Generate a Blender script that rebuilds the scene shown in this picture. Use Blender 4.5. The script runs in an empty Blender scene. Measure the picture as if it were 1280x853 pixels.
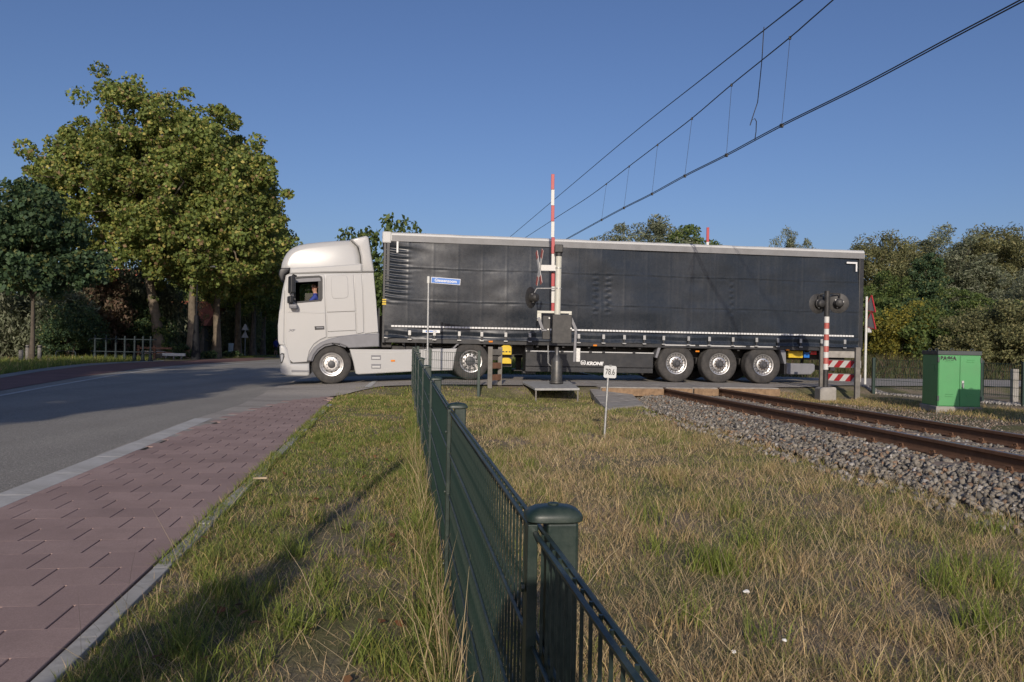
import bpy, bmesh, math, random
import numpy as np
from mathutils import Vector, Matrix

R = math.radians
scene = bpy.context.scene
COL = scene.collection
random.seed(7)
RNG = np.random.default_rng(11)

# ------------------------------------------------------------------ camera
F_PX, CX, CY = 1000.0, 640.0, 426.5          # focal length and centre in photo pixels (1280 x 853)
CAM = Vector((0.0, 0.0, 1.02))
CAM_ROT = Matrix.Rotation(R(90.2), 3, 'X') @ Matrix.Rotation(R(1.1), 3, 'Z')
cam_data = bpy.data.cameras.new('camera')
cam = bpy.data.objects.new('camera', cam_data)
COL.objects.link(cam)
cam.matrix_world = Matrix.Translation(CAM) @ CAM_ROT.to_4x4()
cam_data.sensor_width = 36.0
cam_data.lens = 36.0 * F_PX / 1280.0
cam_data.clip_start = 0.05
cam_data.clip_end = 5000.0
scene.camera = cam

# ------------------------------------------------------------------ sky and sun
SUN_ELEV, SUN_AZ = 20.0, 2.0                  # the light travels along +Y, 2 degrees towards +X
world = bpy.data.worlds.new('World')
scene.world = world
world.use_nodes = True
wn = world.node_tree.nodes
wl = world.node_tree.links
wn.clear()
sky = wn.new('ShaderNodeTexSky')
sky.sky_type = 'NISHITA'
sky.sun_disc = False
sky.sun_elevation = R(SUN_ELEV)
sky.sun_rotation = R(180.0 + SUN_AZ)
sky.altitude = 0.0
sky.air_density = 1.0
sky.dust_density = 1.5
sky.ozone_density = 4.3
bg = wn.new('ShaderNodeBackground')
bg.inputs['Strength'].default_value = 0.074
grade = wn.new('ShaderNodeMix')               # the photograph's white balance on the whole sky
grade.data_type = 'RGBA'; grade.blend_type = 'MULTIPLY'
grade.inputs[0].default_value = 1.0
grade.inputs[7].default_value = (1.0, 0.955, 1.10, 1.0)
wo = wn.new('ShaderNodeOutputWorld')
wl.new(sky.outputs[0], grade.inputs[6])
wl.new(grade.outputs[2], bg.inputs['Color'])
wl.new(bg.outputs[0], wo.inputs['Surface'])

sun_data = bpy.data.lights.new('sun', 'SUN')
sun_data.energy = 2.9
sun_data.angle = R(0.55)
sun_data.color = (1.0, 0.89, 0.75)
sun = bpy.data.objects.new('sun', sun_data)
COL.objects.link(sun)
_d = Vector((math.sin(R(SUN_AZ)) * math.cos(R(SUN_ELEV)), math.cos(R(SUN_AZ)) * math.cos(R(SUN_ELEV)), -math.sin(R(SUN_ELEV))))
sun.rotation_euler = _d.to_track_quat('-Z', 'Y').to_euler()
sun.location = (-2, -30, 12)

scene.view_settings.view_transform = 'Standard'
scene.view_settings.look = 'None'
scene.view_settings.exposure = 0.22
scene.view_settings.gamma = 1.0
scene.view_settings.use_curve_mapping = False

# ------------------------------------------------------------------ ground height
RAIL_K = -0.115                               # the track's drift in X per metre of Y
RAIL_X0, RAIL_Y0 = 4.42, 19.7                 # a point of the track's centre line
_rl = math.hypot(RAIL_K, 1.0)
RAIL_D = (RAIL_K / _rl, 1.0 / _rl)
RAIL_N = (1.0 / _rl, -RAIL_K / _rl)
ROAD_K = 0.149                                # slope of the crossing road's edges
ROAD_Y0, ROAD_W = 19.25, 6.6                  # near edge at X = 0, width in Y

def sst(a, b, t):
    t = np.clip((np.asarray(t, float) - a) / (b - a), 0.0, 1.0)
    return t * t * (3 - 2 * t)

def NE(x):
    """the crossing road's near edge: Y for a given X"""
    x = np.asarray(x, float)
    return ROAD_Y0 + ROAD_K*x + 0.25*np.clip(x-5.0, 0.0, 8.0)

def H(x, y):
    """height of the ground: fields a little lower than the crossing road"""
    x = np.asarray(x, float); y = np.asarray(y, float)
    e = y - NE(x)
    z = -0.2 - 0.07*sst(-1.5, 0.5, x) + 0.15*sst(7.5, 9.5, x)
    z = z + (0.2 + 0.07*sst(-1.5, 0.5, x)) * sst(-7.0, -1.0, x) * sst(-1.0, -0.1, e) * (1 - 0.45*sst(7.5, 10.0, x))
    z = z - 0.05 * sst(0.8, 3.0, x) * (1 - sst(14.0, 18.0, y)) * (1 - sst(5.5, 7.5, x))
    z = z - 0.012 * np.clip(y - 48.0, 0.0, 60.0) * (1 - sst(-10.0, -6.0, x))
    t = (x - RAIL_X0) * RAIL_N[0] + (y - RAIL_Y0) * RAIL_N[1]
    road = sst(-0.5, -0.1, e) * (1 - sst(ROAD_W + 0.1, ROAD_W + 0.5, y - ROAD_Y0 - ROAD_K*x))
    corr = (1 - sst(1.55, 2.1, np.abs(t))) * (1 - road)
    return z * (1 - corr) + (-0.36) * corr

def Hs(x, y):
    return float(H(x, y))

def ray(px, py):
    return CAM_ROT @ Vector(((px - CX) / F_PX, -(py - CY) / F_PX, -1.0))

def at(px, py, Y):
    """the world point at depth Y on a photo pixel's ray"""
    d = ray(px, py)
    return CAM + d * (Y / d.y)

def gp(px, py, off=0.0):
    """where a photo pixel's ray meets the ground"""
    d = ray(px, py)
    z = -0.1
    p = CAM
    for _ in range(40):
        t = (z - CAM.z) / d.z
        p = CAM + d * t
        z = 0.5 * z + 0.5 * (Hs(p.x, p.y) + off)
    return Vector((p.x, p.y, Hs(p.x, p.y) + off))

# ------------------------------------------------------------------ scene helpers
def link(o, parent=None):
    COL.objects.link(o)
    if parent is not None:
        o.parent = parent
    return o

def tag(o, label=None, cat=None, group=None, kind=None):
    if label: o['label'] = label
    if cat: o['category'] = cat
    if group: o['group'] = group
    if kind: o['kind'] = kind
    return o

def thing(name, label, cat, loc=(0, 0, 0), rz=0.0, group=None):
    o = bpy.data.objects.new(name, None)
    o.empty_display_size = 0.2
    COL.objects.link(o)
    o.location = loc
    o.rotation_euler = (0, 0, rz)
    return tag(o, label, cat, group)

def finish(me, smooth):
    if smooth:
        me.polygons.foreach_set('use_smooth', [True] * len(me.polygons))
        me.set_sharp_from_angle(angle=R(38))
    me.update()

def obj(name, me, parent=None, loc=None, rot=None):
    o = bpy.data.objects.new(name, me)
    link(o, parent)
    if loc is not None: o.location = loc
    if rot is not None: o.rotation_euler = rot
    return o

def copy_tree(o, parent=None):
    c = o.copy()
    COL.objects.link(c)
    c.parent = parent
    for ch in list(o.children):
        copy_tree(ch, c)
    return c

class MB:
    """collects shapes for one mesh"""
    def __init__(self):
        self.v = []; self.f = []; self.mi = []
    def add(self, vs, fs, m=0):
        b = len(self.v)
        self.v += [tuple(p) for p in vs]
        self.f += [tuple(b + i for i in q) for q in fs]
        self.mi += [m] * len(fs)
        return self
    def box(self, x0, x1, y0, y1, z0, z1, m=0):
        v = [(x0,y0,z0),(x1,y0,z0),(x1,y1,z0),(x0,y1,z0),(x0,y0,z1),(x1,y0,z1),(x1,y1,z1),(x0,y1,z1)]
        return self.add(v, [(0,3,2,1),(4,5,6,7),(0,1,5,4),(1,2,6,5),(2,3,7,6),(3,0,4,7)], m)
    def obox(self, c, ex, ey, ez, m=0):
        """box from a centre and three half-extent vectors"""
        c = Vector(c); ex = Vector(ex); ey = Vector(ey); ez = Vector(ez)
        v = []
        for sz in (-1, 1):
            for sx, sy in ((-1,-1),(1,-1),(1,1),(-1,1)):
                v.append(c + ex*sx + ey*sy + ez*sz)
        return self.add(v, [(0,3,2,1),(4,5,6,7),(0,1,5,4),(1,2,6,5),(2,3,7,6),(3,0,4,7)], m)
    def bar(self, p0, p1, w, h, m=0):
        p0 = Vector(p0); p1 = Vector(p1)
        d = (p1 - p0); L = d.length; d.normalize()
        up = Vector((0,0,1)) if abs(d.z) < 0.95 else Vector((0,1,0))
        s = d.cross(up).normalized(); u = s.cross(d)
        return self.obox((p0+p1)/2, d*L/2, s*w/2, u*h/2, m)
    def tube(self, pts, r, n=8, cap=True, m=0):
        pts = [Vector(p) for p in pts]
        rr = r if isinstance(r, (list, tuple)) else [r]*len(pts)
        vs = []; fs = []
        ref = None
        for i, p in enumerate(pts):
            d = (pts[min(i+1, len(pts)-1)] - pts[max(i-1, 0)]).normalized()
            if ref is None:
                ref = Vector((1,0,0)) if abs(d.x) < 0.9 else Vector((0,1,0))
            a = d.cross(ref).normalized(); b = d.cross(a).normalized()
            for k in range(n):
                t = 2*math.pi*k/n
                vs.append(p + (a*math.cos(t) + b*math.sin(t))*rr[i])
        for i in range(len(pts)-1):
            for k in range(n):
                k2 = (k+1) % n
                fs.append((i*n+k, i*n+k2, (i+1)*n+k2, (i+1)*n+k))
        if cap:
            fs.append(tuple(range(n-1, -1, -1)))
            fs.append(tuple((len(pts)-1)*n + k for k in range(n)))
        return self.add(vs, fs, m)
    def lathe(self, prof, o=(0,0,0), axis='Z', n=24, cap=True, m=0):
        """prof: list of (radius, height along axis)"""
        vs = []; fs = []
        for r, h in prof:
            for k in range(n):
                t = 2*math.pi*k/n
                a, b = r*math.cos(t), r*math.sin(t)
                if axis == 'Z': p = (a, b, h)
                elif axis == 'Y': p = (a, h, b)
                else: p = (h, a, b)
                vs.append((o[0]+p[0], o[1]+p[1], o[2]+p[2]))
        for i in range(len(prof)-1):
            for k in range(n):
                k2 = (k+1) % n
                fs.append((i*n+k, i*n+k2, (i+1)*n+k2, (i+1)*n+k))
        if cap:
            fs.append(tuple(range(n-1, -1, -1)))
            fs.append(tuple((len(prof)-1)*n + k for k in range(n)))
        return self.add(vs, fs, m)
    def prism(self, poly, y0, y1, m=0):
        """poly in (x, z), extruded along y"""
        n = len(poly)
        vs = [(x, y0, z) for x, z in poly] + [(x, y1, z) for x, z in poly]
        fs = [tuple(range(n)), tuple(range(2*n-1, n-1, -1))]
        for i in range(n):
            j = (i+1) % n
            fs.append((i, i+n, j+n, j))
        return self.add(vs, fs, m)
    def zprism(self, poly, z0, z1, m=0):
        n = len(poly)
        vs = [(x, y, z0) for x, y in poly] + [(x, y, z1) for x, y in poly]
        fs = [tuple(range(n-1, -1, -1)), tuple(range(n, 2*n))]
        for i in range(n):
            j = (i+1) % n
            fs.append((i, j, j+n, i+n))
        return self.add(vs, fs, m)
    def mesh(self, name, mats, smooth=False):
        me = bpy.data.meshes.new(name)
        me.from_pydata(self.v, [], self.f)
        bm = bmesh.new(); bm.from_mesh(me)
        bmesh.ops.recalc_face_normals(bm, faces=bm.faces)
        bm.to_mesh(me); bm.free()
        for m in (mats if isinstance(mats, (list, tuple)) else [mats]):
            me.materials.append(m)
        if any(self.mi):
            me.polygons.foreach_set('material_index', self.mi)
        finish(me, smooth)
        return me
    def build(self, name, mats, parent=None, smooth=False, bevel=0.0, loc=None, rot=None, seg=2):
        o = obj(name, self.mesh(name, mats, smooth), parent, loc, rot)
        if bevel:
            b = o.modifiers.new('bevel', 'BEVEL')
            b.width = bevel; b.segments = seg; b.limit_method = 'ANGLE'; b.angle_limit = R(30)
        return o

def offset_poly(poly, d):
    """poly moved inwards by d (poly counter-clockwise or clockwise)"""
    n = len(poly)
    area = sum(poly[i][0]*poly[(i+1)%n][1] - poly[(i+1)%n][0]*poly[i][1] for i in range(n))
    s = 1 if area > 0 else -1
    out = []
    for i in range(n):
        p0 = Vector(poly[i-1]); p1 = Vector(poly[i]); p2 = Vector(poly[(i+1)%n])
        a = (p1-p0); b = (p2-p1)
        if a.length < 1e-6 or b.length < 1e-6:
            out.append(tuple(p1)); continue
        a.normalize(); b.normalize()
        na = Vector((-a.y, a.x))*s; nb = Vector((-b.y, b.x))*s
        m = (na+nb)
        if m.length < 1e-4: m = na.copy()
        m.normalize()
        c = max(0.45, m.dot(na))
        q = p1 + m*(d/c)
        out.append((q.x, q.y))
    return out

def smooth_poly(poly, rounds=1, keep=0.25):
    for _ in range(rounds):
        out = []
        n = len(poly)
        for i in range(n):
            p = poly[i]; q = poly[(i+1)%n]
            out.append((p[0]*(1-keep)+q[0]*keep, p[1]*(1-keep)+q[1]*keep))
            out.append((p[0]*keep+q[0]*(1-keep), p[1]*keep+q[1]*(1-keep)))
        poly = out
    return poly

def shell(name, poly, y0, y1, r, mats, parent, holes=(), segs=3, taper=None, smooth=True, both=True, flip=False):
    """a hollow body: an (x, z) outline between the planes y0 and y1 with rounded rims, holes cut in both flat sides"""
    n = len(poly)
    front = [(y0 + r*(1-math.cos(math.pi/2*i/segs)), r*(1-math.sin(math.pi/2*i/segs))) for i in range(segs+1)]
    seq = front + [(y0+y1-y, d) for y, d in reversed(front)]
    bm = bmesh.new()
    vr = []
    for y, d in seq:
        pp = offset_poly(poly, d) if d > 1e-6 else poly
        ring = []
        for x, z in pp:
            yy = y
            if taper: yy = taper(x, y, z)
            ring.append(bm.verts.new((x, yy, z)))
        vr.append(ring)
    for i in range(len(vr)-1):
        for k in range(n):
            k2 = (k+1) % n
            bm.faces.new((vr[i][k], vr[i+1][k], vr[i+1][k2], vr[i][k2]))
    for ring, yy in ((vr[0], y0), (vr[-1], y1)):
        edges = []
        for k in range(n):
            e = bm.edges.get((ring[k], ring[(k+1)%n]))
            edges.append(e)
        for h in holes:
            hv = [bm.verts.new((x, taper(x, yy, z) if taper else yy, z)) for x, z in h]
            for k in range(len(hv)):
                edges.append(bm.edges.new((hv[k], hv[(k+1)%len(hv)])))
        bmesh.ops.triangle_fill(bm, use_beauty=True, use_dissolve=False, edges=edges)
    bmesh.ops.recalc_face_normals(bm, faces=bm.faces)
    if flip:
        bmesh.ops.reverse_faces(bm, faces=bm.faces)
    me = bpy.data.meshes.new(name)
    bm.to_mesh(me); bm.free()
    me.materials.append(mats)
    finish(me, smooth)
    return obj(name, me, parent)

def plate(name, poly, y_face, depth, mat, parent, hole=None, bev=0.008):
    """a panel with its face at y_face, standing depth proud of what is behind, with a bevelled rim"""
    bm = bmesh.new()
    n = len(poly)
    inner = offset_poly(poly, bev)
    a = [bm.verts.new((x, y_face, z)) for x, z in inner]
    b = [bm.verts.new((x, y_face+bev*0.8, z)) for x, z in poly]
    c = [bm.verts.new((x, y_face+depth, z)) for x, z in poly]
    for k in range(n):
        j = (k+1) % n
        bm.faces.new((a[k], b[k], b[j], a[j]))
        bm.faces.new((b[k], c[k], c[j], b[j]))
    edges = [bm.edges.get((a[k], a[(k+1)%n])) for k in range(n)]
    if hole:
        m = len(hole)
        outer_h = offset_poly(hole, -bev)
        h0 = [bm.verts.new((x, y_face, z)) for x, z in outer_h]
        h1 = [bm.verts.new((x, y_face+bev, z)) for x, z in hole]
        h2 = [bm.verts.new((x, y_face+depth, z)) for x, z in hole]
        for k in range(m):
            j = (k+1) % m
            bm.faces.new((h0[k], h1[k], h1[j], h0[j]))
            bm.faces.new((h1[k], h2[k], h2[j], h1[j]))
        edges += [bm.edges.get((h0[k], h0[(k+1)%m])) for k in range(m)]
    bmesh.ops.triangle_fill(bm, use_beauty=True, use_dissolve=False, edges=edges)
    bmesh.ops.recalc_face_normals(bm, faces=bm.faces)
    me = bpy.data.meshes.new(name)
    bm.to_mesh(me); bm.free()
    me.materials.append(mat)
    finish(me, True)
    return obj(name, me, parent)

def text_obj(name, s, size, mat, parent, loc, rot, depth=0.0015, shear=0.0, sx=1.0, bold=0.0, align='LEFT'):
    cu = bpy.data.curves.new(name, 'FONT')
    cu.body = s; cu.size = size; cu.extrude = depth; cu.shear = shear; cu.offset = bold
    cu.align_x = align
    tmp = bpy.data.objects.new('tmp_text', cu)
    COL.objects.link(tmp)
    bpy.context.view_layer.update()
    me = bpy.data.meshes.new_from_object(tmp.evaluated_get(bpy.context.evaluated_depsgraph_get()))
    bpy.data.objects.remove(tmp)
    me.materials.clear(); me.materials.append(mat)
    o = obj(name, me, parent, loc, rot)
    o.scale = (sx, 1, 1)
    return o

def np_mesh(name, verts, loop_tot, loops, mats, cols=None, smooth=False):
    """verts (N,3), loop_tot (F,), loops (sum,) as arrays"""
    me = bpy.data.meshes.new(name)
    me.vertices.add(len(verts)); me.vertices.foreach_set('co', np.ascontiguousarray(verts, np.float32).ravel())
    me.loops.add(len(loops)); me.loops.foreach_set('vertex_index', np.ascontiguousarray(loops, np.int32).ravel())
    me.polygons.add(len(loop_tot))
    start = np.concatenate(([0], np.cumsum(loop_tot)[:-1])).astype(np.int32)
    me.polygons.foreach_set('loop_start', start)
    for m in (mats if isinstance(mats, (list, tuple)) else [mats]):
        me.materials.append(m)
    if cols is not None:
        ca = me.color_attributes.new('Col', 'FLOAT_COLOR', 'POINT')
        c4 = np.ones((len(verts), 4), np.float32); c4[:, :3] = cols
        ca.data.foreach_set('color', c4.ravel())
    me.update(calc_edges=True)
    me.validate()
    if smooth:
        me.polygons.foreach_set('use_smooth', [True]*len(me.polygons))
    return me

# ------------------------------------------------------------------ materials
def new_mat(name):
    m = bpy.data.materials.new(name)
    m.use_nodes = True
    nt = m.node_tree
    return m, nt, nt.nodes['Principled BSDF']

def coords(nt, scale=1.0):
    tc = nt.nodes.new('ShaderNodeTexCoord')
    mp = nt.nodes.new('ShaderNodeMapping')
    s = scale if isinstance(scale, (tuple, list)) else (scale,)*3
    mp.inputs['Scale'].default_value = s
    nt.links.new(tc.outputs['Object'], mp.inputs['Vector'])
    return mp.outputs['Vector']

def wcoords(nt, scale=1.0):
    g = nt.nodes.new('ShaderNodeNewGeometry')
    mp = nt.nodes.new('ShaderNodeMapping')
    s = scale if isinstance(scale, (tuple, list)) else (scale,)*3
    mp.inputs['Scale'].default_value = s
    nt.links.new(g.outputs['Position'], mp.inputs['Vector'])
    return mp.outputs['Vector']

def noise(nt, vec, scale, detail=6.0, rough=0.6):
    n = nt.nodes.new('ShaderNodeTexNoise')
    n.inputs['Scale'].default_value = scale
    n.inputs['Detail'].default_value = detail
    n.inputs['Roughness'].default_value = rough
    if vec is not None: nt.links.new(vec, n.inputs['Vector'])
    return n.outputs['Fac']

def ramp(nt, fac, stops):
    r = nt.nodes.new('ShaderNodeValToRGB')
    e = r.color_ramp.elements
    e[0].position, e[1].position = stops[0][0], stops[-1][0]
    def c4(c):
        return (c, c, c, 1) if isinstance(c, (int, float)) else (*c, 1)
    e[0].color, e[1].color = c4(stops[0][1]), c4(stops[-1][1])
    for p, c in stops[1:-1]:
        q = e.new(p); q.color = c4(c)
    nt.links.new(fac, r.inputs['Fac'])
    return r.outputs['Color']

def mixc(nt, fac, a, b, mode='MIX'):
    m = nt.nodes.new('ShaderNodeMix')
    m.data_type = 'RGBA'; m.blend_type = mode
    for sock, val in ((m.inputs[0], fac), (m.inputs[6], a), (m.inputs[7], b)):
        if isinstance(val, bpy.types.NodeSocket): nt.links.new(val, sock)
        elif isinstance(val, (int, float)): sock.default_value = val if sock.type == 'VALUE' else (val, val, val, 1)
        else: sock.default_value = (*val, 1)
    return m.outputs[2]

def bump(nt, b, fac, strength, dist):
    n = nt.nodes.new('ShaderNodeBump')
    n.inputs['Strength'].default_value = strength
    n.inputs['Distance'].default_value = dist
    nt.links.new(fac, n.inputs['Height'])
    nt.links.new(n.outputs[0], b.inputs['Normal'])

def surf(name, col, rough=0.5, metal=0.0, var=0.12, vscale=6.0, spec=0.5, bmp=0.0, bscale=60.0, bdist=0.003, coat=0.0, dirt=None, dscale=2.0, damt=0.4):
    """a plain surface with faint mottling, optional dirt patches and fine relief"""
    m, nt, b = new_mat(name)
    v = coords(nt)
    n1 = noise(nt, v, vscale)
    lo = tuple(c*(1-var) for c in col); hi = tuple(min(1, c*(1+var)) for c in col)
    c = ramp(nt, n1, [(0.3, lo), (0.7, hi)])
    if dirt:
        n2 = noise(nt, v, dscale, 8, 0.7)
        f = ramp(nt, n2, [(0.45, 0.0), (0.75, damt)])
        c = mixc(nt, f, c, dirt)
    nt.links.new(c, b.inputs['Base Color'])
    b.inputs['Roughness'].default_value = rough
    b.inputs['Metallic'].default_value = metal
    b.inputs['Specular IOR Level'].default_value = spec
    if coat:
        b.inputs['Coat Weight'].default_value = coat
        b.inputs['Coat Roughness'].default_value = 0.08
    if bmp:
        bump(nt, b, noise(nt, v, bscale, 4), bmp, bdist)
    return m

M = {}
M['white_paint'] = surf('white_paint', (0.47, 0.468, 0.462), 0.30, var=0.015, vscale=2.0, coat=0.35, dirt=(0.45, 0.41, 0.35), dscale=1.3, damt=0.10)
M['white_trim'] = surf('white_trim', (0.54, 0.54, 0.53), 0.45, var=0.03, dirt=(0.4, 0.37, 0.32), dscale=3, damt=0.3)
M['grey_plastic'] = surf('grey_plastic', (0.20, 0.20, 0.215), 0.5, var=0.08)
M['black_plastic'] = surf('black_plastic', (0.022, 0.022, 0.025), 0.45, var=0.2, vscale=9)
M['black_metal'] = surf('black_metal', (0.026, 0.027, 0.030), 0.42, var=0.25, vscale=8, bmp=0.2, bscale=90, dirt=(0.10, 0.09, 0.08), dscale=5, damt=0.3)
M['dark_chassis'] = surf('dark_chassis', (0.028, 0.028, 0.03), 0.6, var=0.4, vscale=6, dirt=(0.12, 0.10, 0.085), dscale=4, damt=0.4)
M['tyre'] = surf('tyre', (0.045, 0.043, 0.042), 0.85, var=0.15, vscale=12, bmp=0.25, bscale=80, dirt=(0.13, 0.115, 0.10), dscale=3, damt=0.5)
M['rim'] = surf('rim', (0.62, 0.61, 0.60), 0.36, metal=0.85, var=0.08, vscale=14, dirt=(0.20, 0.16, 0.13), dscale=9, damt=0.4)
M['rusty_hub'] = surf('rusty_hub', (0.16, 0.10, 0.065), 0.75, var=0.4, vscale=40)
M['dark_hub'] = surf('dark_hub', (0.07, 0.07, 0.075), 0.5, var=0.2, vscale=30)
M['galv'] = surf('galvanised', (0.46, 0.46, 0.45), 0.45, metal=0.55, var=0.25, vscale=30, bmp=0.15, bscale=120)
M['pole_white'] = surf('pole_white', (0.66, 0.66, 0.62), 0.5, var=0.06, dirt=(0.34, 0.32, 0.27), dscale=4, damt=0.35)
M['cream_post'] = surf('cream_post', (0.62, 0.61, 0.53), 0.5, var=0.05, dirt=(0.35, 0.32, 0.24), dscale=5, damt=0.35)
M['signal_black'] = surf('signal_black', (0.032, 0.031, 0.031), 0.55, var=0.25, vscale=12, dirt=(0.10, 0.09, 0.08), dscale=6, damt=0.35)
M['pedestal'] = surf('pedestal', (0.10, 0.10, 0.10), 0.42, metal=0.5, var=0.3, vscale=6, dirt=(0.2, 0.17, 0.13), dscale=8, damt=0.4)
M['red_sign'] = surf('red_sign', (0.42, 0.022, 0.03), 0.45, var=0.06, dirt=(0.3, 0.2, 0.17), dscale=6, damt=0.2)
M['red_faded'] = surf('red_faded', (0.46, 0.105, 0.085), 0.5, var=0.06, dirt=(0.5, 0.35, 0.3), dscale=6, damt=0.3)
M['white_faded'] = surf('white_faded', (0.66, 0.65, 0.62), 0.5, var=0.03, dirt=(0.5, 0.46, 0.4), dscale=6, damt=0.25)
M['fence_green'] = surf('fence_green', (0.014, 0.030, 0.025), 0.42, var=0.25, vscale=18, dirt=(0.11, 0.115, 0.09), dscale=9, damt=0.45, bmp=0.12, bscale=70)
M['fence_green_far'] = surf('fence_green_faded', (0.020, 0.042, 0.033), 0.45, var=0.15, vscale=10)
M['old_wood'] = surf('old_wood', (0.20, 0.185, 0.165), 0.85, var=0.3, vscale=5, bmp=0.4, bscale=50, dirt=(0.09, 0.085, 0.075), dscale=6, damt=0.6)
M['concrete'] = surf('concrete', (0.34, 0.32, 0.29), 0.9, var=0.18, vscale=7, bmp=0.4, bscale=60, dirt=(0.17, 0.16, 0.12), dscale=4, damt=0.6)
M['grey_platform'] = surf('platform_grey', (0.33, 0.33, 0.32), 0.6, var=0.15, vscale=10, dirt=(0.2, 0.18, 0.15), dscale=6, damt=0.5)
M['cabinet_green'] = surf('cabinet_green', (0.078, 0.315, 0.11), 0.5, var=0.05, vscale=5, dirt=(0.12, 0.24, 0.12), dscale=3, damt=0.2)
M['cabinet_dark'] = surf('cabinet_dark', (0.05, 0.06, 0.062), 0.55, var=0.12)
M['rust_rail'] = surf('rust_rail', (0.145, 0.072, 0.038), 0.8, var=0.3, vscale=14, bmp=0.35, bscale=80, dirt=(0.07, 0.042, 0.028), dscale=7, damt=0.6)
M['rail_top'] = surf('rail_top', (0.34, 0.27, 0.22), 0.35, metal=0.8, var=0.2, vscale=25)
M['sleeper'] = surf('sleeper', (0.24, 0.19, 0.15), 0.9, var=0.3, vscale=9, bmp=0.4, bscale=50, dirt=(0.12, 0.08, 0.055), dscale=5, damt=0.6)
M['deck'] = surf('crossing_slab', (0.32, 0.30, 0.27), 0.85, var=0.2, vscale=5, bmp=0.3, bscale=50, dirt=(0.16, 0.12, 0.09), dscale=4, damt=0.5)
M['deck_edge'] = surf('slab_edge', (0.26, 0.17, 0.10), 0.9, var=0.3, vscale=12, bmp=0.4, bscale=40)
M['yellow'] = surf('yellow', (0.72, 0.50, 0.03), 0.5, var=0.08, dirt=(0.3, 0.22, 0.05), dscale=7, damt=0.3)
M['orange_lens'] = surf('orange_lens', (0.75, 0.24, 0.02), 0.25, var=0.05)
M['red_lens'] = surf('red_lens', (0.5, 0.02, 0.02), 0.25, var=0.05)
M['clear_lens'] = surf('clear_lens', (0.35, 0.36, 0.38), 0.12, var=0.1, coat=0.5)
M['reflective'] = surf('reflective_tape', (0.75, 0.75, 0.74), 0.35, var=0.1, vscale=40)
M['white_print'] = surf('white_print', (0.8, 0.8, 0.79), 0.5, var=0.02)
M['black_print'] = surf('black_print', (0.015, 0.015, 0.016), 0.6, var=0.1)
M['sign_blue'] = surf('sign_blue', (0.018, 0.16, 0.56), 0.4, var=0.03)
M['sign_grey'] = surf('sign_grey', (0.56, 0.57, 0.57), 0.5, var=0.04)
M['wire'] = surf('wire', (0.03, 0.028, 0.027), 0.6, var=0.2)
M['cab_interior'] = surf('cab_interior', (0.045, 0.045, 0.048), 0.8, var=0.2)
M['seat'] = surf('seat_cloth', (0.05, 0.05, 0.055), 0.9, var=0.2)
M['skin'] = surf('skin', (0.52, 0.29, 0.20), 0.55, var=0.06)
M['hair'] = surf('hair', (0.035, 0.026, 0.02), 0.7, var=0.2)
M['shirt_blue'] = surf('shirt_blue', (0.035, 0.06, 0.30), 0.8, var=0.1)
M['trousers'] = surf('trousers', (0.04, 0.045, 0.06), 0.85, var=0.15)
M['iron_blue'] = surf('iron_blue', (0.016, 0.027, 0.031), 0.75, var=0.2, vscale=8)
M['lamp_black'] = surf('lamp_black', (0.010, 0.011, 0.014), 0.75, var=0.2, spec=0.25)
M['white_wood'] = surf('white_wood', (0.62, 0.62, 0.58), 0.6, var=0.1, dirt=(0.35, 0.35, 0.3), dscale=5, damt=0.3)
M['brown_wood'] = surf('brown_wood', (0.20, 0.10, 0.06), 0.8, var=0.2)
M['brick_wall'] = surf('house_brick', (0.30, 0.16, 0.11), 0.9, var=0.25, vscale=12)
M['roof_red'] = surf('roof_red', (0.34, 0.11, 0.06), 0.85, var=0.25, vscale=6)
M['paper'] = surf('paper', (0.8, 0.8, 0.78), 0.8, var=0.05)
M['bark'] = surf('bark', (0.14, 0.11, 0.08), 0.95, var=0.45, vscale=3.5, bmp=0.5, bscale=14, bdist=0.02, dirt=(0.24, 0.21, 0.15), dscale=1.6, damt=0.7)
M['bark_dark'] = surf('bark_dark', (0.10, 0.082, 0.062), 0.95, var=0.3, vscale=4, bmp=0.5, bscale=14, bdist=0.02)
M['glass'] = None

def glass_mat():
    m, nt, b = new_mat('cab_glass')
    nt.nodes.remove(b)
    out = nt.nodes['Material Output']
    tr = nt.nodes.new('ShaderNodeBsdfTransparent'); tr.inputs[0].default_value = (0.80, 0.84, 0.83, 1)
    gl = nt.nodes.new('ShaderNodeBsdfGlossy'); gl.inputs['Roughness'].default_value = 0.02
    fr = nt.nodes.new('ShaderNodeFresnel'); fr.inputs[0].default_value = 1.5
    mx = nt.nodes.new('ShaderNodeMixShader')
    nt.links.new(fr.outputs[0], mx.inputs[0]); nt.links.new(tr.outputs[0], mx.inputs[1]); nt.links.new(gl.outputs[0], mx.inputs[2])
    nt.links.new(mx.outputs[0], out.inputs['Surface'])
    return m
M['glass'] = glass_mat()
M['dark_glass'] = surf('dark_glass', (0.012, 0.014, 0.017), 0.06, var=0.1, coat=0.4)

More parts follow.
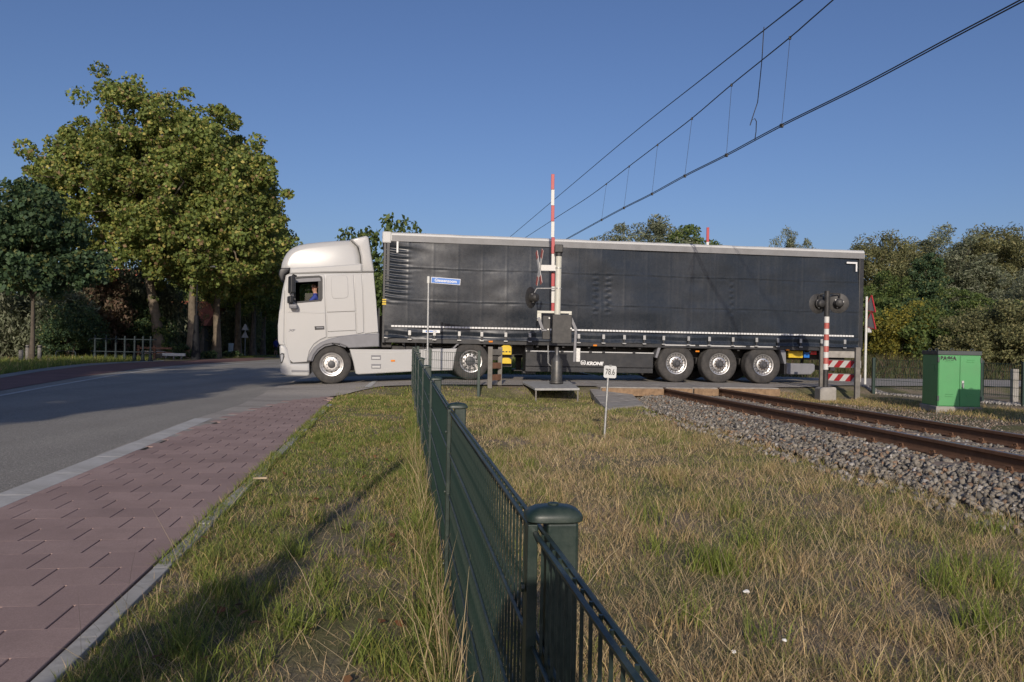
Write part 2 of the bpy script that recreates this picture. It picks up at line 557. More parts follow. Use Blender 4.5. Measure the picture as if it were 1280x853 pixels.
def leaf_mat(name, trans=0.35, rough=0.55):
    m, nt, b = new_mat(name)
    at_ = nt.nodes.new('ShaderNodeAttribute'); at_.attribute_name = 'Col'
    nt.links.new(at_.outputs['Color'], b.inputs['Base Color'])
    b.inputs['Roughness'].default_value = rough
    b.inputs['Specular IOR Level'].default_value = 0.3
    tl = nt.nodes.new('ShaderNodeBsdfTranslucent')
    nt.links.new(at_.outputs['Color'], tl.inputs['Color'])
    mx = nt.nodes.new('ShaderNodeMixShader'); mx.inputs[0].default_value = trans
    out = nt.nodes['Material Output']
    nt.links.new(b.outputs[0], mx.inputs[1]); nt.links.new(tl.outputs[0], mx.inputs[2])
    nt.links.new(mx.outputs[0], out.inputs['Surface'])
    return m
M['leaf'] = leaf_mat('leaf', 0.42)
M['grass'] = leaf_mat('grass_blade', 0.40, 0.6)
# ================================================================== GROUND
def ground_mat():
    m, nt, b = new_mat('soil_and_turf')
    v = wcoords(nt)
    n1 = noise(nt, v, 0.9, 8, 0.65)
    n2 = noise(nt, v, 14.0, 6, 0.7)
    n3 = noise(nt, v, 90.0, 4, 0.7)
    soil = ramp(nt, n2, [(0.3, (0.20, 0.155, 0.112)), (0.7, (0.38, 0.31, 0.225))])
    turf = ramp(nt, n2, [(0.3, (0.10, 0.11, 0.045)), (0.7, (0.23, 0.215, 0.10))])
    c = mixc(nt, ramp(nt, n1, [(0.42, 0.0), (0.6, 1.0)]), turf, soil)
    c = mixc(nt, ramp(nt, n3, [(0.35, 0.5), (0.65, 0.0)]), c, (0.07, 0.056, 0.038))
    nt.links.new(c, b.inputs['Base Color'])
    b.inputs['Roughness'].default_value = 0.95
    b.inputs['Specular IOR Level'].default_value = 0.15
    bump(nt, b, n2, 0.6, 0.03)
    return m
M['ground'] = ground_mat()

def asphalt_mat():
    m, nt, b = new_mat('asphalt')
    v = wcoords(nt)
    n1 = noise(nt, v, 0.35, 7, 0.65)
    n2 = noise(nt, v, 70.0, 4, 0.85)
    n4 = noise(nt, v, 38.0, 3, 0.7)
    c = ramp(nt, n1, [(0.3, (0.33, 0.305, 0.265)), (0.7, (0.43, 0.40, 0.345))])
    # wheel tracks: long soft streaks along the road
    rot = nt.nodes.new('ShaderNodeMapping'); rot.inputs['Rotation'].default_value = (0, 0, -0.147); rot.inputs['Scale'].default_value = (0.9, 0.02, 1)
    g = nt.nodes.new('ShaderNodeNewGeometry'); nt.links.new(g.outputs['Position'], rot.inputs['Vector'])
    n5 = noise(nt, rot.outputs['Vector'], 1.2, 3, 0.5)
    c = mixc(nt, ramp(nt, n5, [(0.45, 0.0), (0.65, 0.35)]), c, (0.24, 0.225, 0.20))
    c = mixc(nt, ramp(nt, n2, [(0.38, 0.85), (0.56, 0.0)]), c, (0.085, 0.08, 0.074))
    c = mixc(nt, ramp(nt, n4, [(0.58, 0.0), (0.68, 0.8)]), c, (0.58, 0.545, 0.48))
    nt.links.new(c, b.inputs['Base Color'])
    b.inputs['Roughness'].default_value = 0.9
    b.inputs['Specular IOR Level'].default_value = 0.2
    bump(nt, b, n2, 0.7, 0.008)
    return m
M['asphalt'] = asphalt_mat()

def pale_road_mat():
    m, nt, b = new_mat('pale_road')
    v = wcoords(nt)
    n1 = noise(nt, v, 0.5, 7, 0.6)
    n2 = noise(nt, v, 90.0, 3, 0.8)
    c = ramp(nt, n1, [(0.3, (0.40, 0.365, 0.32)), (0.7, (0.50, 0.455, 0.40))])
    c = mixc(nt, ramp(nt, n2, [(0.42, 0.5), (0.6, 0.0)]), c, (0.13, 0.115, 0.10))
    # tyre-darkened strips and stains
    n3 = noise(nt, wcoords(nt, (0.25, 1.6, 1)), 0.9, 5, 0.6)
    c = mixc(nt, ramp(nt, n3, [(0.5, 0.0), (0.68, 0.55)]), c, (0.15, 0.135, 0.12))
    nt.links.new(c, b.inputs['Base Color'])
    b.inputs['Roughness'].default_value = 0.9
    b.inputs['Specular IOR Level'].default_value = 0.2
    bump(nt, b, n2, 0.4, 0.006)
    return m
M['pale_road'] = pale_road_mat()

def paver_mat():
    m, nt, b = new_mat('red_paver')
    v = wcoords(nt)
    oi = nt.nodes.new('ShaderNodeObjectInfo')
    n1 = noise(nt, v, 1.2, 6, 0.6)
    n2 = noise(nt, v, 160.0, 3, 0.8)
    c = ramp(nt, n1, [(0.3, (0.38, 0.265, 0.228)), (0.7, (0.50, 0.36, 0.315))])
    c = mixc(nt, oi.outputs['Random'], c, mixc(nt, 0.34, c, (0.20, 0.14, 0.13)))
    c = mixc(nt, ramp(nt, n2, [(0.42, 0.35), (0.58, 0.0)]), c, (0.17, 0.12, 0.11))
    c = mixc(nt, ramp(nt, n2, [(0.66, 0.0), (0.74, 0.6)]), c, (0.42, 0.37, 0.34))
    n3 = noise(nt, v, 3.5, 8, 0.75)
    c = mixc(nt, ramp(nt, n3, [(0.5, 0.0), (0.72, 0.45)]), c, (0.23, 0.165, 0.145))
    nt.links.new(c, b.inputs['Base Color'])
    b.inputs['Roughness'].default_value = 0.88
    b.inputs['Specular IOR Level'].default_value = 0.25
    bump(nt, b, n2, 0.3, 0.004)
    return m
M['paver'] = paver_mat()
M['joint'] = surf('joint_sand', (0.05, 0.042, 0.032), 0.95, var=0.4, vscale=30)
M['kerb'] = surf('kerb_concrete', (0.42, 0.40, 0.365), 0.9, var=0.2, vscale=9, bmp=0.35, bscale=70, dirt=(0.12, 0.12, 0.08), dscale=5, damt=0.6)
M['gutter'] = surf('gutter_concrete', (0.48, 0.465, 0.435), 0.9, var=0.15, vscale=7, bmp=0.3, bscale=70, dirt=(0.2, 0.18, 0.14), dscale=2, damt=0.5)
M['road_paint'] = surf('road_paint', (0.52, 0.51, 0.48), 0.8, var=0.15, vscale=12, dirt=(0.28, 0.27, 0.24), dscale=8, damt=0.6)
M['red_asphalt'] = surf('red_asphalt', (0.17, 0.085, 0.075), 0.9, var=0.2, vscale=1.5, bmp=0.3, bscale=90)
M['grey_slabs'] = surf('grey_slabs', (0.25, 0.25, 0.235), 0.9, var=0.2, vscale=3, bmp=0.3, bscale=60)

def spaced(lo, a, b, hi, fine, grow=1.22):
    mid = list(np.arange(a, b + 1e-6, fine))
    out = []; s = fine; p = mid[-1]
    while p < hi:
        s *= grow; p += s; out.append(p)
    pre = []; s = fine; p = mid[0]
    while p > lo:
        s *= grow; p -= s; pre.append(p)
    return np.array(pre[::-1] + mid + out)

def bumps(x, y):
    return 0.016*np.sin(2.1*x+0.7*y)*np.sin(1.3*y-0.4*x+1.0) + 0.010*np.sin(4.7*x-1.1*y+2)*np.sin(3.9*y+0.8*x)

def field_mask(x, y):
    """1 on the grass by the fence and on the field, 0 on roads and tracks"""
    t = (x-RAIL_X0)*RAIL_N[0] + (y-RAIL_Y0)*RAIL_N[1]
    e = y - NE(x)
    k = x - (-1.65-0.147*(y-2.8))
    return sst(0.15, 0.5, k)*sst(1.75, 2.2, np.abs(t))*(1-sst(-0.9, -0.4, e))

gx = spaced(-900, -9.0, 12.0, 900, 0.2)
gy = spaced(-60, -1.0, 28.0, 1500, 0.2)
GX, GY = np.meshgrid(gx, gy, indexing='ij')
GZ = H(GX, GY) + bumps(GX, GY)*field_mask(GX, GY)
nx, ny = len(gx), len(gy)
vv = np.stack([GX, GY, GZ], -1).reshape(-1, 3)
ii, jj = np.meshgrid(np.arange(nx-1), np.arange(ny-1), indexing='ij')
q = np.stack([ii*ny+jj, (ii+1)*ny+jj, (ii+1)*ny+jj+1, ii*ny+jj+1], -1).reshape(-1, 4)
gme = np_mesh('ground', vv, np.full(len(q), 4), q.ravel(), M['ground'], smooth=True)
tag(obj('ground', gme), kind='structure')

def HF(x, y):
    return H(x, y) + bumps(x, y)*field_mask(x, y)

def sheet(name, poly, off, mat, step=0.6, kind='structure', parent=None):
    """a thin surface laid over the ground inside an outline in plan"""
    bm = bmesh.new()
    vs = [bm.verts.new((p[0], p[1], 0)) for p in poly]
    bm.faces.new(vs)
    xs = [p[0] for p in poly]; ys = [p[1] for p in poly]
    def cuts(lo, hi):
        c = []; p = lo; s = step
        while p < hi:
            p += s; c.append(p)
            if len(c) > 60: s *= 1.15
        return c
    for x in cuts(min(xs), max(xs)):
        bmesh.ops.bisect_plane(bm, geom=bm.verts[:]+bm.edges[:]+bm.faces[:], plane_co=(x, 0, 0), plane_no=(1, 0, 0))
    for y in cuts(min(ys), max(ys)):
        bmesh.ops.bisect_plane(bm, geom=bm.verts[:]+bm.edges[:]+bm.faces[:], plane_co=(0, y, 0), plane_no=(0, 1, 0))
    for v in bm.verts:
        v.co.z = Hs(v.co.x, v.co.y) + off
    bmesh.ops.triangulate(bm, faces=[f for f in bm.faces if len(f.verts) > 4])
    bmesh.ops.recalc_face_normals(bm, faces=bm.faces)
    if sum(f.normal.z for f in bm.faces) < 0:
        bmesh.ops.reverse_faces(bm, faces=bm.faces)
    me = bpy.data.meshes.new(name)
    bm.to_mesh(me); bm.free()
    me.materials.append(mat)
    finish(me, True)
    o = obj(name, me, parent)
    if kind and parent is None: o['kind'] = kind
    return o

def strip(pts, w0, w1):
    """an outline that follows a line of plan points, w0 to its left and w1 to its right"""
    L = []; Rr = []
    for i, p in enumerate(pts):
        a = Vector(pts[max(i-1, 0)]); b = Vector(pts[min(i+1, len(pts)-1)])
        d = (b-a).normalized(); n = Vector((-d.y, d.x))
        L.append(tuple(Vector(p)+n*w0)); Rr.append(tuple(Vector(p)-n*w1))
    return L + Rr[::-1]

def xy(px, py):
    p = gp(px, py); return (p.x, p.y)

# --- the main road, its far edge and strips
band = lambda Y: -3.50 - 0.147*(Y-5.52)           # outer edge of the paved path
kerbx = lambda Y: -1.65 - 0.147*(Y-2.8)           # inner edge of the paved path
far_edge = [xy(0, 489.5), xy(100, 472), xy(175, 461.2), xy(240, 455.8), xy(330, 450.5)]
far_back = [(far_edge[0][0]+0.22*t, far_edge[0][1]-t) for t in (40.0, 20.0)]
far_line = far_back + far_edge
end = far_edge[-1]
road_poly = far_line + [(end[0]-9, 150.0), (-6.0, 150.0), (-9.0, 48.0), (band(26.0)+0.3, 26.0), (band(-40.0)+0.3, -40.0)]
sheet('road', road_poly, 0.012, M['asphalt'], 0.8)
red_far = [xy(0, 474), xy(50, 465.5), xy(110, 458), xy(150, 455), xy(205, 452.4), xy(330, 448.2)]
sheet('cycle_path', far_edge + red_far[::-1], 0.020, M['red_asphalt'], 1.0)
slab_far = [xy(0, 469.8), xy(50, 461.8), xy(100, 455.8), xy(150, 453.2), xy(205, 451.3)]
sheet('pavement_far', red_far[:5] + slab_far[::-1], 0.028, M['grey_slabs'], 1.0)
wl_pts = [xy(-40, 503.5), xy(0, 495.8), xy(60, 484.6), xy(140, 470.5), xy(200, 461.4), xy(245, 457.0)]
sheet('road_line', strip(wl_pts, 0.06, 0.06), 0.020, M['road_paint'], 0.8)
sheet('road_edge_line', strip([xy(262, 458.2), xy(300, 455.2), xy(345, 453.2)], 0.10, 0.10), 0.020, M['road_paint'], 0.8)

# --- the crossing road
ne = lambda x: float(NE(x))
mouth = [(band(8.0)-0.27, 8.0), (band(11.0)-0.27, 11.0), xy(300, 508), xy(349, 483.5), xy(372, 475.5)]
curve = [(band(8.0), 8.0), xy(262, 530.5), xy(300, 518), xy(340, 507.5), xy(376, 500.5), xy(410, 496.2)]
cross_poly = mouth + [(-6.6, 25.5), (-1.0, ne(-1.0)+ROAD_W), (12.0, ROAD_Y0+ROAD_K*12+ROAD_W), (60.0, 38.0), (60.0, 32.5), (12.0, ne(12.0)), (9.0, ne(9.0)), (6.5, ne(6.5)), (5.0, ne(5.0)), (2.0, ne(2.0)), (-2.0, ne(-2.0)), xy(480, 488.5), xy(440, 491.5)] + [(p[0]+0.10, p[1]-0.22) for p in curve[::-1][:-1]] + [curve[0]]
sheet('crossing_road', cross_poly, 0.0265, M['pale_road'], 0.5)
sheet('stop_line', [xy(455.5, 490), xy(464, 490), xy(472, 477.5), xy(466, 477.5)], 0.034, M['road_paint'], 0.4)
sheet('road_edge_stripe', strip([(-1.6, ne(-1.6)+0.14), (0.5, ne(0.5)+0.14), (2.1, ne(2.1)+0.14)], 0.05, 0.05), 0.034, M['road_paint'], 0.4)

# --- gutter between road and path: concrete blocks
gut = tag(bpy.data.objects.new('gutter', None), kind='structure'); COL.objects.link(gut)
ang = math.atan(0.147)
gm = MB().box(-0.125, 0.125, -0.4985, 0.4985, -0.12, 0.0).mesh('gutter_block', M['gutter'])
yy = -1.0
while yy < 11.4:
    yc = yy + 0.5
    x = band(yc) - 0.115
    o = obj('gutter_block', gm, gut, (x, yc, Hs(x, yc)+0.0295), (0, 0, ang))
    b = o.modifiers.new('bevel', 'BEVEL'); b.width = 0.003; b.segments = 1
    yy += 1.0*math.cos(ang)

# --- the red paved path: tiles one by one
def inside(poly, x, y):
    c = False; n = len(poly)
    for i in range(n):
        x1, y1 = poly[i]; x2, y2 = poly[(i+1) % n]
        if (y1 > y) != (y2 > y) and x < (x2-x1)*(y-y1)/(y2-y1)+x1: c = not c
    return c
path_poly = [(band(-3.0), -3.0)] + [(band(Y), Y) for Y in (2.0, 6.0, 9.0)] + curve[1:] + [(kerbx(Y), Y) for Y in (14.6, 10.0, 6.0, 2.0, -3.0)]
path = tag(bpy.data.objects.new('pavement', None), kind='structure'); COL.objects.link(path)
sheet('joint_bed', path_poly, 0.018, M['joint'], 0.5, None, path)
def tile_mesh(name, w, l):
    b = 0.0025
    mb = MB()
    x, y = w/2, l/2
    vs = [(-x,-y,-0.03),(x,-y,-0.03),(x,y,-0.03),(-x,y,-0.03),(-x,-y,-b),(x,-y,-b),(x,y,-b),(-x,y,-b),(-x+b,-y+0.0004,0),(x-b,-y+0.0004,0),(x-b,y-0.0004,0),(-x+b,y-0.0004,0)]
    fs = [(0,1,5,4),(1,2,6,5),(2,3,7,6),(3,0,4,7),(4,5,9,8),(5,6,10,9),(6,7,11,10),(7,4,8,11),(8,9,10,11)]
    return mb.add(vs, fs).mesh(name, M['paver'])
TW, TL = 0.300, 0.300
full = tile_mesh('paver', TW-0.007, TL-0.0003)
small = {}
dirv = (-math.sin(ang), math.cos(ang)); nrm = (math.cos(ang), math.sin(ang))
org = (kerbx(0.0), 0.0)
tiles = []
row = -8
while row < 62:
    s = row*TL
    off = 0.0 if row % 2 == 0 else TW/2
    for k in range(-1, 12):
        a = -(k*TW + off)                      # towards the road
        a0, a1 = a-TW, a
        a1 = min(a1, 0.0)
        if s < 8.6: a0 = max(a0, -1.428)
        if a1 - a0 < 0.06: continue
        cx_ = org[0] + nrm[0]*(a0+a1)/2 + dirv[0]*(s+TL/2)
        cy_ = org[1] + nrm[1]*(a0+a1)/2 + dirv[1]*(s+TL/2)
        if inside(path_poly, cx_, cy_):
            tiles.append((cx_, cy_, a1-a0))
    row += 1
tiles.sort(key=lambda t: (t[1] < 1.9, t[1]))
rt = random.Random(3)
rest = MB()
for i, (x, y, w) in enumerate(tiles):
    slope = math.atan((Hs(x, y+0.15)-Hs(x, y-0.15))/0.3)
    z = Hs(x, y) + 0.029 + rt.uniform(-0.0002, 0.0002)
    if i < 300:
        if w > TW-0.001: me = full
        else:
            key = round(w, 2)
            if key not in small: small[key] = tile_mesh('paver', key-0.007, TL-0.0003)
            me = small[key]
        obj('paver', me, path, (x, y, z), (slope, rt.uniform(-.0008, .0008), ang+rt.uniform(-.002, .002)))
    else:
        hw, hl = w/2-0.006, TL/2-0.0015
        c, s_ = math.cos(ang), math.sin(ang)
        f = lambda dx, dy: (x+dx*c-dy*s_, y+dx*s_+dy*c)
        p = [f(-hw,-hl), f(hw,-hl), f(hw,hl), f(-hw,hl)]
        rest.add([(a, b_, z-0.03) for a, b_ in p]+[(a, b_, z) for a, b_ in p], [(4,5,6,7),(0,1,5,4),(1,2,6,5),(2,3,7,6),(3,0,4,7)])
ro = rest.build('far_pavers', M['paver'], path); ro['kind'] = 'stuff'

# --- kerb along the grass
kb = tag(bpy.data.objects.new('kerb', None), kind='structure'); COL.objects.link(kb)
km = MB().box(-0.04, 0.04, -0.498, 0.498, -0.15, 0.0).mesh('kerb_stone', M['kerb'])
yy = 0.2
while yy < 14.5:
    yc = yy+0.5; x = kerbx(yc)+0.05
    o = obj('kerb_stone', km, kb, (x, yc, Hs(x, yc)+0.026+rt.uniform(-.004, .003)), (0, 0, ang+rt.uniform(-.012, .012)))
    b = o.modifiers.new('bevel', 'BEVEL'); b.width = 0.006; b.segments = 2
    yy += 1.0*math.cos(ang)

# --- concrete walkway slabs beside the rails
walk = tag(bpy.data.objects.new('walkway', None), kind='structure'); COL.objects.link(walk)
w0, w1, w2, w3 = [gp(*p) for p in ((758, 514), (806, 511), (783, 488), (737, 489.5))]
for i in range(3):
    a, b2 = i/3+0.006, (i+1)/3-0.006
    quad = [w0.lerp(w3, a), w1.lerp(w2, a), w1.lerp(w2, b2), w0.lerp(w3, b2)]
    zz = [-0.235+0.215*t**1.5 for t in (a, a, b2, b2)]
    vs = [(p.x, p.y, z-0.15) for p, z in zip(quad, zz)]+[(p.x, p.y, z) for p, z in zip(quad, zz)]
    MB().add(vs, [(3,2,1,0),(4,5,6,7),(0,1,5,4),(1,2,6,5),(2,3,7,6),(3,0,4,7)]).build('slab', M['deck'], walk, bevel=0.008)
# ================================================================== TRACK
track = thing('railway_track', 'rusty single railway track on grey ballast running to the crossing', 'railway track', (RAIL_X0, RAIL_Y0, 0), math.atan2(RAIL_D[1], RAIL_D[0])-math.pi/2)
# local frame: y along the track, x to the right of it
RT = 0.02
prof = [(-.075,-.172),(.075,-.172),(.075,-.158),(.018,-.140),(.009,-.115),(.009,-.050),(.036,-.036),(.036,-.006),(.028,0),(-.028,0),(-.036,-.006),(-.036,-.036),(-.009,-.050),(-.009,-.115),(-.018,-.140),(-.075,-.158)]
for s in (-1, 1):
    mb = MB()
    ys = [-26.0, 0.0, 6.5] + [10.0+4*i for i in range(12)]
    n = len(prof)
    vs = []; fs = []
    for y in ys:
        bend = -0.0016*max(0, y-6.5)**2
        vs += [(s*0.7525 + x + bend, y, z+RT) for x, z in prof]
    for i in range(len(ys)-1):
        for k in range(n):
            fs.append((i*n+k, i*n+(k+1) % n, (i+1)*n+(k+1) % n, (i+1)*n+k))
    mb.add(vs, fs)
    for i in range(len(ys)-1): mb.mi[i*n+8] = 1
    mb.build('rail', [M['rust_rail'], M['rail_top']], track)
slp = MB().box(-1.25, 1.25, -0.13, 0.13, -0.24, 0.0).mesh('sleeper', M['sleeper'])
clip = MB().box(-0.035, 0.035, -0.06, 0.06, 0.0, 0.028).tube([(0, -0.05, 0.02), (0, -0.03, 0.06), (0, 0.03, 0.06), (0, 0.05, 0.02)], 0.012, 6)
clipm = clip.mesh('rail_clip', M['rust_rail'])
y = -19.0
while y < -0.4:
    o = obj('sleeper', slp, track, (0, y, RT-0.172+rt.uniform(-.006, .002)), (0, 0, rt.uniform(-.01, .01)))
    bv = o.modifiers.new('bevel', 'BEVEL'); bv.width = 0.015; bv.segments = 1
    for s in (-1, 1):
        for dx in (-0.1, 0.1):
            obj('rail_clip', clipm, o, (s*0.7525+dx, 0, 0))
    y += 0.6
# ballast bed
bp = [(-2.0, -0.37), (-1.70, -0.32), (-1.25, -0.175), (-0.95, -0.165), (-0.6, -0.185), (0, -0.20), (0.6, -0.185), (0.95, -0.165), (1.25, -0.18), (1.65, -0.28), (2.0, -0.37)]
mb = MB()
ysb = [-26, -20, -14, -8, -4, -0.3, 0.2]
vs = []; fs = []
for y in ysb: vs += [(x, y, z) for x, z in bp]
for i in range(len(ysb)-1):
    for k in range(len(bp)-1):
        fs.append((i*len(bp)+k, i*len(bp)+k+1, (i+1)*len(bp)+k+1, (i+1)*len(bp)+k))
mb.add(vs, fs)
M['ballast_bed'] = surf('ballast_bed', (0.10, 0.092, 0.082), 0.95, var=0.5, vscale=30, bmp=0.8, bscale=40, bdist=0.02)
mb.build('ballast_bed', M['ballast_bed'], track)
# the bed goes on beyond the crossing
vs = []; fs = []
ysb = [7.2+5*i for i in range(11)]
for y in ysb:
    bend = -0.0016*max(0, y-6.5)**2
    vs += [(x+bend, y, z) for x, z in bp]
for i in range(len(ysb)-1):
    for k in range(len(bp)-1):
        fs.append((i*len(bp)+k, i*len(bp)+k+1, (i+1)*len(bp)+k+1, (i+1)*len(bp)+k))
MB().add(vs, fs).build('ballast_bed', M['ballast_bed'], track)

def stone_mat():
    m, nt, b = new_mat('ballast_stone')
    at_ = nt.nodes.new('ShaderNodeAttribute'); at_.attribute_name = 'Col'
    n = noise(nt, wcoords(nt), 90, 4, 0.7)
    c = mixc(nt, ramp(nt, n, [(0.4, 0.5), (0.65, 0.0)]), at_.outputs['Color'], (0.05, 0.045, 0.04))
    nt.links.new(c, b.inputs['Base Color'])
    b.inputs['Roughness'].default_value = 0.85
    bump(nt, b, n, 0.5, 0.006)
    return m
M['stone'] = stone_mat()

def stones(n, place, rmin, rmax, cols, seed):
    """n broken stones: jittered, turned boxes; place(rng, n) gives their centres"""
    rng = np.random.default_rng(seed)
    c = place(rng, n)
    base = np.array([(-1,-1,-1),(1,-1,-1),(1,1,-1),(-1,1,-1),(-1,-1,1),(1,-1,1),(1,1,1),(-1,1,1)], float)
    r = rng.uniform(rmin, rmax, (n, 1, 1))
    v = base[None]*rng.uniform(0.45, 1.0, (n, 8, 3))*r*np.array([1.0, 0.8, 0.62])
    qn = rng.normal(size=(n, 4)); qn /= np.linalg.norm(qn, axis=1, keepdims=True)
    w, x, y, z = qn.T
    Rm = np.stack([1-2*(y*y+z*z), 2*(x*y-z*w), 2*(x*z+y*w), 2*(x*y+z*w), 1-2*(x*x+z*z), 2*(y*z-x*w), 2*(x*z-y*w), 2*(y*z+x*w), 1-2*(x*x+y*y)], -1).reshape(n, 3, 3)
    v = np.einsum('nij,nkj->nki', Rm, v) + c[:, None, :]
    fb = np.array([(0,3,2,1),(4,5,6,7),(0,1,5,4),(1,2,6,5),(2,3,7,6),(3,0,4,7)])
    f = (np.arange(n)*8)[:, None, None] + fb[None]
    ci = rng.choice(len(cols), n, p=[q[3] for q in cols])
    cc = np.array([q[:3] for q in cols])[ci]*rng.uniform(0.7, 1.3, (n, 1))
    return v.reshape(-1, 3), f.reshape(-1, 4), np.repeat(cc, 8, 0)

bx_ = np.array([p[0] for p in bp]); bz_ = np.array([p[1] for p in bp])
def place_ballast(rng, n):
    x = np.where(rng.uniform(size=n) < 0.02, rng.uniform(-2.3, -1.8, n), rng.uniform(-1.88, 1.75, n))
    y = -0.25 - 15.5*rng.uniform(0, 1, n)
    z = np.interp(x, bx_, bz_) + rng.uniform(-0.012, 0.022, n) + np.where(x < -1.8, 0.06, 0)
    # keep clear of the rails and let the sleepers show
    near = np.abs(np.abs(x)-0.7525) < 0.09
    z = np.where(near, z-0.03, z)
    sl = np.abs(((y+19.0+0.3) % 0.6)-0.3) < 0.13
    z = np.where(sl & (np.abs(x) < 1.2) & (rng.uniform(size=n) < 0.8), z-0.06, z)
    return np.stack([x, y, z], -1)
stone_cols = [(0.31, 0.275, 0.225, .50), (0.22, 0.20, 0.17, .22), (0.39, 0.36, 0.31, .10), (0.33, 0.21, 0.13, .13), (0.50, 0.47, 0.43, .05)]
v, f, c = stones(34000, place_ballast, 0.018, 0.044, stone_cols, 21)
def place_grit(rng, n):
    x = 1.5+2.2*rng.uniform(0, 1, n)**1.5
    y = -0.25-16*rng.uniform(0, 1, n)
    c_, s_ = math.cos(track.rotation_euler.z), math.sin(track.rotation_euler.z)
    wx_ = RAIL_X0+x*c_-y*s_; wy_ = RAIL_Y0+x*s_+y*c_
    return np.stack([x, y, np.maximum(H(wx_, wy_), np.interp(x, bx_, bz_))+0.004], -1)
v2, f2, c2 = stones(9000, place_grit, 0.008, 0.028, [(0.30, 0.24, 0.18, .6), (0.22, 0.15, 0.10, .25), (0.38, 0.33, 0.27, .15)], 22)
f = np.concatenate([f, f2+len(v)]); v = np.concatenate([v, v2]); c = np.concatenate([c, c2])
me = np_mesh('ballast_stones', v, np.full(len(f), 4), f.ravel(), M['stone'], c)
o = obj('ballast_stones', me, track); o['kind'] = 'stuff'

# --- level crossing deck: slabs between and beside the rails
deck = thing('crossing_deck', 'grey slabs of the level crossing under the trailer wheels', 'crossing deck', (RAIL_X0, RAIL_Y0, 0), track.rotation_euler.z)
for (x0, x1) in ((-2.35, -0.80), (-0.68, -0.02), (0.02, 0.68), (0.80, 2.35)):
    y = -0.12
    k = 0
    while y < 6.6:
        sh = ROAD_K*(x0+x1)/2*1.1
        mb = MB().box(x0+0.006, x1-0.006, y+sh+0.008, y+sh+1.192, -0.16, 0.0)
        o = mb.build('slab', M['deck'], deck, bevel=0.012, loc=(0, 0, 0.034+rt.uniform(-.004, .004)))
        if k == 0:
            MB().box(x0+0.02, x1-0.02, y+sh-0.10, y+sh+0.0, -0.17, 0.012).build('end_beam', M['deck_edge'], deck, bevel=0.012)
        y += 1.2; k += 1
# ================================================================== TRUCK
def plane_map(o, rz):
    """photo pixel -> local (x, z) on the vertical plane local y = d of a thing at o turned by rz"""
    ux, uy = math.cos(rz), math.sin(rz)
    nx_, ny_ = -uy, ux
    def f(px, py, d=0.0):
        r = ray(px, py)
        ox, oy = o[0]+nx_*d, o[1]+ny_*d
        t = ((ox-CAM.x)*nx_ + (oy-CAM.y)*ny_) / (r.x*nx_ + r.y*ny_)
        p = CAM + r*t
        return ((p.x-ox)*ux + (p.y-oy)*uy, p.z-o[2])
    return f

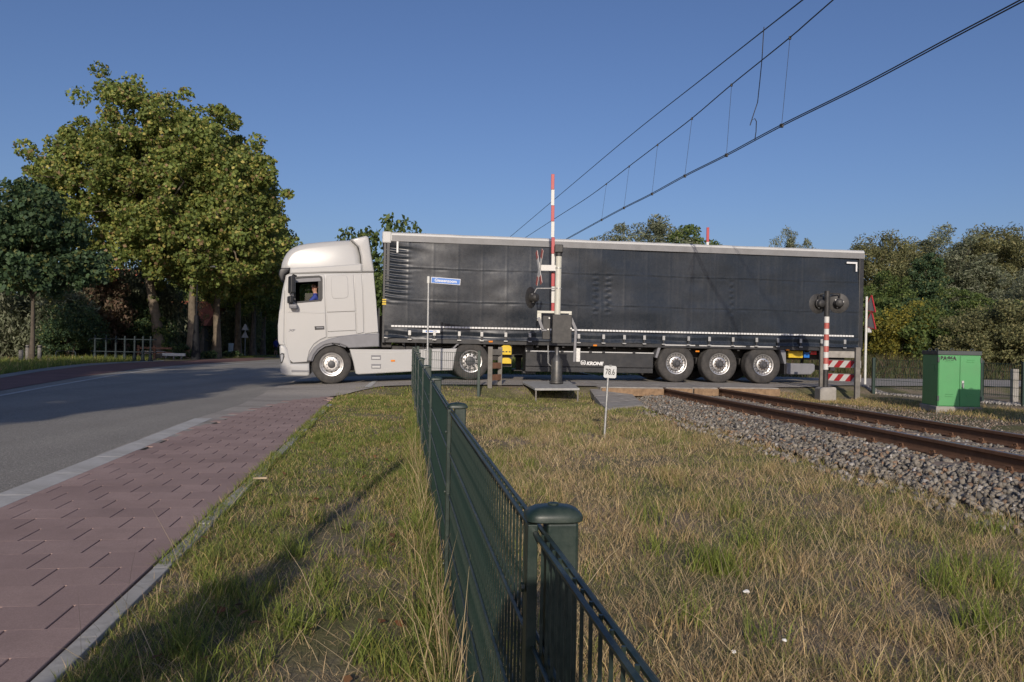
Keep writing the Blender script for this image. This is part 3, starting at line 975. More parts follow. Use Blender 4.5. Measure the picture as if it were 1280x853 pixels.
# ---- wheels --------------------------------------------------------
def wheel_parts(parent, x, z, y, Rr, width, dual=False, kind='steer', rim_r=0.292):
    """a wheel whose outer face is at local y, its axle along y; returns the wheel part (> tyre, rim, hub)"""
    w = bpy.data.objects.new('wheel', None); link(w, parent); w.location = (x, y, z)
    sw = 0.045
    def tyre(y0, y1, nm):
        p = [(rim_r-0.01, y0+0.03), (rim_r+0.012, y0+0.018), (rim_r+0.04, y0+0.004), (Rr*0.70, y0-0.004), (Rr*0.84, y0), (Rr*0.93, y0+0.014), (Rr*0.975, y0+0.03), (Rr*0.995, y0+0.055)]
        wd = (y1-0.055)-(y0+0.055)
        ng = 4
        for g in range(1, ng+1):
            c = y0+0.055 + wd*g/(ng+1)
            p += [(Rr, c-0.009), (Rr-0.016, c-0.007), (Rr-0.016, c+0.007), (Rr, c+0.009)]
        p += [(Rr*0.995, y1-0.055), (Rr*0.975, y1-0.03), (Rr*0.84, y1), (Rr*0.70, y1), (rim_r, y1-0.02)]
        mb = MB().lathe(p, axis='Y', n=56, cap=False)
        return mb.build(nm, M['tyre'], w, smooth=True)
    t = tyre(0.0, width, 'tyre')
    # raised rings of the sidewall
    if dual: tyre(width+0.06, 2*width+0.06, 'tyre')
    rm = MB()
    if kind == 'drive':       # deeply dished disc
        rp = [(rim_r+0.012, 0.012), (rim_r+0.008, 0.0), (rim_r-0.012, 0.004), (rim_r-0.022, 0.03), (rim_r-0.035, 0.10), (0.215, 0.16), (0.205, 0.175), (0.14, 0.165), (0.12, 0.165), (0.0, 0.165)]
    else:
        rp = [(rim_r+0.012, 0.012), (rim_r+0.008, 0.0), (rim_r-0.012, 0.004), (rim_r-0.02, 0.03), (rim_r-0.032, 0.075), (0.228, 0.085), (0.205, 0.055), (0.185, 0.03), (0.15, 0.022), (0.12, 0.022), (0.0, 0.022)]
    rm.lathe(rp, axis='Y', n=48, cap=False)
    rim = rm.build('rim', M['rim'], w, smooth=True)
    yd = 0.165 if kind == 'drive' else 0.022
    holes = MB()
    nh = 10
    for k in range(nh):
        a = 2*math.pi*(k+0.5)/nh
        hr, hs = (0.178, 0.026) if kind == 'drive' else (0.192, 0.024)
        yh = yd-0.006 if kind == 'drive' else 0.032
        holes.lathe([(hs, yh+0.02), (hs, yh), (0.0, yh-0.001)], (hr*math.cos(a), 0, hr*math.sin(a)), 'Y', 10, cap=False)
    holes.build('hand_holes', M['black_plastic'], rim)['kind'] = 'stuff'
    if kind == 'trailer':
        slots = MB()
        for k in range(20):
            a = 2*math.pi*k/20
            c = Vector((0.245*math.cos(a), 0.074, 0.245*math.sin(a)))
            slots.obox(c, (0.012*math.cos(a), 0, 0.012*math.sin(a)), (0, 0.006, 0), (-0.009*math.sin(a), 0, 0.009*math.cos(a)))
        slots.build('rim_slots', M['black_plastic'], rim)['kind'] = 'stuff'
    hb = MB()
    for k in range(10):
        a = 2*math.pi*k/10
        hb.lathe([(0.017, yd+0.002), (0.017, yd-0.03), (0.010, yd-0.042), (0.0, yd-0.042)], (0.132*math.cos(a), 0, 0.132*math.sin(a)), 'Y', 6, cap=False)
    hb.build('wheel_nuts', M['rusty_hub'] if kind == 'trailer' else M['rim'], rim)['kind'] = 'stuff'
    hp = [(0.112, yd+0.001), (0.108, yd-0.05), (0.085, yd-0.065), (0.06, yd-0.085), (0.052, yd-0.10), (0.0, yd-0.10)] if kind != 'drive' else [(0.13, yd+0.001), (0.125, yd-0.07), (0.10, yd-0.085), (0.05, yd-0.09), (0.0, yd-0.09)]
    if kind == 'steer': hp = [(0.098, yd+0.001), (0.094, yd-0.035), (0.07, yd-0.045), (0.03, yd-0.05), (0.0, yd-0.05)]
    MB().lathe(hp, axis='Y', n=24, cap=False).build('hub', M['dark_hub'], w, smooth=True)
    return w

# ---- tractor -------------------------------------------------------
TR_O = (-1.08, 21.37, 0.0); TR_RZ = R(12.0)
tractor = thing('truck_tractor', 'white tractor unit with high roof cab and driver at the open side window', 'truck', TR_O, TR_RZ)
tp = plane_map(TR_O, TR_RZ)
def z1(pts, d=0.0):         # points read from the enlargement of the cab (320,270) at 3.554
    return [tp(320+a/3.554, 270+b/3.554, d) for a, b in pts]
CW = 2.46                     # cab width

win = z1([(172, 282), (178, 275), (280, 270), (289, 274), (291, 284), (291, 366), (287, 375), (180, 384), (173, 378)])
body = z1([(131, 262), (150, 254), (300, 251), (470, 250), (524, 250), (536, 385), (546, 515), (547, 580), (480, 583), (412, 586), (398, 578), (370, 570), (338, 568), (302, 576), (274, 594), (254, 620), (245, 648), (160, 656), (146, 640), (136, 600), (104, 574), (97, 556), (96, 520), (97, 485), (104, 410), (116, 330)])
shell('cab_body', body, 0.02, CW-0.02, 0.07, M['white_paint'], tractor, holes=[win])
inner = offset_poly(body, 0.06)
shell('cab_interior', inner, 0.05, CW-0.05, 0.03, M['cab_interior'], tractor, holes=[win], flip=True)
# roof: narrower towards the top, rounded
roof = z1([(150, 255), (118, 243), (108, 230), (112, 206), (121, 182), (132, 163), (146, 147), (164, 135), (190, 125), (225, 118), (300, 110), (360, 106), (424, 103), (452, 132), (463, 175), (470, 248), (300, 252)])
zr0 = tp(320+300/3.554, 270+250/3.554)[1]; zr1 = tp(320+400/3.554, 270+104/3.554)[1]
def roof_taper(x, y, z):
    t = max(0.0, min(1.0, (z-zr0)/(zr1-zr0)))
    k = 1 - 0.10*t**1.6
    fx = max(0.0, min(1.0, (-3.4-x)/1.6))
    k -= 0.08*fx**2
    return CW/2 + (y-CW/2)*k
rf = shell('roof_fairing', roof, 0.0, CW, 0.16, M['white_paint'], tractor, segs=6, taper=roof_taper)
# ledge under the roof fairing
plate('roof_ledge', z1([(150, 258), (152, 232), (300, 224), (462, 212), (470, 214), (470, 249), (300, 252)]), -0.008, 0.1, M['white_paint'], tractor, bev=0.03)
sp = z1([(420, 104), (488, 88), (500, 94), (512, 170), (526, 249), (472, 249), (466, 180), (456, 138)])
shell('roof_spoiler', sp, -0.005, CW+0.005, 0.05, M['white_paint'], tractor, segs=4)
# front sun visor and windscreen
shell('sun_visor', z1([(100, 262), (104, 240), (112, 232), (152, 230), (149, 244), (128, 262), (122, 288), (110, 288)]), -0.01, CW+0.01, 0.03, M['black_plastic'], tractor)
shell('windscreen', z1([(124, 290), (131, 268), (128, 330), (112, 412), (103, 414)]), 0.06, CW-0.06, 0.02, M['dark_glass'], tractor)
# door and side panels, each standing on the cab body with a gap between
door = z1([(136, 270), (142, 263), (298, 260), (303, 264), (307, 400), (312, 538), (284, 550), (256, 570), (237, 600), (229, 634), (226, 648), (164, 652), (150, 640), (141, 604), (134, 560), (132, 500), (132, 380)])
dr = plate('door', door, -0.012, 0.05, M['white_paint'], tractor, hole=win)
plate('door_crease', z1([(140, 424), (306, 428), (306, 434), (140, 430)]), -0.018, 0.02, M['white_paint'], dr, bev=0.006)
plate('window_seal', offset_poly(win, -0.03), -0.016, 0.03, M['black_plastic'], dr, hole=offset_poly(win, 0.02), bev=0.006)
plate('window_deflector', z1([(176, 280), (287, 272), (289, 290), (177, 296)], 0.0), 0.0, 0.012, M['grey_plastic'], dr, bev=0.003)
plate('window_post', z1([(276, 288), (290, 284), (290, 373), (276, 375)]), 0.012, 0.02, M['black_plastic'], dr, bev=0.003)
glass = z1([(174, 284), (180, 277), (282, 271), (290, 282), (290, 368), (286, 374), (180, 382)])
g = MB().prism(glass, CW-0.035, CW-0.03).build('window_glass', M['glass'], tractor)
for nm, pts in (('side_panel', [(311, 264), (432, 259), (436, 330), (441, 423), (315, 428), (313, 340)]),
                ('side_panel', [(315, 433), (441, 428), (444, 508), (318, 514)]),
                ('side_panel', [(437, 259), (468, 258), (474, 340), (478, 518), (450, 524), (447, 440)]),
                ('side_panel', [(474, 256), (522, 254), (534, 385), (543, 516), (484, 523), (480, 420)]),
                ('side_panel', [(317, 518), (446, 511), (447, 527), (400, 532), (318, 541)])):
    plate(nm, z1(pts), -0.010, 0.045, M['white_paint'], tractor, bev=0.008)
blank = smooth_poly(z1([(333, 267), (408, 265), (411, 366), (336, 369)]), 2, 0.12)
plate('blank_window', blank, -0.020, 0.012, M['white_paint'], tractor, bev=0.012)
# grey wheel arch
arch = z1([(547, 522), (480, 525), (420, 529), (370, 536), (325, 546), (285, 562), (255, 585), (238, 612), (228, 645), (246, 645), (256, 618), (276, 592), (303, 574), (338, 566), (372, 569), (398, 578), (412, 587), (480, 584), (547, 581)])
plate('wheel_arch', arch, -0.045, 0.12, M['grey_plastic'], tractor, bev=0.02)
MB().tube([(x, 0.02, z) for x, z in z1([(247, 645), (258, 618), (279, 594), (305, 577), (338, 570), (372, 573), (400, 582)])], 0.03, 8).build('arch_lip', M['grey_plastic'], tractor, smooth=True)
# dark void above the wheel
MB().prism(z1([(248, 640), (262, 610), (300, 582), (340, 574), (395, 584), (430, 640), (440, 690), (250, 690)]), 0.42, 0.5).build('wheel_well', M['dark_chassis'], tractor)
# bumper, step, headlight
bump_o = z1([(104, 580), (112, 572), (131, 577), (144, 598), (150, 630), (156, 656), (237, 654), (238, 706), (228, 713), (135, 711), (116, 705), (107, 690), (106, 640)])
shell('bumper', bump_o, -0.015, CW+0.015, 0.05, M['white_paint'], tractor)
plate('step_tread', z1([(158, 684), (214, 686), (237, 686), (237, 694), (158, 694)]), -0.03, 0.05, M['grey_plastic'], tractor, bev=0.005)
plate('step_gap', z1([(160, 646), (238, 646), (238, 655), (160, 655)]), -0.004, 0.02, M['black_plastic'], tractor, bev=0.002)
hl = plate('headlight', z1([(107, 614), (116, 609), (126, 612), (127, 626), (118, 652), (110, 660), (107, 640)]), -0.024, 0.04, M['black_plastic'], tractor, bev=0.006)
plate('lens', z1([(110, 618), (117, 614), (122, 620), (117, 645), (111, 650)]), -0.030, 0.02, M['clear_lens'], hl, bev=0.004)
plate('corner_vane', z1([(98, 556), (97, 488), (104, 420), (112, 412), (124, 330), (129, 332), (126, 420), (124, 560), (130, 574), (104, 572)]), -0.004, 0.05, M['white_paint'], tractor, bev=0.012)
# door handle, badge
hd = plate('door_handle', z1([(260, 491), (303, 490), (304, 505), (262, 507)]), -0.020, 0.02, M['black_plastic'], tractor, bev=0.006)
plate('handle_pull', z1([(268, 494), (300, 494), (300, 500), (268, 500)]), -0.032, 0.014, M['grey_plastic'], hd, bev=0.004)
bx0, bz0 = tp(320+146/3.554, 270+513/3.554)
text_obj('badge', 'XF', 0.075, M['grey_plastic'], tractor, (bx0, -0.0145, bz0), (R(90), 0, 0), 0.002, 0.2, 1.6, 0.004)
# mirrors: tall main mirror, wide-angle mirror below it, kerb mirror, arms
def rbox(name, c, s, mat, parent, bev=0.02, rot=(0, 0, 0)):
    o = MB().box(-s[0]/2, s[0]/2, -s[1]/2, s[1]/2, -s[2]/2, s[2]/2).build(name, mat, parent, bevel=bev, loc=c, rot=rot, seg=3)
    return o
mx, mz = tp(320+158/3.554, 270+306/3.554, -0.22)
mir = rbox('mirror', (mx, -0.22, mz), (0.125, 0.26, 0.44), M['black_plastic'], tractor, 0.035, (0, 0, R(18)))
m2x, m2z = tp(320+153/3.554, 270+373/3.554, -0.22)
rbox('mirror', (m2x, -0.22, m2z), (0.12, 0.24, 0.19), M['black_plastic'], tractor, 0.035, (0, 0, R(18)))
m3x, m3z = tp(320+166/3.554, 270+401/3.554, -0.16)
rbox('mirror', (m3x, -0.16, m3z), (0.20, 0.22, 0.12), M['grey_plastic'], tractor, 0.04, (R(8), 0, 0))
MB().tube([(mx+0.10, 0.0, mz+0.24), (mx+0.03, -0.12, mz+0.26), (mx, -0.2, mz+0.2)], 0.02, 8).tube([(m2x+0.1, 0.0, m2z-0.13), (m2x+0.03, -0.12, m2z-0.15), (m2x, -0.2, m2z-0.1)], 0.02, 8).build('mirror_arm', M['black_plastic'], tractor, smooth=True)
for c in (mir,):
    MB().box(0.055, 0.067, -0.10, 0.10, -0.19, 0.19).build('mirror_glass', M['clear_lens'], c)
# side skirt behind the cab with two step openings and a marker lamp
sk = [tp(*p) for p in ((437.0, 436.6), (500, 437.2), (571.5, 435.8), (568.5, 447), (566.0, 463.0), (516, 464.6), (447.5, 468.2), (444.5, 467.0), (441.5, 452))]
skirt = plate('side_skirt', sk, 0.02, 0.10, M['white_paint'], tractor, bev=0.02)
for (a, b2, c, d) in ((464.0, 444.2, 476.0, 450.0), (464.2, 455.2, 476.2, 461.0)):
    st = plate('step_opening', [tp(*p) for p in ((a, b2), (c, b2+.1), (c, d+.1), (a, d))], 0.010, 0.015, M['grey_plastic'], skirt, bev=0.004)
    plate('step_plate', [tp(*p) for p in ((a+1, b2+2.4), (c-1, b2+2.4), (c-1, d-1.2), (a+1, d-1.2))], 0.006, 0.01, M['white_trim'], st, bev=0.003)
plate('marker_lamp', [tp(*p) for p in ((488.6, 450.0), (493.8, 450.1), (493.8, 452.4), (488.6, 452.3))], 0.008, 0.02, M['orange_lens'], skirt, bev=0.004)
plate('skirt_seam', [tp(*p) for p in ((444, 440.6), (568, 440.4), (568, 441.0), (444, 441.2))], 0.014, 0.01, M['white_trim'], skirt, bev=0.002)
# wheels
swx, swz = tp(414.3, 459.8)
STEER_Z = swz
WS = 0.505
gz = Hs(*( (Matrix.Rotation(TR_RZ, 2) @ Vector((swx, 0.2))) + Vector(TR_O[:2]) )) + 0.028
wheel_parts(tractor, swx, gz+WS, 0.06, WS, 0.33, False, 'steer')
wf = wheel_parts(tractor, swx, gz+WS, CW-0.06, WS, 0.33, False, 'steer'); wf.rotation_euler = (0, 0, math.pi)
dwx = 0.0
gz2 = Hs(*((Matrix.Rotation(TR_RZ, 2) @ Vector((dwx, 0.2))) + Vector(TR_O[:2]))) + 0.028
wheel_parts(tractor, dwx, gz2+0.505, 0.04, 0.505, 0.28, True, 'drive')
wf = wheel_parts(tractor, dwx, gz2+0.505, CW-0.04, 0.505, 0.28, True, 'drive'); wf.rotation_euler = (0, 0, math.pi)
# rear wheel guard
ga = []
for k in range(13):
    a = math.pi*(1.05 - 0.75*k/12)
    ga.append((dwx+0.60*math.cos(a), gz2+0.505+0.60*math.sin(a)))
gb = [(dwx+(x-dwx)*0.93, gz2+0.505+(z-gz2-0.505)*0.93) for x, z in ga]
MB().prism(ga+gb[::-1], 0.03, 0.68).build('wheel_guard', M['grey_plastic'], tractor, bevel=0.01)
# chassis rails, fifth wheel, tank, exhaust box, hoses and a valve rack behind the cab
ch = MB()
for y in (0.85, 1.60):
    ch.box(swx-0.9, 0.9, y-0.04, y+0.04, 0.55, 0.85)
for x in (swx, 0.0): ch.box(x-0.09, x+0.09, 0.4, CW-0.4, 0.40, 0.58)
ch.build('chassis_frame', M['dark_chassis'], tractor, bevel=0.01)
MB().lathe([(0.45, 1.0), (0.48, 1.04), (0.48, 1.09), (0.40, 1.10), (0.0, 1.10)], (-0.62, CW/2, 0.0), 'Z', 28).box(-1.1, -0.15, 0.8, 1.65, 0.86, 1.0).build('fifth_wheel', M['dark_chassis'], tractor)
rx = tp(474, 400)[0]
bkt = MB()
bkt.box(rx+0.02, rx+0.35, 0.3, CW-0.3, 0.86, 1.0)
bkt.box(rx+0.03, rx+0.20, 0.5, CW-0.5, 1.0, 1.7)
bkt.build('hose_rack', M['dark_chassis'], tractor, bevel=0.01)
hs = MB()
for k in range(4):
    y = 0.9+0.16*k
    hs.tube([(rx+0.2, y, 1.55), (rx+0.4, y+0.05, 1.2), (rx+0.55, y+0.02, 1.12), (rx+0.72, y, 1.35), (rx+0.78, y, 1.75)], 0.018, 8)
hs.build('air_hoses', M['black_plastic'], tractor, smooth=True)
MB().box(rx+0.35, -0.7, 0.35, 0.75, 0.40, 0.92).build('tank', M['dark_chassis'], tractor, bevel=0.05)
MB().box(rx+0.35, -0.7, CW-0.75, CW-0.35, 0.40, 0.92).build('tank', M['dark_chassis'], tractor, bevel=0.05)
MB().box(rx-0.02, rx+0.01, 0.1, CW-0.1, 0.98, 1.9).build('cab_rear_wall', M['black_plastic'], tractor)
MB().box(swx-1.25, swx+1.0, 0.4, CW-0.4, 0.35, 0.75).build('engine', M['dark_chassis'], tractor)
# seat, steering wheel
seat = MB()
wx, wz = tp(320+262/3.554, 270+352/3.554, 0.45)
FLOOR = wz-0.94
DY = 0.46
seat.box(wx-0.20, wx+0.36, DY-0.25, DY+0.25, FLOOR+0.20, FLOOR+0.36)
seat.build('seat', M['seat'], tractor, bevel=0.05)
MB().box(wx+0.20, wx+0.33, DY-0.25, DY+0.25, FLOOR+0.36, FLOOR+1.12).build('seat_back', M['seat'], tractor, bevel=0.05)
sw_c = Vector((wx-0.50, DY, FLOOR+0.52))
tor = MB()
ptsw = []
for k in range(25):
    a = 2*math.pi*k/24
    ptsw.append(sw_c + Vector((0.10*math.cos(a), 0.22*math.sin(a), 0.19*math.cos(a))))
tor.tube(ptsw, 0.016, 8, cap=False)
tor.tube([sw_c, sw_c+Vector((-0.15, 0, -0.3))], 0.04, 8)
tor.tube([ptsw[0], sw_c, ptsw[12]], 0.014, 6)
tor.build('steering_wheel', M['black_plastic'], tractor, smooth=True)
dash = MB().prism([(wx-0.76, FLOOR+0.1), (wx-0.62, FLOOR+0.1), (wx-0.64, FLOOR+0.44), (wx-0.72, FLOOR+0.48)], 0.12, CW-0.12)
dash.build('dashboard', M['cab_interior'], tractor, bevel=0.03)

# ---- the driver ------------------------------------------------------
def skin_body(name, joints, bones, mats, region, parent, root=0, sub=2):
    """one continuous body grown around a skeleton; region(co) gives the material index"""
    me = bpy.data.meshes.new('tmp_body')
    me.from_pydata([j[0] for j in joints], bones, [])
    tmp = bpy.data.objects.new('tmp_body', me); COL.objects.link(tmp)
    sk_ = tmp.modifiers.new('skin', 'SKIN'); sk_.use_smooth_shade = True
    for i, j in enumerate(joints):
        r = j[1] if isinstance(j[1], tuple) else (j[1], j[1])
        me.skin_vertices[0].data[i].radius = r
        me.skin_vertices[0].data[i].use_root = (i == root)
    sb = tmp.modifiers.new('sub', 'SUBSURF'); sb.levels = sub; sb.render_levels = sub
    bpy.context.view_layer.update()
    out = bpy.data.meshes.new_from_object(tmp.evaluated_get(bpy.context.evaluated_depsgraph_get()))
    bpy.data.objects.remove(tmp)
    out.name = name
    out.materials.clear()
    for m in mats: out.materials.append(m)
    for p in out.polygons:
        p.material_index = region(p.center)
        p.use_smooth = True
    return obj(name, out, parent)

def hand_joints(J, B, wrist_i, w, d, side, up, r=0.008):
    """palm and five fingers from a wrist; d forward, side to the thumb side, up out of the back of the hand"""
    d = d.normalized(); side = side.normalized(); up = up.normalized()
    palm = len(J); J.append((w+d*0.05, (0.035, 0.016))); B.append((wrist_i, palm))
    pal2 = len(J); J.append((w+d*0.085, (0.036, 0.014))); B.append((palm, pal2))
    for k, (o, L) in enumerate(((0.028, 0.072), (0.010, 0.082), (-0.009, 0.076), (-0.027, 0.060))):
        a = len(J); J.append((w+d*0.098+side*o, r*1.05)); B.append((pal2, a))
        b_ = len(J); J.append((w+d*(0.098+L*0.45)+side*o-up*0.012, r)); B.append((a, b_))
        c = len(J); J.append((w+d*(0.098+L*0.70)+side*o-up*0.040, r*0.9)); B.append((b_, c))
    a = len(J); J.append((w+d*0.055+side*0.045-up*0.008, r*1.2)); B.append((palm, a))
    b_ = len(J); J.append((w+d*0.085+side*0.062-up*0.022, r)); B.append((a, b_))


drv = thing('person', 'driver with dark hair and glasses in a blue shirt at the truck window', 'person', (0, 0, 0), 0)
drv.matrix_world = Matrix.Translation(TR_O) @ Matrix.Rotation(TR_RZ, 4, 'Z')
hip = Vector((wx+0.05, DY, FLOOR+0.45))
J = []; B = []
def jn(p, r, prev=None):
    J.append((Vector(p), r))
    if prev is not None: B.append((prev, len(J)-1))
    return len(J)-1
pel = jn(hip, (0.16, 0.12))
sp1 = jn(hip+Vector((-0.01, 0, 0.20)), (0.155, 0.125), pel)
chest = jn(hip+Vector((-0.03, 0, 0.38)), (0.17, 0.125), sp1)
neckb = jn(hip+Vector((-0.04, 0, 0.51)), (0.07, 0.065), chest)
neck = jn(hip+Vector((-0.05, -0.005, 0.57)), 0.052, neckb)
chin = jn(hip+Vector((-0.065, -0.015, 0.63)), (0.068, 0.075), neck)
mid = jn(hip+Vector((-0.06, -0.015, 0.70)), (0.082, 0.095), chin)
crown_ = jn(hip+Vector((-0.05, -0.01, 0.765)), (0.066, 0.078), mid)
for s in (-1, 1):
    sh_ = jn(hip+Vector((-0.04, s*0.19, 0.44)), 0.065, chest)
    if s < 0:
        el = jn(hip+Vector((-0.22, s*0.27, 0.22)), 0.047, sh_)
        wr = jn(Vector((sw_c.x+0.10, DY+s*0.20, sw_c.z+0.10)), 0.030, el)
    else:
        el = jn(hip+Vector((-0.20, s*0.27, 0.20)), 0.047, sh_)
        wr = jn(Vector((sw_c.x+0.10, DY+s*0.19, sw_c.z+0.08)), 0.030, el)
    hand_joints(J, B, wr, J[wr][0], Vector((-1, -0.1*s, 0.25)), Vector((0, -s, 0.3)), Vector((0.2, 0, 1)))
for s in (-1, 1):
    th = jn(hip+Vector((-0.08, s*0.10, -0.02)), 0.09, pel)
    kn = jn(hip+Vector((-0.46, s*0.13, 0.02)), 0.065, th)
    an = jn(hip+Vector((-0.56, s*0.13, -0.36)), 0.045, kn)
    ft = jn(hip+Vector((-0.74, s*0.13, -0.41)), 0.04, an)
def drv_region(c):
    r = c-hip
    if r.z > 0.535: return 0
    if r.x < -0.24 and r.z > 0.06: return 0            # forearms and hands
    if r.z < 0.05: return 2
    return 1
skin_body('body', J, B, [M['skin'], M['shirt_blue'], M['trousers']], drv_region, drv)
hc = hip+Vector((-0.06, -0.015, 0.70))
# the head is turned to the window (towards -y): nose, ears, hair cap, glasses
fd = Vector((-0.45, -0.89, 0)).normalized(); sd = Vector((fd.y, -fd.x, 0))
MB().lathe([(0.0, -0.03), (0.012, -0.015), (0.016, 0.0), (0.0, 0.03)], hc+fd*0.094+Vector((0, 0, -0.012)), 'Z', 8, cap=False).build('nose', M['skin'], drv, smooth=True)
hr = MB()
vs = []; fs = []
N1, N2 = 16, 8
for i in range(N2+1):
    ph = math.pi/2*i/N2*1.25
    for k in range(N1):
        a = 2*math.pi*k/N1
        dv = Vector((math.cos(a)*math.sin(ph), math.sin(a)*math.sin(ph), math.cos(ph)))
        face = max(0.0, dv.dot(fd))
        rr = 0.105 - (0.02*face if dv.z < 0.75 else 0)
        p = hc+Vector((0, 0, 0.015))+Vector((dv.x*rr*0.93, dv.y*rr*0.93, max(dv.z, -0.35+0.85*face)*rr*1.02))
        vs.append(p)
for i in range(N2):
    for k in range(N1):
        fs.append((i*N1+k, i*N1+(k+1) % N1, (i+1)*N1+(k+1) % N1, (i+1)*N1+k))
hr.add(vs, fs).build('hair', M['hair'], drv, smooth=True)
gl = MB()
for s in (-1, 1):
    c = hc+fd*0.100+sd*s*0.034+Vector((0, 0, 0.012))
    pts = [c+sd*0.027*math.cos(2*math.pi*k/12)+Vector((0, 0, 0.018*math.sin(2*math.pi*k/12))) for k in range(13)]
    gl.tube(pts, 0.003, 5, cap=False)
    gl.tube([c+sd*s*0.027, hc+sd*s*0.088-fd*0.0], 0.003, 5)
    e = hc+sd*s*0.09+Vector((0, 0, -0.005))
gl.tube([hc+fd*0.100-sd*0.008+Vector((0, 0, 0.012)), hc+fd*0.100+sd*0.008+Vector((0, 0, 0.012))], 0.003, 5)
gl.build('glasses', M['black_plastic'], drv)
ft_ = MB()
for s in (-1, 1):
    c = hc+fd*0.090+sd*s*0.034+Vector((0, 0, 0.012))
    ft_.lathe([(0.0, -0.008), (0.008, -0.005), (0.011, 0.0), (0.008, 0.005), (0.0, 0.008)], c, 'Z', 8, cap=False)
ft_.build('eyes', M['white_print'], drv, smooth=True)
MB().obox(hc+fd*0.090+Vector((0, 0, -0.052)), sd*0.022, fd*0.006, Vector((0, 0, 0.004))).build('mouth', M['red_faded'], drv, bevel=0.003)
for s in (-1, 1):
    MB().lathe([(0.0, -0.03), (0.014, -0.018), (0.018, 0.005), (0.012, 0.026), (0.0, 0.03)], hc+sd*s*0.088+Vector((0, 0, -0.005)), 'Z', 8, cap=False).build('ear', M['skin'], drv, smooth=True)

# ---- trailer ---------------------------------------------------------
TL_O = (-3.38, 21.0, 0.0); TL_RZ = R(8.46)
trailer = thing('semi_trailer', 'long black curtain-sided semi-trailer with white roof rail on the level crossing', 'trailer', TL_O, TL_RZ)
lp = plane_map(TL_O, TL_RZ)
TLEN, TWID = 13.6, 2.50
ZB, ZT, ZR = 1.30, 3.76, 3.90     # rail bottom of the curtain body, curtain top, roof

def curtain_mat():
    m, nt, b = new_mat('curtain_black')
    v = coords(nt)
    n1 = noise(nt, v, 0.8, 6, 0.6)
    n2 = noise(nt, v, 9.0, 6, 0.7)
    c = ramp(nt, n1, [(0.3, (0.016, 0.021, 0.029)), (0.7, (0.023, 0.029, 0.038))])
    c = mixc(nt, ramp(nt, n2, [(0.55, 0.0), (0.8, 0.18)]), c, (0.08, 0.08, 0.08))
    streak = noise(nt, coords(nt, (5.0, 5.0, 0.35)), 1.6, 6, 0.7)
    c = mixc(nt, ramp(nt, streak, [(0.52, 0.0), (0.78, 0.30)]), c, (0.085, 0.083, 0.08))
    nt.links.new(c, b.inputs['Base Color'])
    r = ramp(nt, n2, [(0.3, 0.22), (0.7, 0.34)])
    nt.links.new(r, b.inputs['Roughness'])
    b.inputs['Specular IOR Level'].default_value = 0.5
    bump(nt, b, noise(nt, v, 240, 2, 0.5), 0.06, 0.002)
    return m
M['curtain'] = curtain_mat()
M['roof_shade_grey'] = surf('roof_shade_grey', (0.23, 0.23, 0.235), 0.5, var=0.1, vscale=3, dirt=(0.14, 0.13, 0.12), dscale=2, damt=0.4)  # grey with dirt patches; the grey paints shade onto the white roof edge

def vn(x, y, s_, seed):
    r = np.random.default_rng(seed).uniform(-1, 1, (64, 64))
    a = x/s_+20; b_ = y/s_+20
    i = np.floor(a).astype(int); j = np.floor(b_).astype(int)
    p = a-i; q_ = b_-j
    p = p*p*(3-2*p); q_ = q_*q_*(3-2*q_)
    g_ = lambda m, n: r[m % 64, n % 64]
    return (g_(i, j)*(1-p)+g_(i+1, j)*p)*(1-q_)+(g_(i, j+1)*(1-p)+g_(i+1, j+1)*p)*q_

def curtain_disp(u, z):
    d = 0.034*vn(u, z, 1.9, 3)+0.018*vn(u, z*1.3, 0.85, 8)+0.006*vn(u, z*1.6, 0.45, 4)+0.010*np.sin(u*1.9+0.6)*np.sin((z-1.0)*1.5) + 0.008*np.sin(u*0.83+2.0+z*0.9)
    d += 0.006*np.sin(u*3.7+z*1.3+1)*np.sin(z*2.2)
    # welded seams: upright and level
    k = (u-0.62) % 0.655
    dist = np.minimum(k, 0.655-k)
    d += 0.0022*np.exp(-(dist/0.020)**2)
    for zz in (2.12, 2.98):
        d += 0.004*np.exp(-((z-zz-0.01*np.sin(u*2))/0.014)**2) - 0.004*np.exp(-((z-zz+0.035)/0.03)**2)*(0.5+0.5*np.sin(u*9.6))
    # bunched folds at the front corner
    fr = np.exp(-(u/0.55)**4)*sst(1.9, 2.4, z)*(1-sst(3.45, 3.6, z))
    d += fr*0.016*np.sin(z*46+1.2*np.sin(u*4)+2.5*u)
    d += np.exp(-((u-0.05)/0.7)**2)*sst(3.35, 3.5, z)*0.025*np.sin(z*14+u*3.0)
    # bumps of the posts pressing through
    for uu in (6.05, 5.7):
        w = np.exp(-((u-uu)/0.07)**2)*sst(1.75, 2.0, z)*(1-sst(2.9, 3.1, z))
        d += w*0.007*np.sin(z*38+uu+0.8*np.sin(z*7))
    w = np.exp(-((u-9.62)/0.05)**2)*sst(1.7, 2.0, z)*(1-sst(2.8, 3.0, z))
    d += w*0.005*np.sin(z*34+np.sin(z*5))
    # loose lower hem
    lo = 1-sst(1.16, 1.50, z)
    d += lo*(0.014*np.sin(z*30+0.5*np.sin(u*2.5)) + 0.010*np.sin(u*4.6) + 0.02*np.exp(-(u/1.3)**2)*np.sin(u*5+z*18))
    return d
us = np.linspace(0.02, TLEN-0.14, 520); zs = np.linspace(1.10, ZT, 130)
UU, ZZ = np.meshgrid(us, zs, indexing='ij')
DD = curtain_disp(UU, ZZ)
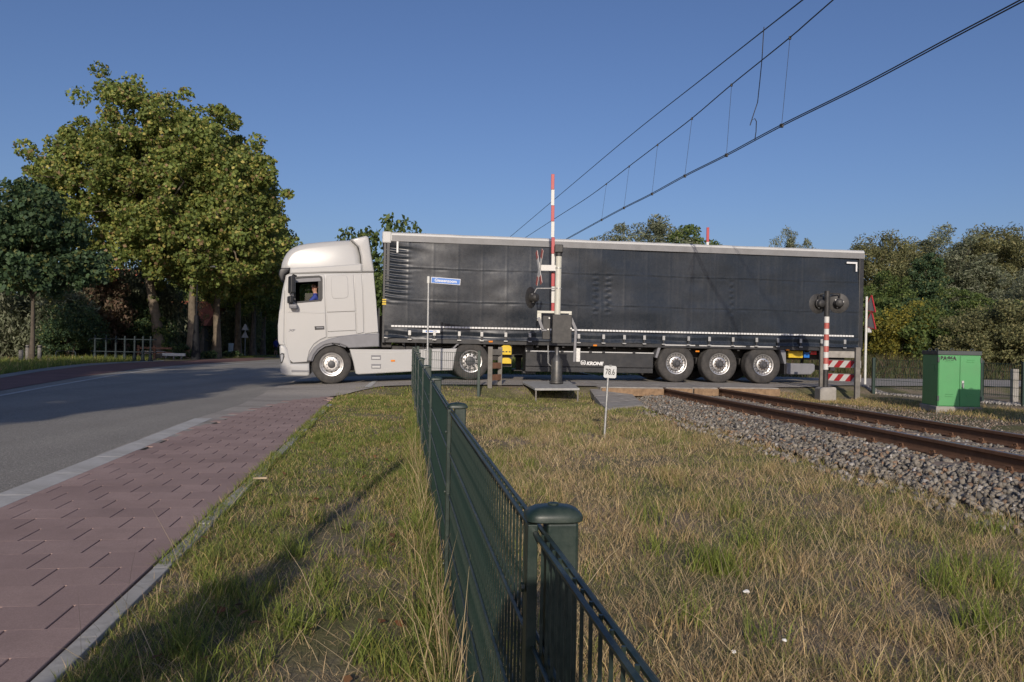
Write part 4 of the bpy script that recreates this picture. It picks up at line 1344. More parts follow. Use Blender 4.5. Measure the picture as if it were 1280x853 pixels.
def grid_mesh(name, P, mat):
    a, b_ = P.shape[:2]
    ii, jj = np.meshgrid(np.arange(a-1), np.arange(b_-1), indexing='ij')
    qd = np.stack([ii*b_+jj, (ii+1)*b_+jj, (ii+1)*b_+jj+1, ii*b_+jj+1], -1).reshape(-1, 4)
    return np_mesh(name, P.reshape(-1, 3), np.full(len(qd), 4), qd.ravel(), mat, smooth=True)
wave = 0.03*np.sin(UU*4.6)*np.exp(-(UU/1.6)**2)*(1-sst(1.1, 1.3, ZZ))
obj('curtain', grid_mesh('curtain', np.stack([UU, 0.0-DD, ZZ+wave], -1), M['curtain']), trailer)
# box behind the curtain, front wall, rear doors, roof
MB().box(0.06, TLEN-0.04, 0.06, TWID, 1.12, ZT+0.02).build('load_body', M['dark_chassis'], trailer)
MB().box(-0.04, 0.04, -0.005, TWID, 0.98, ZT+0.03).build('front_wall', M['black_metal'], trailer, bevel=0.012)
MB().box(0.042, 0.13, -0.022, 0.04, 1.06, ZT+0.02).build('front_pillar', M['black_metal'], trailer, bevel=0.01)
MB().box(TLEN-0.14, TLEN, -0.02, 0.1, 1.02, ZT+0.02).build('rear_pillar', M['black_metal'], trailer, bevel=0.012)
MB().box(TLEN-0.05, TLEN+0.03, 0.1, TWID, 1.0, ZT+0.02).build('rear_doors', M['black_metal'], trailer, bevel=0.01)
roofm = MB()
vs = []; fs = []
prr = [(-0.02, ZT-0.10), (-0.035, ZT-0.09), (-0.035, ZT+0.02), (-0.015, ZT+0.10), (0.03, ZT+0.135), (0.25, ZT+0.15), (TWID/2, ZT+0.16), (TWID-0.03, ZT+0.135), (TWID+0.03, ZT+0.02), (TWID+0.03, ZT-0.09), (TWID, ZT-0.10)]
uset = np.linspace(-0.06, TLEN, 40)
rr_ = random.Random(5)
for u in uset:
    s_ = rr_.uniform(-0.006, 0.006)
    vs += [(u, y, z+s_*(1 if z > ZT else 0)) for y, z in prr]
n = len(prr)
for i in range(len(uset)-1):
    for k in range(n-1):
        fs.append((i*n+k, i*n+k+1, (i+1)*n+k+1, (i+1)*n+k))
fs.append(tuple(range(n))); fs.append(tuple((len(uset)-1)*n+k for k in range(n-1, -1, -1)))
roofm.add(vs, fs).build('roof', M['white_trim'], trailer, smooth=True)
MB().box(0.17, TLEN-0.01, -0.041, -0.030, ZT-0.105, ZT+0.055).build('roof_shade_strip', M['roof_shade_grey'], trailer)  # strip coloured grey as the shaded lower part of the white roof rail
MB().box(-0.075, 0.16, -0.05, TWID+0.04, ZT-0.16, ZT+0.145).build('roof_corner_cap', M['white_trim'], trailer, bevel=0.03)
# corner reflective marks, yellow tag, label plate
MB().box(0.30, 0.345, -0.036, -0.030, 3.36, 3.66).build('corner_mark', M['reflective'], trailer)
MB().box(13.05, 13.38, -0.036, -0.030, 3.50, 3.55).build('corner_mark', M['reflective'], trailer)
MB().box(13.335, 13.38, -0.036, -0.030, 3.28, 3.498).build('corner_mark', M['reflective'], trailer)
tg = MB().box(-0.045, 0.055, -0.035, -0.022, 1.98, 2.13).build('hazard_tag', M['yellow'], trailer)
for k in range(2): MB().box(-0.046, 0.056, -0.037, -0.0345, 2.02+0.06*k, 2.04+0.06*k).build('hazard_stripe', M['black_print'], tg)
# reflective tape: dashes
tape = MB()
u = 0.2
while u < 13.3:
    tape.box(u, u+0.075, -0.052, -0.048, 1.405, 1.450)
    u += 0.088
tape.build('reflective_tape', M['reflective'], trailer)
MB().box(0.15, 13.4, -0.047, -0.030, 1.395, 1.46).build('tape_band', M['curtain'], trailer)
lb = MB().box(1.02, 1.48, -0.040, -0.034, 1.27, 1.345).build('label_plate', M['white_print'], trailer)
pr = MB()
for k in range(5): pr.box(1.10+0.06*k, 1.145+0.06*k, -0.042, -0.0405, 1.29, 1.325)
pr.build('label_print', M['sign_blue'], lb)
# curtain straps with buckles
strap_px = [512, 543, 574, 602, 632, 662, 723, 754, 780, 805, 829, 860, 886, 915.5, 945, 971.5, 1000, 1026, 1055]
sm = MB()
sm.box(-0.022, 0.022, -0.050, -0.035, 1.06, 1.33)
bmh = MB().box(-0.035, 0.035, -0.066, -0.048, 1.20, 1.32).box(-0.028, 0.028, -0.075, -0.05, 1.225, 1.245).box(-0.05, 0.05, -0.062, -0.045, 1.075, 1.10).box(-0.028, 0.028, -0.072, -0.05, 1.285, 1.30)
sme = sm.mesh('strap', M['black_metal']); bme = bmh.mesh('buckle', M['galv'])
for px in strap_px:
    uu = lp(px, 415)[0]
    o = obj('strap', sme, trailer, (uu, 0, 0)); obj('buckle', bme, o)
# side rail and frame
MB().box(0.05, TLEN-0.02, 0.02, 0.10, 0.99, 1.12).build('side_rail', M['black_metal'], trailer, bevel=0.012)
fr = MB()
for y in (0.80, 1.70): fr.box(0.4, TLEN-0.1, y-0.06, y+0.06, 0.72, 1.0)
for k in range(18): fr.box(0.5+0.72*k, 0.56+0.72*k, 0.1, TWID-0.1, 0.94, 1.06)
fr.box(TLEN-0.25, TLEN, 0.05, TWID-0.05, 0.80, 1.0)
fr.build('frame', M['dark_chassis'], trailer)
# pipework and cables under the front
pw = MB()
pw.tube([(0.6, 0.6, 0.93), (2.0, 0.62, 0.90), (3.0, 0.6, 0.93)], 0.03, 6).tube([(0.3, 0.45, 0.97), (1.6, 0.45, 0.95)], 0.02, 6)
for u in (0.55, 0.85, 1.05): pw.tube([(u, 0.05, 0.99), (u, 0.05, 0.88)], 0.012, 6)
pw.build('pipework', M['black_plastic'], trailer)
# landing gear
for y in (0.35, 2.15):
    lg = MB()
    lg.box(3.86, 4.02, y-0.08, y+0.08, 0.28, 0.98).box(3.82, 4.06, y-0.10, y+0.10, 0.62, 1.0)
    lo_ = lg.build('landing_leg', M['black_metal'], trailer, bevel=0.012)
    MB().box(3.76, 4.12, y-0.14, y+0.14, 0.22, 0.28).build('foot_plate', M['black_metal'], lo_, bevel=0.01)
    if y < 1:
        MB().box(3.89, 3.99, y-0.105, y-0.085, 0.68, 0.74).build('label_plate', M['white_print'], lo_)
        MB().box(3.89, 4.00, y-0.105, y-0.085, 0.48, 0.58).build('label_plate', M['yellow'], lo_)
# wheel chocks behind the drive wheels
for (a, b2) in ((0.72, 0.98), (0.48, 0.64)):
    c = MB().prism([(3.14, a), (3.42, a), (3.42, b2-0.05), (3.36, b2), (3.20, b2), (3.14, b2-0.05)], 0.05, 0.24).build('wheel_chock', M['yellow'], trailer, bevel=0.015)
    if b2 > 0.9:
        for k in range(3): MB().box(3.17+0.085*k, 3.22+0.085*k, 0.04, 0.052, a+0.07, a+0.10).build('chock_slot', M['black_plastic'], c)
MB().box(3.10, 3.46, 0.24, 0.30, 0.40, 1.0).build('chock_bracket', M['dark_chassis'], trailer)
# side skirt (pallet box) with lettering
s0, _ = lp(657.5, 450); s1, _ = lp(817.5, 450)
zt_, zb_ = lp(740, 441.2)[1], lp(740, 466.0)[1]
zm_ = lp(740, 459.5)[1]
sks = MB().box(s0, s1, 0.06, 0.62, zm_+0.004, zt_).build('side_skirt', M['black_metal'], trailer, bevel=0.015)
MB().box(s0, s1, 0.072, 0.60, zb_, zm_-0.004).build('lower_panel', M['black_metal'], sks, bevel=0.012)
MB().box(s0, s1, 0.045, 0.075, zt_+0.004, zt_+0.032).build('trim_strip', M['white_trim'], sks)
for px in (661, 703, 738.5, 755, 793):
    uu = lp(px, 441)[0]
    MB().box(uu-0.04, uu+0.04, 0.02, 0.06, zt_-0.01, zt_+0.05).build('latch', M['black_plastic'], sks, bevel=0.008)
kx, kz = lp(733.0, 456.3, 0.055)
text_obj('lettering', 'KRONE', 0.122, M['white_print'], sks, (kx, 0.057, kz), (R(90), 0, 0), 0.002, 0.22, 1.12, 0.006)
# round emblem with a small crown shape inside
ex, ez = lp(729.0, 453.6, 0.055)
em = MB()
pts = []
for k in range(25):
    a = 2*math.pi*k/24
    c, s_ = math.cos(a), math.sin(a)
    pts.append((ex+0.060*math.copysign(abs(c)**0.6, c), 0.056, ez+0.052*math.copysign(abs(s_)**0.6, s_)))
em.tube(pts, 0.013, 6, cap=False)
em.box(ex-0.035, ex+0.035, 0.053, 0.058, ez-0.030, ez-0.016)
for k in (-1, 0, 1): em.box(ex+0.026*k-0.008, ex+0.026*k+0.008, 0.053, 0.058, ez-0.012, ez+0.018+(0.008 if k == 0 else 0))
em.build('emblem', M['white_print'], sks)
# side marker lamps
for px, py in ((613.5, 427.2), (744.0, 432.0), (872.0, 439.4), (985.0, 437.8)):
    uu, zz = lp(px, py)
    MB().box(uu-0.055, uu+0.055, 0.0, 0.03, zz-0.022, zz+0.022).build('marker_lamp', M['orange_lens'], trailer, bevel=0.008)
# wheels and mudguards
AX = [lp(p, 455)[0] for p in (846.3, 900.3, 955.2)]
WT = 0.53
for u in AX:
    for side in (0, 1):
        p2 = Matrix.Rotation(TL_RZ, 2) @ Vector((u, 0.2)) + Vector(TL_O[:2])
        w = wheel_parts(trailer, u, max(Hs(p2.x, p2.y)+0.028, 0.035 if abs(p2.x-3.6) < 2.4 else -1)+WT, 0.05 if side == 0 else TWID-0.05, WT, 0.385, False, 'trailer')
        if side: w.rotation_euler = (0, 0, math.pi)
axm = MB()
for u in AX:
    axm.tube([(u, 0.4, WT), (u, TWID-0.4, WT)], 0.07, 10)
    axm.box(u-0.5, u+0.1, 0.55, 0.67, 0.55, 0.72)
    axm.lathe([(0.12, -0.1), (0.14, 0.0), (0.12, 0.12)], (u+0.35, 0.6, 0.75), 'Z', 12)
axm.build('axles', M['dark_chassis'], trailer)
mg = MB()
mg.box(AX[0]-0.50, AX[2]+0.62, 0.03, 0.46, 1.085, 1.10)
mg.prism([(AX[0]-0.62, 0.72), (AX[0]-0.56, 0.70), (AX[0]-0.44, 1.07), (AX[0]-0.30, 1.10), (AX[0]-0.52, 1.10)], 0.03, 0.44)
mg.prism([(AX[2]+0.62, 0.60), (AX[2]+0.68, 0.60), (AX[2]+0.66, 0.92), (AX[2]+0.56, 1.10), (AX[2]+0.46, 1.10)], 0.03, 0.44)
mg.build('mudguard', M['grey_plastic'], trailer, bevel=0.008)
MB().box(AX[2]+0.63, AX[2]+0.66, 0.05, 0.43, 0.30, 0.66).build('mud_flap', M['black_plastic'], trailer)
for (a, b2) in ((AX[0]-0.42, AX[0]+0.52), (AX[1]-0.62, AX[1]+0.75), (AX[2]-0.42, AX[2]+0.26)):
    MB().box(a, b2, 0.005, 0.03, 1.055, 1.085).build('trim_strip', M['white_trim'], trailer)
# rear: tool box, spare parts, bumper beam
a0 = lp(983.5, 455, 0.1)[0]; a1 = lp(1019, 455, 0.1)[0]
zt2, zb2 = lp(1000, 454.5, 0.1)[1], lp(1000, 468.5, 0.1)[1]
MB().prism([(a0, zb2), (a1-0.12, zb2), (a1, zb2+0.12), (a1, zt2-0.03), (a1-0.05, zt2), (a0, zt2)], 0.10, 0.62).build('storage_box', M['grey_plastic'], trailer, bevel=0.03)
y0_, zz0 = lp(982.5, 447.5, 0.3); y1_, zz1 = lp(1004, 438.8, 0.3)
MB().box(y0_+0.06, y1_, 0.3, 0.7, zz0, zz1).build('yellow_box', M['yellow'], trailer, bevel=0.02)
MB().box(lp(1013, 440)[0], lp(1020, 440)[0], 0.35, 0.45, 0.78, 0.98).build('valve_block', M['sign_blue'], trailer, bevel=0.01)
MB().box(lp(1020, 440)[0], lp(1028, 440)[0], 0.3, 0.36, 0.88, 0.98).build('tail_lamp', M['red_lens'], trailer, bevel=0.01)
r0_ = lp(1036, 440)[0]; 
MB().box(r0_, TLEN-0.1, 0.03, 0.14, 0.80, 1.03).build('rear_sill', M['concrete'], trailer, bevel=0.01)
MB().box(TLEN-0.9, TLEN-0.75, 0.12, TWID-0.12, 0.42, 0.55).build('underrun_bar', M['dark_chassis'], trailer, bevel=0.01)
for y in (0.6, 1.9): MB().box(TLEN-0.85, TLEN-0.78, y-0.04, y+0.04, 0.5, 0.95).build('underrun_bracket', M['dark_chassis'], trailer)
# ================================================================== FENCE beside the camera
FENCE_H = 0.86
def fx(Y): return 0.055 - 0.137*(Y-1.40)
post_y = [-1.08, 1.42, 3.90, 6.38, 8.86, 11.34, 13.80, 16.20, 18.55]
top_z = {1.42: 0.735, 3.90: 0.727, 6.38: 0.745, 8.86: 0.765, 11.34: 0.795, 13.80: 0.84, 16.20: 0.875, 18.55: 0.91, -1.08: 0.735}
fence = thing('mesh_fence', 'dark green double-rod mesh fence running from the bottom edge to the road', 'fence', (fx(1.42), 1.42, Hs(fx(1.42), 1.42)))
FO = fence.location.copy()
fd_ = Vector((-0.137, 1.0, 0)).normalized(); fn_ = Vector((1.0, 0.137, 0)).normalized()
capm = MB()
cw, cl = 0.036, 0.051
cvs = []; NC = 32
for (f, z) in ((0.94, 0.0), (1.0, 0.002), (1.0, 0.009), (0.97, 0.013), (0.86, 0.019), (0.66, 0.024), (0.36, 0.027)):
    for k in range(NC):
        a = 2*math.pi*k/NC; c, s_ = math.cos(a), math.sin(a)
        cvs.append((cl*f*math.copysign(abs(c)**0.55, c), cw*f*math.copysign(abs(s_)**0.55, s_), z))
cfs = [tuple(range(NC-1, -1, -1))]
for r_ in range(6):
    for k in range(NC):
        cfs.append((r_*NC+k, r_*NC+(k+1) % NC, (r_+1)*NC+(k+1) % NC, (r_+1)*NC+k))
cfs.append(tuple(6*NC+k for k in range(NC)))
capm.add(cvs, cfs)
cap_mesh = capm.mesh('post_cap', M['fence_green'], True)
fa = math.atan2(fn_.y, fn_.x)
def fpt(Y, off, z):
    """a point beside the fence line: off metres to the field side"""
    p = Vector((fx(Y), Y, 0)) + fn_*off
    return Vector((p.x, p.y, z)) - FO
for Y in post_y:
    tz = top_z[Y]; base = Hs(fx(Y), Y) - 0.1
    c = fpt(Y, 0.027, 0)
    h = tz - 0.026 - base
    pm = MB().box(-0.014, 0.042, -0.026, 0.026, 0, h)
    po = pm.build('post', M['fence_green'], fence, bevel=0.006, loc=(c.x, c.y, base-FO.z), rot=(0, 0, fa))
    obj('cap', cap_mesh, po, (0, 0, h))
    MB().lathe([(0.010, 0), (0.010, 0.004), (0.0, 0.006)], (0, 0, h+0.026), 'Z', 10).build('cap_screw', M['fence_green'], po)
    s = MB().box(-0.009, 0.009, -0.021, 0.021, 0.08, h-0.004).build('clamp_bar', M['fence_green'], po, bevel=0.002, loc=(-0.039, 0, 0))
    for zc in (0.25, 0.55, 0.80):
        if zc < h: MB().lathe([(0.009, 0), (0.009, 0.006), (0.0, 0.008)], (0, 0, 0), 'X', 8).build('clamp_bolt', M['fence_green'], s, loc=(-0.017, 0, zc*h/0.9))
NEARP = ((-1.08, 1.42), (1.42, 3.90))
for i in range(len(post_y)-1):
    ya, yb = post_y[i], post_y[i+1]
    za, zb = top_z[ya]-0.045, top_z[yb]-0.045
    L = (Vector((fx(ya), ya, 0))-Vector((fx(yb), yb, 0))).length
    nr = int(L/0.05)
    near = (ya, yb) in NEARP
    pan = bpy.data.objects.new('panel', None); link(pan, fence)
    levels = [0.0, 0.2, 0.4, 0.6, 0.78]
    for lv in levels:
        mb = MB()
        for o_ in (-0.008, 0.008):
            mb.tube([fpt(ya+0.0, o_, za-lv), fpt(yb, o_, zb-lv)], 0.0042 if lv else 0.0048, 6)
        mb.build('horizontal_rods', M['fence_green'], pan, smooth=True)
    if near:
        rm = MB().tube([(0, 0, 0.0), (0, 0, -0.80)], 0.0030, 6).mesh('upright_rod', M['fence_green'], True)
        for k in range(1, nr):
            f = k/nr
            y = ya+(yb-ya)*f
            obj('upright_rod', rm, pan, fpt(y, 0.0, za+(zb-za)*f+0.004))
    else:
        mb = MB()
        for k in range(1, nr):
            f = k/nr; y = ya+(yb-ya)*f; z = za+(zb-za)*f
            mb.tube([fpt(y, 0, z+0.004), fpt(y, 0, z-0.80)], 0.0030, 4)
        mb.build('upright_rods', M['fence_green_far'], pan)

def mesh_fence_line(name, label, pts, tops, mat, spacing=0.05, h=0.85, rod=0.0035, levels=5, post_w=0.06):
    """a mesh fence through plan points with its post tops at given heights"""
    o = Vector((pts[0][0], pts[0][1], Hs(*pts[0])))
    t = thing(name, label, 'fence', o)
    for (x, y), z in zip(pts, tops):
        b = Hs(x, y)-0.1-o.z
        po = MB().box(-post_w/2, post_w/2, -post_w/2, post_w/2, 0, z-o.z-b).build('post', mat, t, bevel=0.005, loc=(x-o.x, y-o.y, b))
        MB().box(-post_w/2-0.005, post_w/2+0.005, -post_w/2-0.005, post_w/2+0.005, 0, 0.015).build('cap', mat, po, bevel=0.005, loc=(0, 0, z-o.z-b))
    for i in range(len(pts)-1):
        a = Vector((*pts[i], tops[i]-0.04))-o; b = Vector((*pts[i+1], tops[i+1]-0.04))-o
        n = max(2, int((b-a).length/spacing))
        mb = MB()
        for k in range(1, n):
            p = a.lerp(b, k/n); mb.tube([p, p-Vector((0, 0, h-0.06))], rod, 4)
        for k in range(levels):
            dz = Vector((0, 0, (h-0.1)*k/(levels-1)))
            mb.tube([a-dz, b-dz], rod*1.3, 4)
        mb.build('wire_panel', mat, t)
    return t

# short side fence by the street sign, from the fence's corner to a thin post
SYn = 18.5
pc = (fx(18.55)+0.12, 18.58); pe = gp(598.0, 495.0)
pm_ = at(535.6, 452, SYn)
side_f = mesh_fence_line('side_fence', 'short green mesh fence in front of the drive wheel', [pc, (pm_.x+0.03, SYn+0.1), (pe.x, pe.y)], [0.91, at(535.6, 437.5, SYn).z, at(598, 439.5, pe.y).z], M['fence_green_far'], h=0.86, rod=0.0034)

# fence at the right by the green cabinet
fr_pts = [gp(1091.5, 492.0), gp(1226.5, 503.5), gp(1279.0, 508.0)]
fr_top = [at(1091.5, 448.0, fr_pts[0].y).z, at(1226.5, 451.5, fr_pts[1].y).z, at(1279.0, 453.5, fr_pts[2].y).z]
d_ = (fr_pts[1]-fr_pts[0])
extra = fr_pts[2]+ (fr_pts[2]-fr_pts[1])*1.5
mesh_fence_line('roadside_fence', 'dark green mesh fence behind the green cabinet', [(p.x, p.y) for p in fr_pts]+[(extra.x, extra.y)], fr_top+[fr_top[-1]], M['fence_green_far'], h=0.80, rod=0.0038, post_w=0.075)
cpst = gp(1267.5, 503.5)
hh = at(1267.5, 461.5, cpst.y).z
o = MB().box(-0.065, 0.065, -0.065, 0.065, 0, hh-Hs(cpst.x, cpst.y)+0.1).build('concrete_post', M['concrete'], None, bevel=0.012, loc=(cpst.x, cpst.y, Hs(cpst.x, cpst.y)-0.1))
tag(o, 'weathered pale square post behind the mesh fence at the right edge', 'post')

# ================================================================== BARRIER
BY = 18.9
SC = BY/17.0
bb = at(692.0, 478.5, BY)
BX = bb.x
BR = R(8.46)
bar = thing('crossing_barrier', 'level crossing barrier with raised red and white boom, black drive box and grey pedestal', 'barrier', (BX, BY, Hs(BX, BY)), 0)
zg = Hs(BX, BY)
def bz(px, py): p = at(px, py, BY); return p.x-BX, p.z-zg
def bxz(pts): return [bz(*p) for p in pts]
k_ = BY/1000.0
px0, pz0 = bz(695.5, 478.0); _, pz1 = bz(695.5, 452.5); _, pz2 = bz(695.5, 446); _, pz3 = bz(695.5, 434)
MB().lathe([(0.165, pz0-0.02), (0.165, pz0+0.02), (0.133, pz0+0.025), (0.133, pz1), (0.126, pz1+0.03), (0.062, pz2+0.02), (0.05, pz2+0.06), (0.05, pz3)], (px0, 0, 0), 'Z', 28).build('pedestal', M['pedestal'], bar, smooth=True)
x0, za = bz(689.5, 429.5); x1, zb = bz(714.5, 394)
MB().box(x0, x1, -0.20, 0.22, za, zb).build('drive_box', M['signal_black'], bar, bevel=0.015)
xh0, zh0 = bz(678, 427); xh1, zh1 = bz(688, 395)
MB().box(xh0, xh1, -0.02, 0.26, zh0+0.05, zh1).build('motor_box', M['signal_black'], bar, bevel=0.012)
# cream bracket over the box
br = MB()
bxl, bzl = bz(671.5, 388.5); bxr, bzr = bz(714.8, 388.8)
br.box(bxl, bxr, 0.0, 0.04, bzl-0.055, bzl)
br.box(bxl, bxl+0.10, -0.001, 0.039, bzl-0.24, bzl-0.057)
br.box(bxr-0.07, bxr, -0.001, 0.039, bzl-0.20, bzl-0.057)
br.build('bracket', M['cream_post'], bar, bevel=0.006)
# side arms and counterweight
ar = MB()
a1 = bz(673, 397); a2 = bz(678.5, 413); a3 = bz(675, 414)
ar.bar((a1[0], -0.03, a1[1]), (a2[0], -0.03, a2[1]), 0.05, 0.07)
ar.bar((a2[0]-0.03, -0.03, a2[1]), (a2[0]+0.09, -0.03, a2[1]), 0.05, 0.05)
c1 = bz(713.5, 398); c2 = bz(719.5, 412); c3 = bz(717.5, 452.5)
ar.bar((c1[0], -0.05, c1[1]), (c2[0], -0.05, c2[1]), 0.05, 0.07)
ar.bar((c2[0], -0.05, c2[1]), (c3[0], -0.05, c3[1]), 0.06, 0.07)
ar.build('boom_arms', M['grey_plastic'], bar, bevel=0.006)
w0_, wz0 = bz(719.3, 452.5); w1_, wz1 = bz(725.0, 435.3)
MB().box(w0_, w1_, -0.13, 0.05, wz0, wz1).build('counterweight', M['galv'], bar, bevel=0.008)
cd = bz(685, 432); ce = bz(686.5, 457)
MB().tube([(cd[0], -0.05, cd[1]), (cd[0]+0.005, -0.05, ce[1]+0.06), (ce[0]+0.02, -0.04, ce[1]), (ce[0]+0.07, 0, ce[1]-0.02)], 0.012, 8).build('conduit', M['galv'], bar, smooth=True)
bt = MB()
for p in ((676, 411), (685, 412), (686.5, 398), (713, 411)):
    q = bz(*p); bt.lathe([(0.02, -0.225), (0.02, -0.2), (0.0, -0.226)], (q[0], 0.0 if p[0] > 690 else 0.17, q[1]), 'Y', 8)
bt.build('bolts', M['galv'], bar)
# boom: red and white lengths
ys = [217, 236.5, 256.5, 276.5, 296.5, 317, 340.5, 358, 378.8, 390.0]
cols_ = ['red_sign', 'white_faded']
for i in range(len(ys)-1):
    t = bz(691.3, ys[i]); b2 = bz(691.3, ys[i+1])
    MB().box(-0.039, 0.039, 0.06, 0.105, b2[1]+0.0015, t[1]-0.0015).build('boom_section', M[cols_[i % 2]], bar, bevel=0.006, loc=(t[0] if i < 4 else b2[0], 0, 0))
# cream mast with a black bell housing on top
m0 = bz(696.5, 393.5); m1 = bz(698.3, 320)
MB().tube([(m0[0], -0.06, m0[1]), (m1[0], -0.06, m1[1])], 0.072, 20).build('mast', M['cream_post'], bar, smooth=True)
MB().lathe([(0.079, -0.02), (0.079, 0.06)], (m1[0], -0.06, m1[1]), 'Z', 16).build('mast_collar', M['signal_black'], bar, smooth=True)
MB().box(m1[0]-0.107, m1[0]+0.096, -0.17, 0.05, m1[1]+0.06, m1[1]+0.25).build('bell_housing', M['signal_black'], bar, bevel=0.02)
bl = MB()
for py in (335.8, 361):
    q = bz(698, py); bl.lathe([(0.083, q[1]-0.012), (0.083, q[1]+0.012)], (q[0], -0.06, 0), 'Z', 18)
bl.build('mast_bands', M['galv'], bar)
# crossbuck on a white bracket, seen nearly edge-on
cb = bz(675.0, 335.3); ce_ = bz(695, 335.5)
MB().box(cb[0]+0.02, ce_[0], -0.085, -0.075, cb[1]-0.068, cb[1]+0.068).build('crossbuck_bracket', M['white_faded'], bar, bevel=0.004)
cc = bz(674.0, 335.0)
cr = bpy.data.objects.new('crossbuck', None); link(cr, bar); cr.location = (cc[0], -0.07, cc[1]); cr.rotation_euler = (0, 0, R(-74))
for s in (-1, 1):
    # blade in its local x-z plane, turned by s*58 degrees
    a = R(62)*s
    dx, dz = math.cos(a), math.sin(a)
    L, Wd = 0.45, 0.058
    e = Vector((dx, 0, dz)); w_ = Vector((-dz, 0, dx)); n_ = Vector((0, 1, 0))
    bo = MB().obox((0, 0.008*s, 0), e*L, w_*Wd, n_*0.005).build('blade', M['white_faded'], cr, bevel=0.002)
    for q in (-1, 1):
        for f in (-1, 1):
            MB().obox(e*q*L*0.77+Vector((0, 0.008*s+0.0062*f, 0)), e*L*0.23, w_*Wd, n_*0.0012).build('red_end', M['red_faded'], bo)
# flashing lamp on a rod
def flasher(parent, loc, rz, disc_r=0.225, name='flasher'):
    """a lamp with a round black backing board; its local -y is the lamp's back, +y the way it shines"""
    f = bpy.data.objects.new(name, None); link(f, parent); f.location = loc; f.rotation_euler = (0, 0, rz)
    MB().lathe([(0.0, -0.006), (disc_r-0.01, -0.006), (disc_r, 0.0), (disc_r-0.01, 0.006), (0.0, 0.006)], (0, 0, 0), 'Y', 40, cap=False).build('backing_disc', M['signal_black'], f, smooth=True)
    MB().lathe([(0.0, -0.20), (0.05, -0.196), (0.085, -0.18), (0.10, -0.15), (0.105, -0.12), (0.105, -0.10), (0.118, -0.095), (0.118, -0.07), (0.108, -0.065), (0.108, -0.006)], (0, 0, 0), 'Y', 28, cap=False).build('lamp_housing', M['signal_black'], f, smooth=True)
    MB().lathe([(0.10, 0.006), (0.10, 0.02), (0.05, 0.04), (0.0, 0.045)], (0, 0, 0), 'Y', 20, cap=False).build('lens', M['red_lens'], f, smooth=True)
    cl = MB()
    for a in (0.3, 2.4, 4.4):
        cl.box(0.10*math.cos(a)-0.015, 0.10*math.cos(a)+0.015, -0.10, -0.06, 0.10*math.sin(a)-0.02, 0.10*math.sin(a)+0.02)
    cl.build('clips', M['galv'], f)
    return f
fc = bz(663.5, 372.5)
flasher(bar, (fc[0], -0.07, fc[1]), R(58), 0.255)
rd = bz(671, 361); re_ = bz(697, 361)
MB().tube([(fc[0]+0.07, -0.07, fc[1]+0.10), (rd[0], -0.07, rd[1]), (re_[0], -0.07, re_[1])], 0.014, 8).build('lamp_rod', M['galv'], bar, smooth=True)

# platform on legs in front of it
plat = thing('service_platform', 'low grey grating platform on thin legs under the barrier pedestal', 'platform', (BX, BY-0.4, Hs(BX, BY-0.4)))
po_ = plat.location
P4 = [at(652.5, 477.0, BY+0.5), at(668.8, 485.6, BY-0.9), at(724.5, 485.4, BY-0.9), at(712.0, 477.0, BY+0.5)]
top = [p-po_ for p in P4]
vs = [(p.x, p.y, p.z-0.05) for p in top]+[tuple(p) for p in top]
MB().add(vs, [(3,2,1,0),(4,5,6,7),(0,1,5,4),(1,2,6,5),(2,3,7,6),(3,0,4,7)]).build('platform_top', M['grey_platform'], plat, bevel=0.006)
cxy = sum((Vector((p.x, p.y, 0)) for p in top), Vector())/4
for p in top:
    q = Vector((p.x, p.y, 0)).lerp(cxy, 0.06)
    b = Hs(q.x+po_.x, q.y+po_.y)-0.03-po_.z
    MB().box(-0.016, 0.016, -0.016, 0.016, b, p.z-0.052).build('leg', M['old_wood'], plat, loc=(q.x, q.y, 0))

# far barrier: only its boom tip stands above the trailer
fb = at(884.5, 303, 27.5)
bar2 = thing('crossing_barrier', 'red and white barrier boom tip showing above the trailer roof', 'barrier', (fb.x, 27.5, Hs(fb.x, 27.5)))
zt0 = at(884.5, 284.5, 27.5).z-Hs(fb.x, 27.5)
for i in range(8):
    MB().box(-0.045, 0.045, -0.025, 0.025, zt0-0.5*(i+1)+0.001, zt0-0.5*i-0.001).build('boom_section', M[cols_[i % 2]], bar2, bevel=0.006)
MB().box(-0.2, 0.25, 0.03, 0.45, 0.75, 1.4).build('drive_box', M['signal_black'], bar2, bevel=0.015)
MB().lathe([(0.14, 0), (0.12, 0.05), (0.12, 0.5), (0.05, 0.6), (0.05, 0.76)], (0, 0.2, 0), 'Z', 20).build('pedestal', M['pedestal'], bar2, smooth=True)

# ================================================================== RIGHT SIGNAL
sg = gp(1031.0, 497.0)
SY = sg.y
sig = thing('flashing_light_signal', 'black crossing signal with two round flashers on a red and white banded post', 'signal', (sg.x, SY, sg.z))
def sz(px, py, Y=None):
    p = at(px, py, Y or SY); return p.x-sg.x, p.z-sg.z
q0 = sz(1021.5, 497); q1 = sz(1042.0, 484.5)
MB().prism([(q0[0], -0.05), (q1[0], -0.05), (q1[0], q1[1]-0.02), (q1[0]-0.03, q1[1]+0.015), (q0[0]+0.08, q1[1]), (q0[0], q1[1]-0.03)], -0.19, 0.19).build('concrete_foot', M['concrete'], sig, bevel=0.02)
pr_ = 0.062
def seg(pya, pyb, mat, nm, r=pr_):
    a = sz(1031.6+(485-pya)*0.021, pya); b = sz(1031.6+(485-pyb)*0.021, pyb)
    MB().tube([(a[0], 0, a[1]), (b[0], 0, b[1])], r, 20).build(nm, M[mat], sig, smooth=True)
seg(485.5, 462.4, 'signal_black', 'post_base', pr_*0.98)
bands = [462.3, 455.0, 447.6, 440.3, 432.9, 425.6, 418.3, 411.2, 403.8, 396.0]
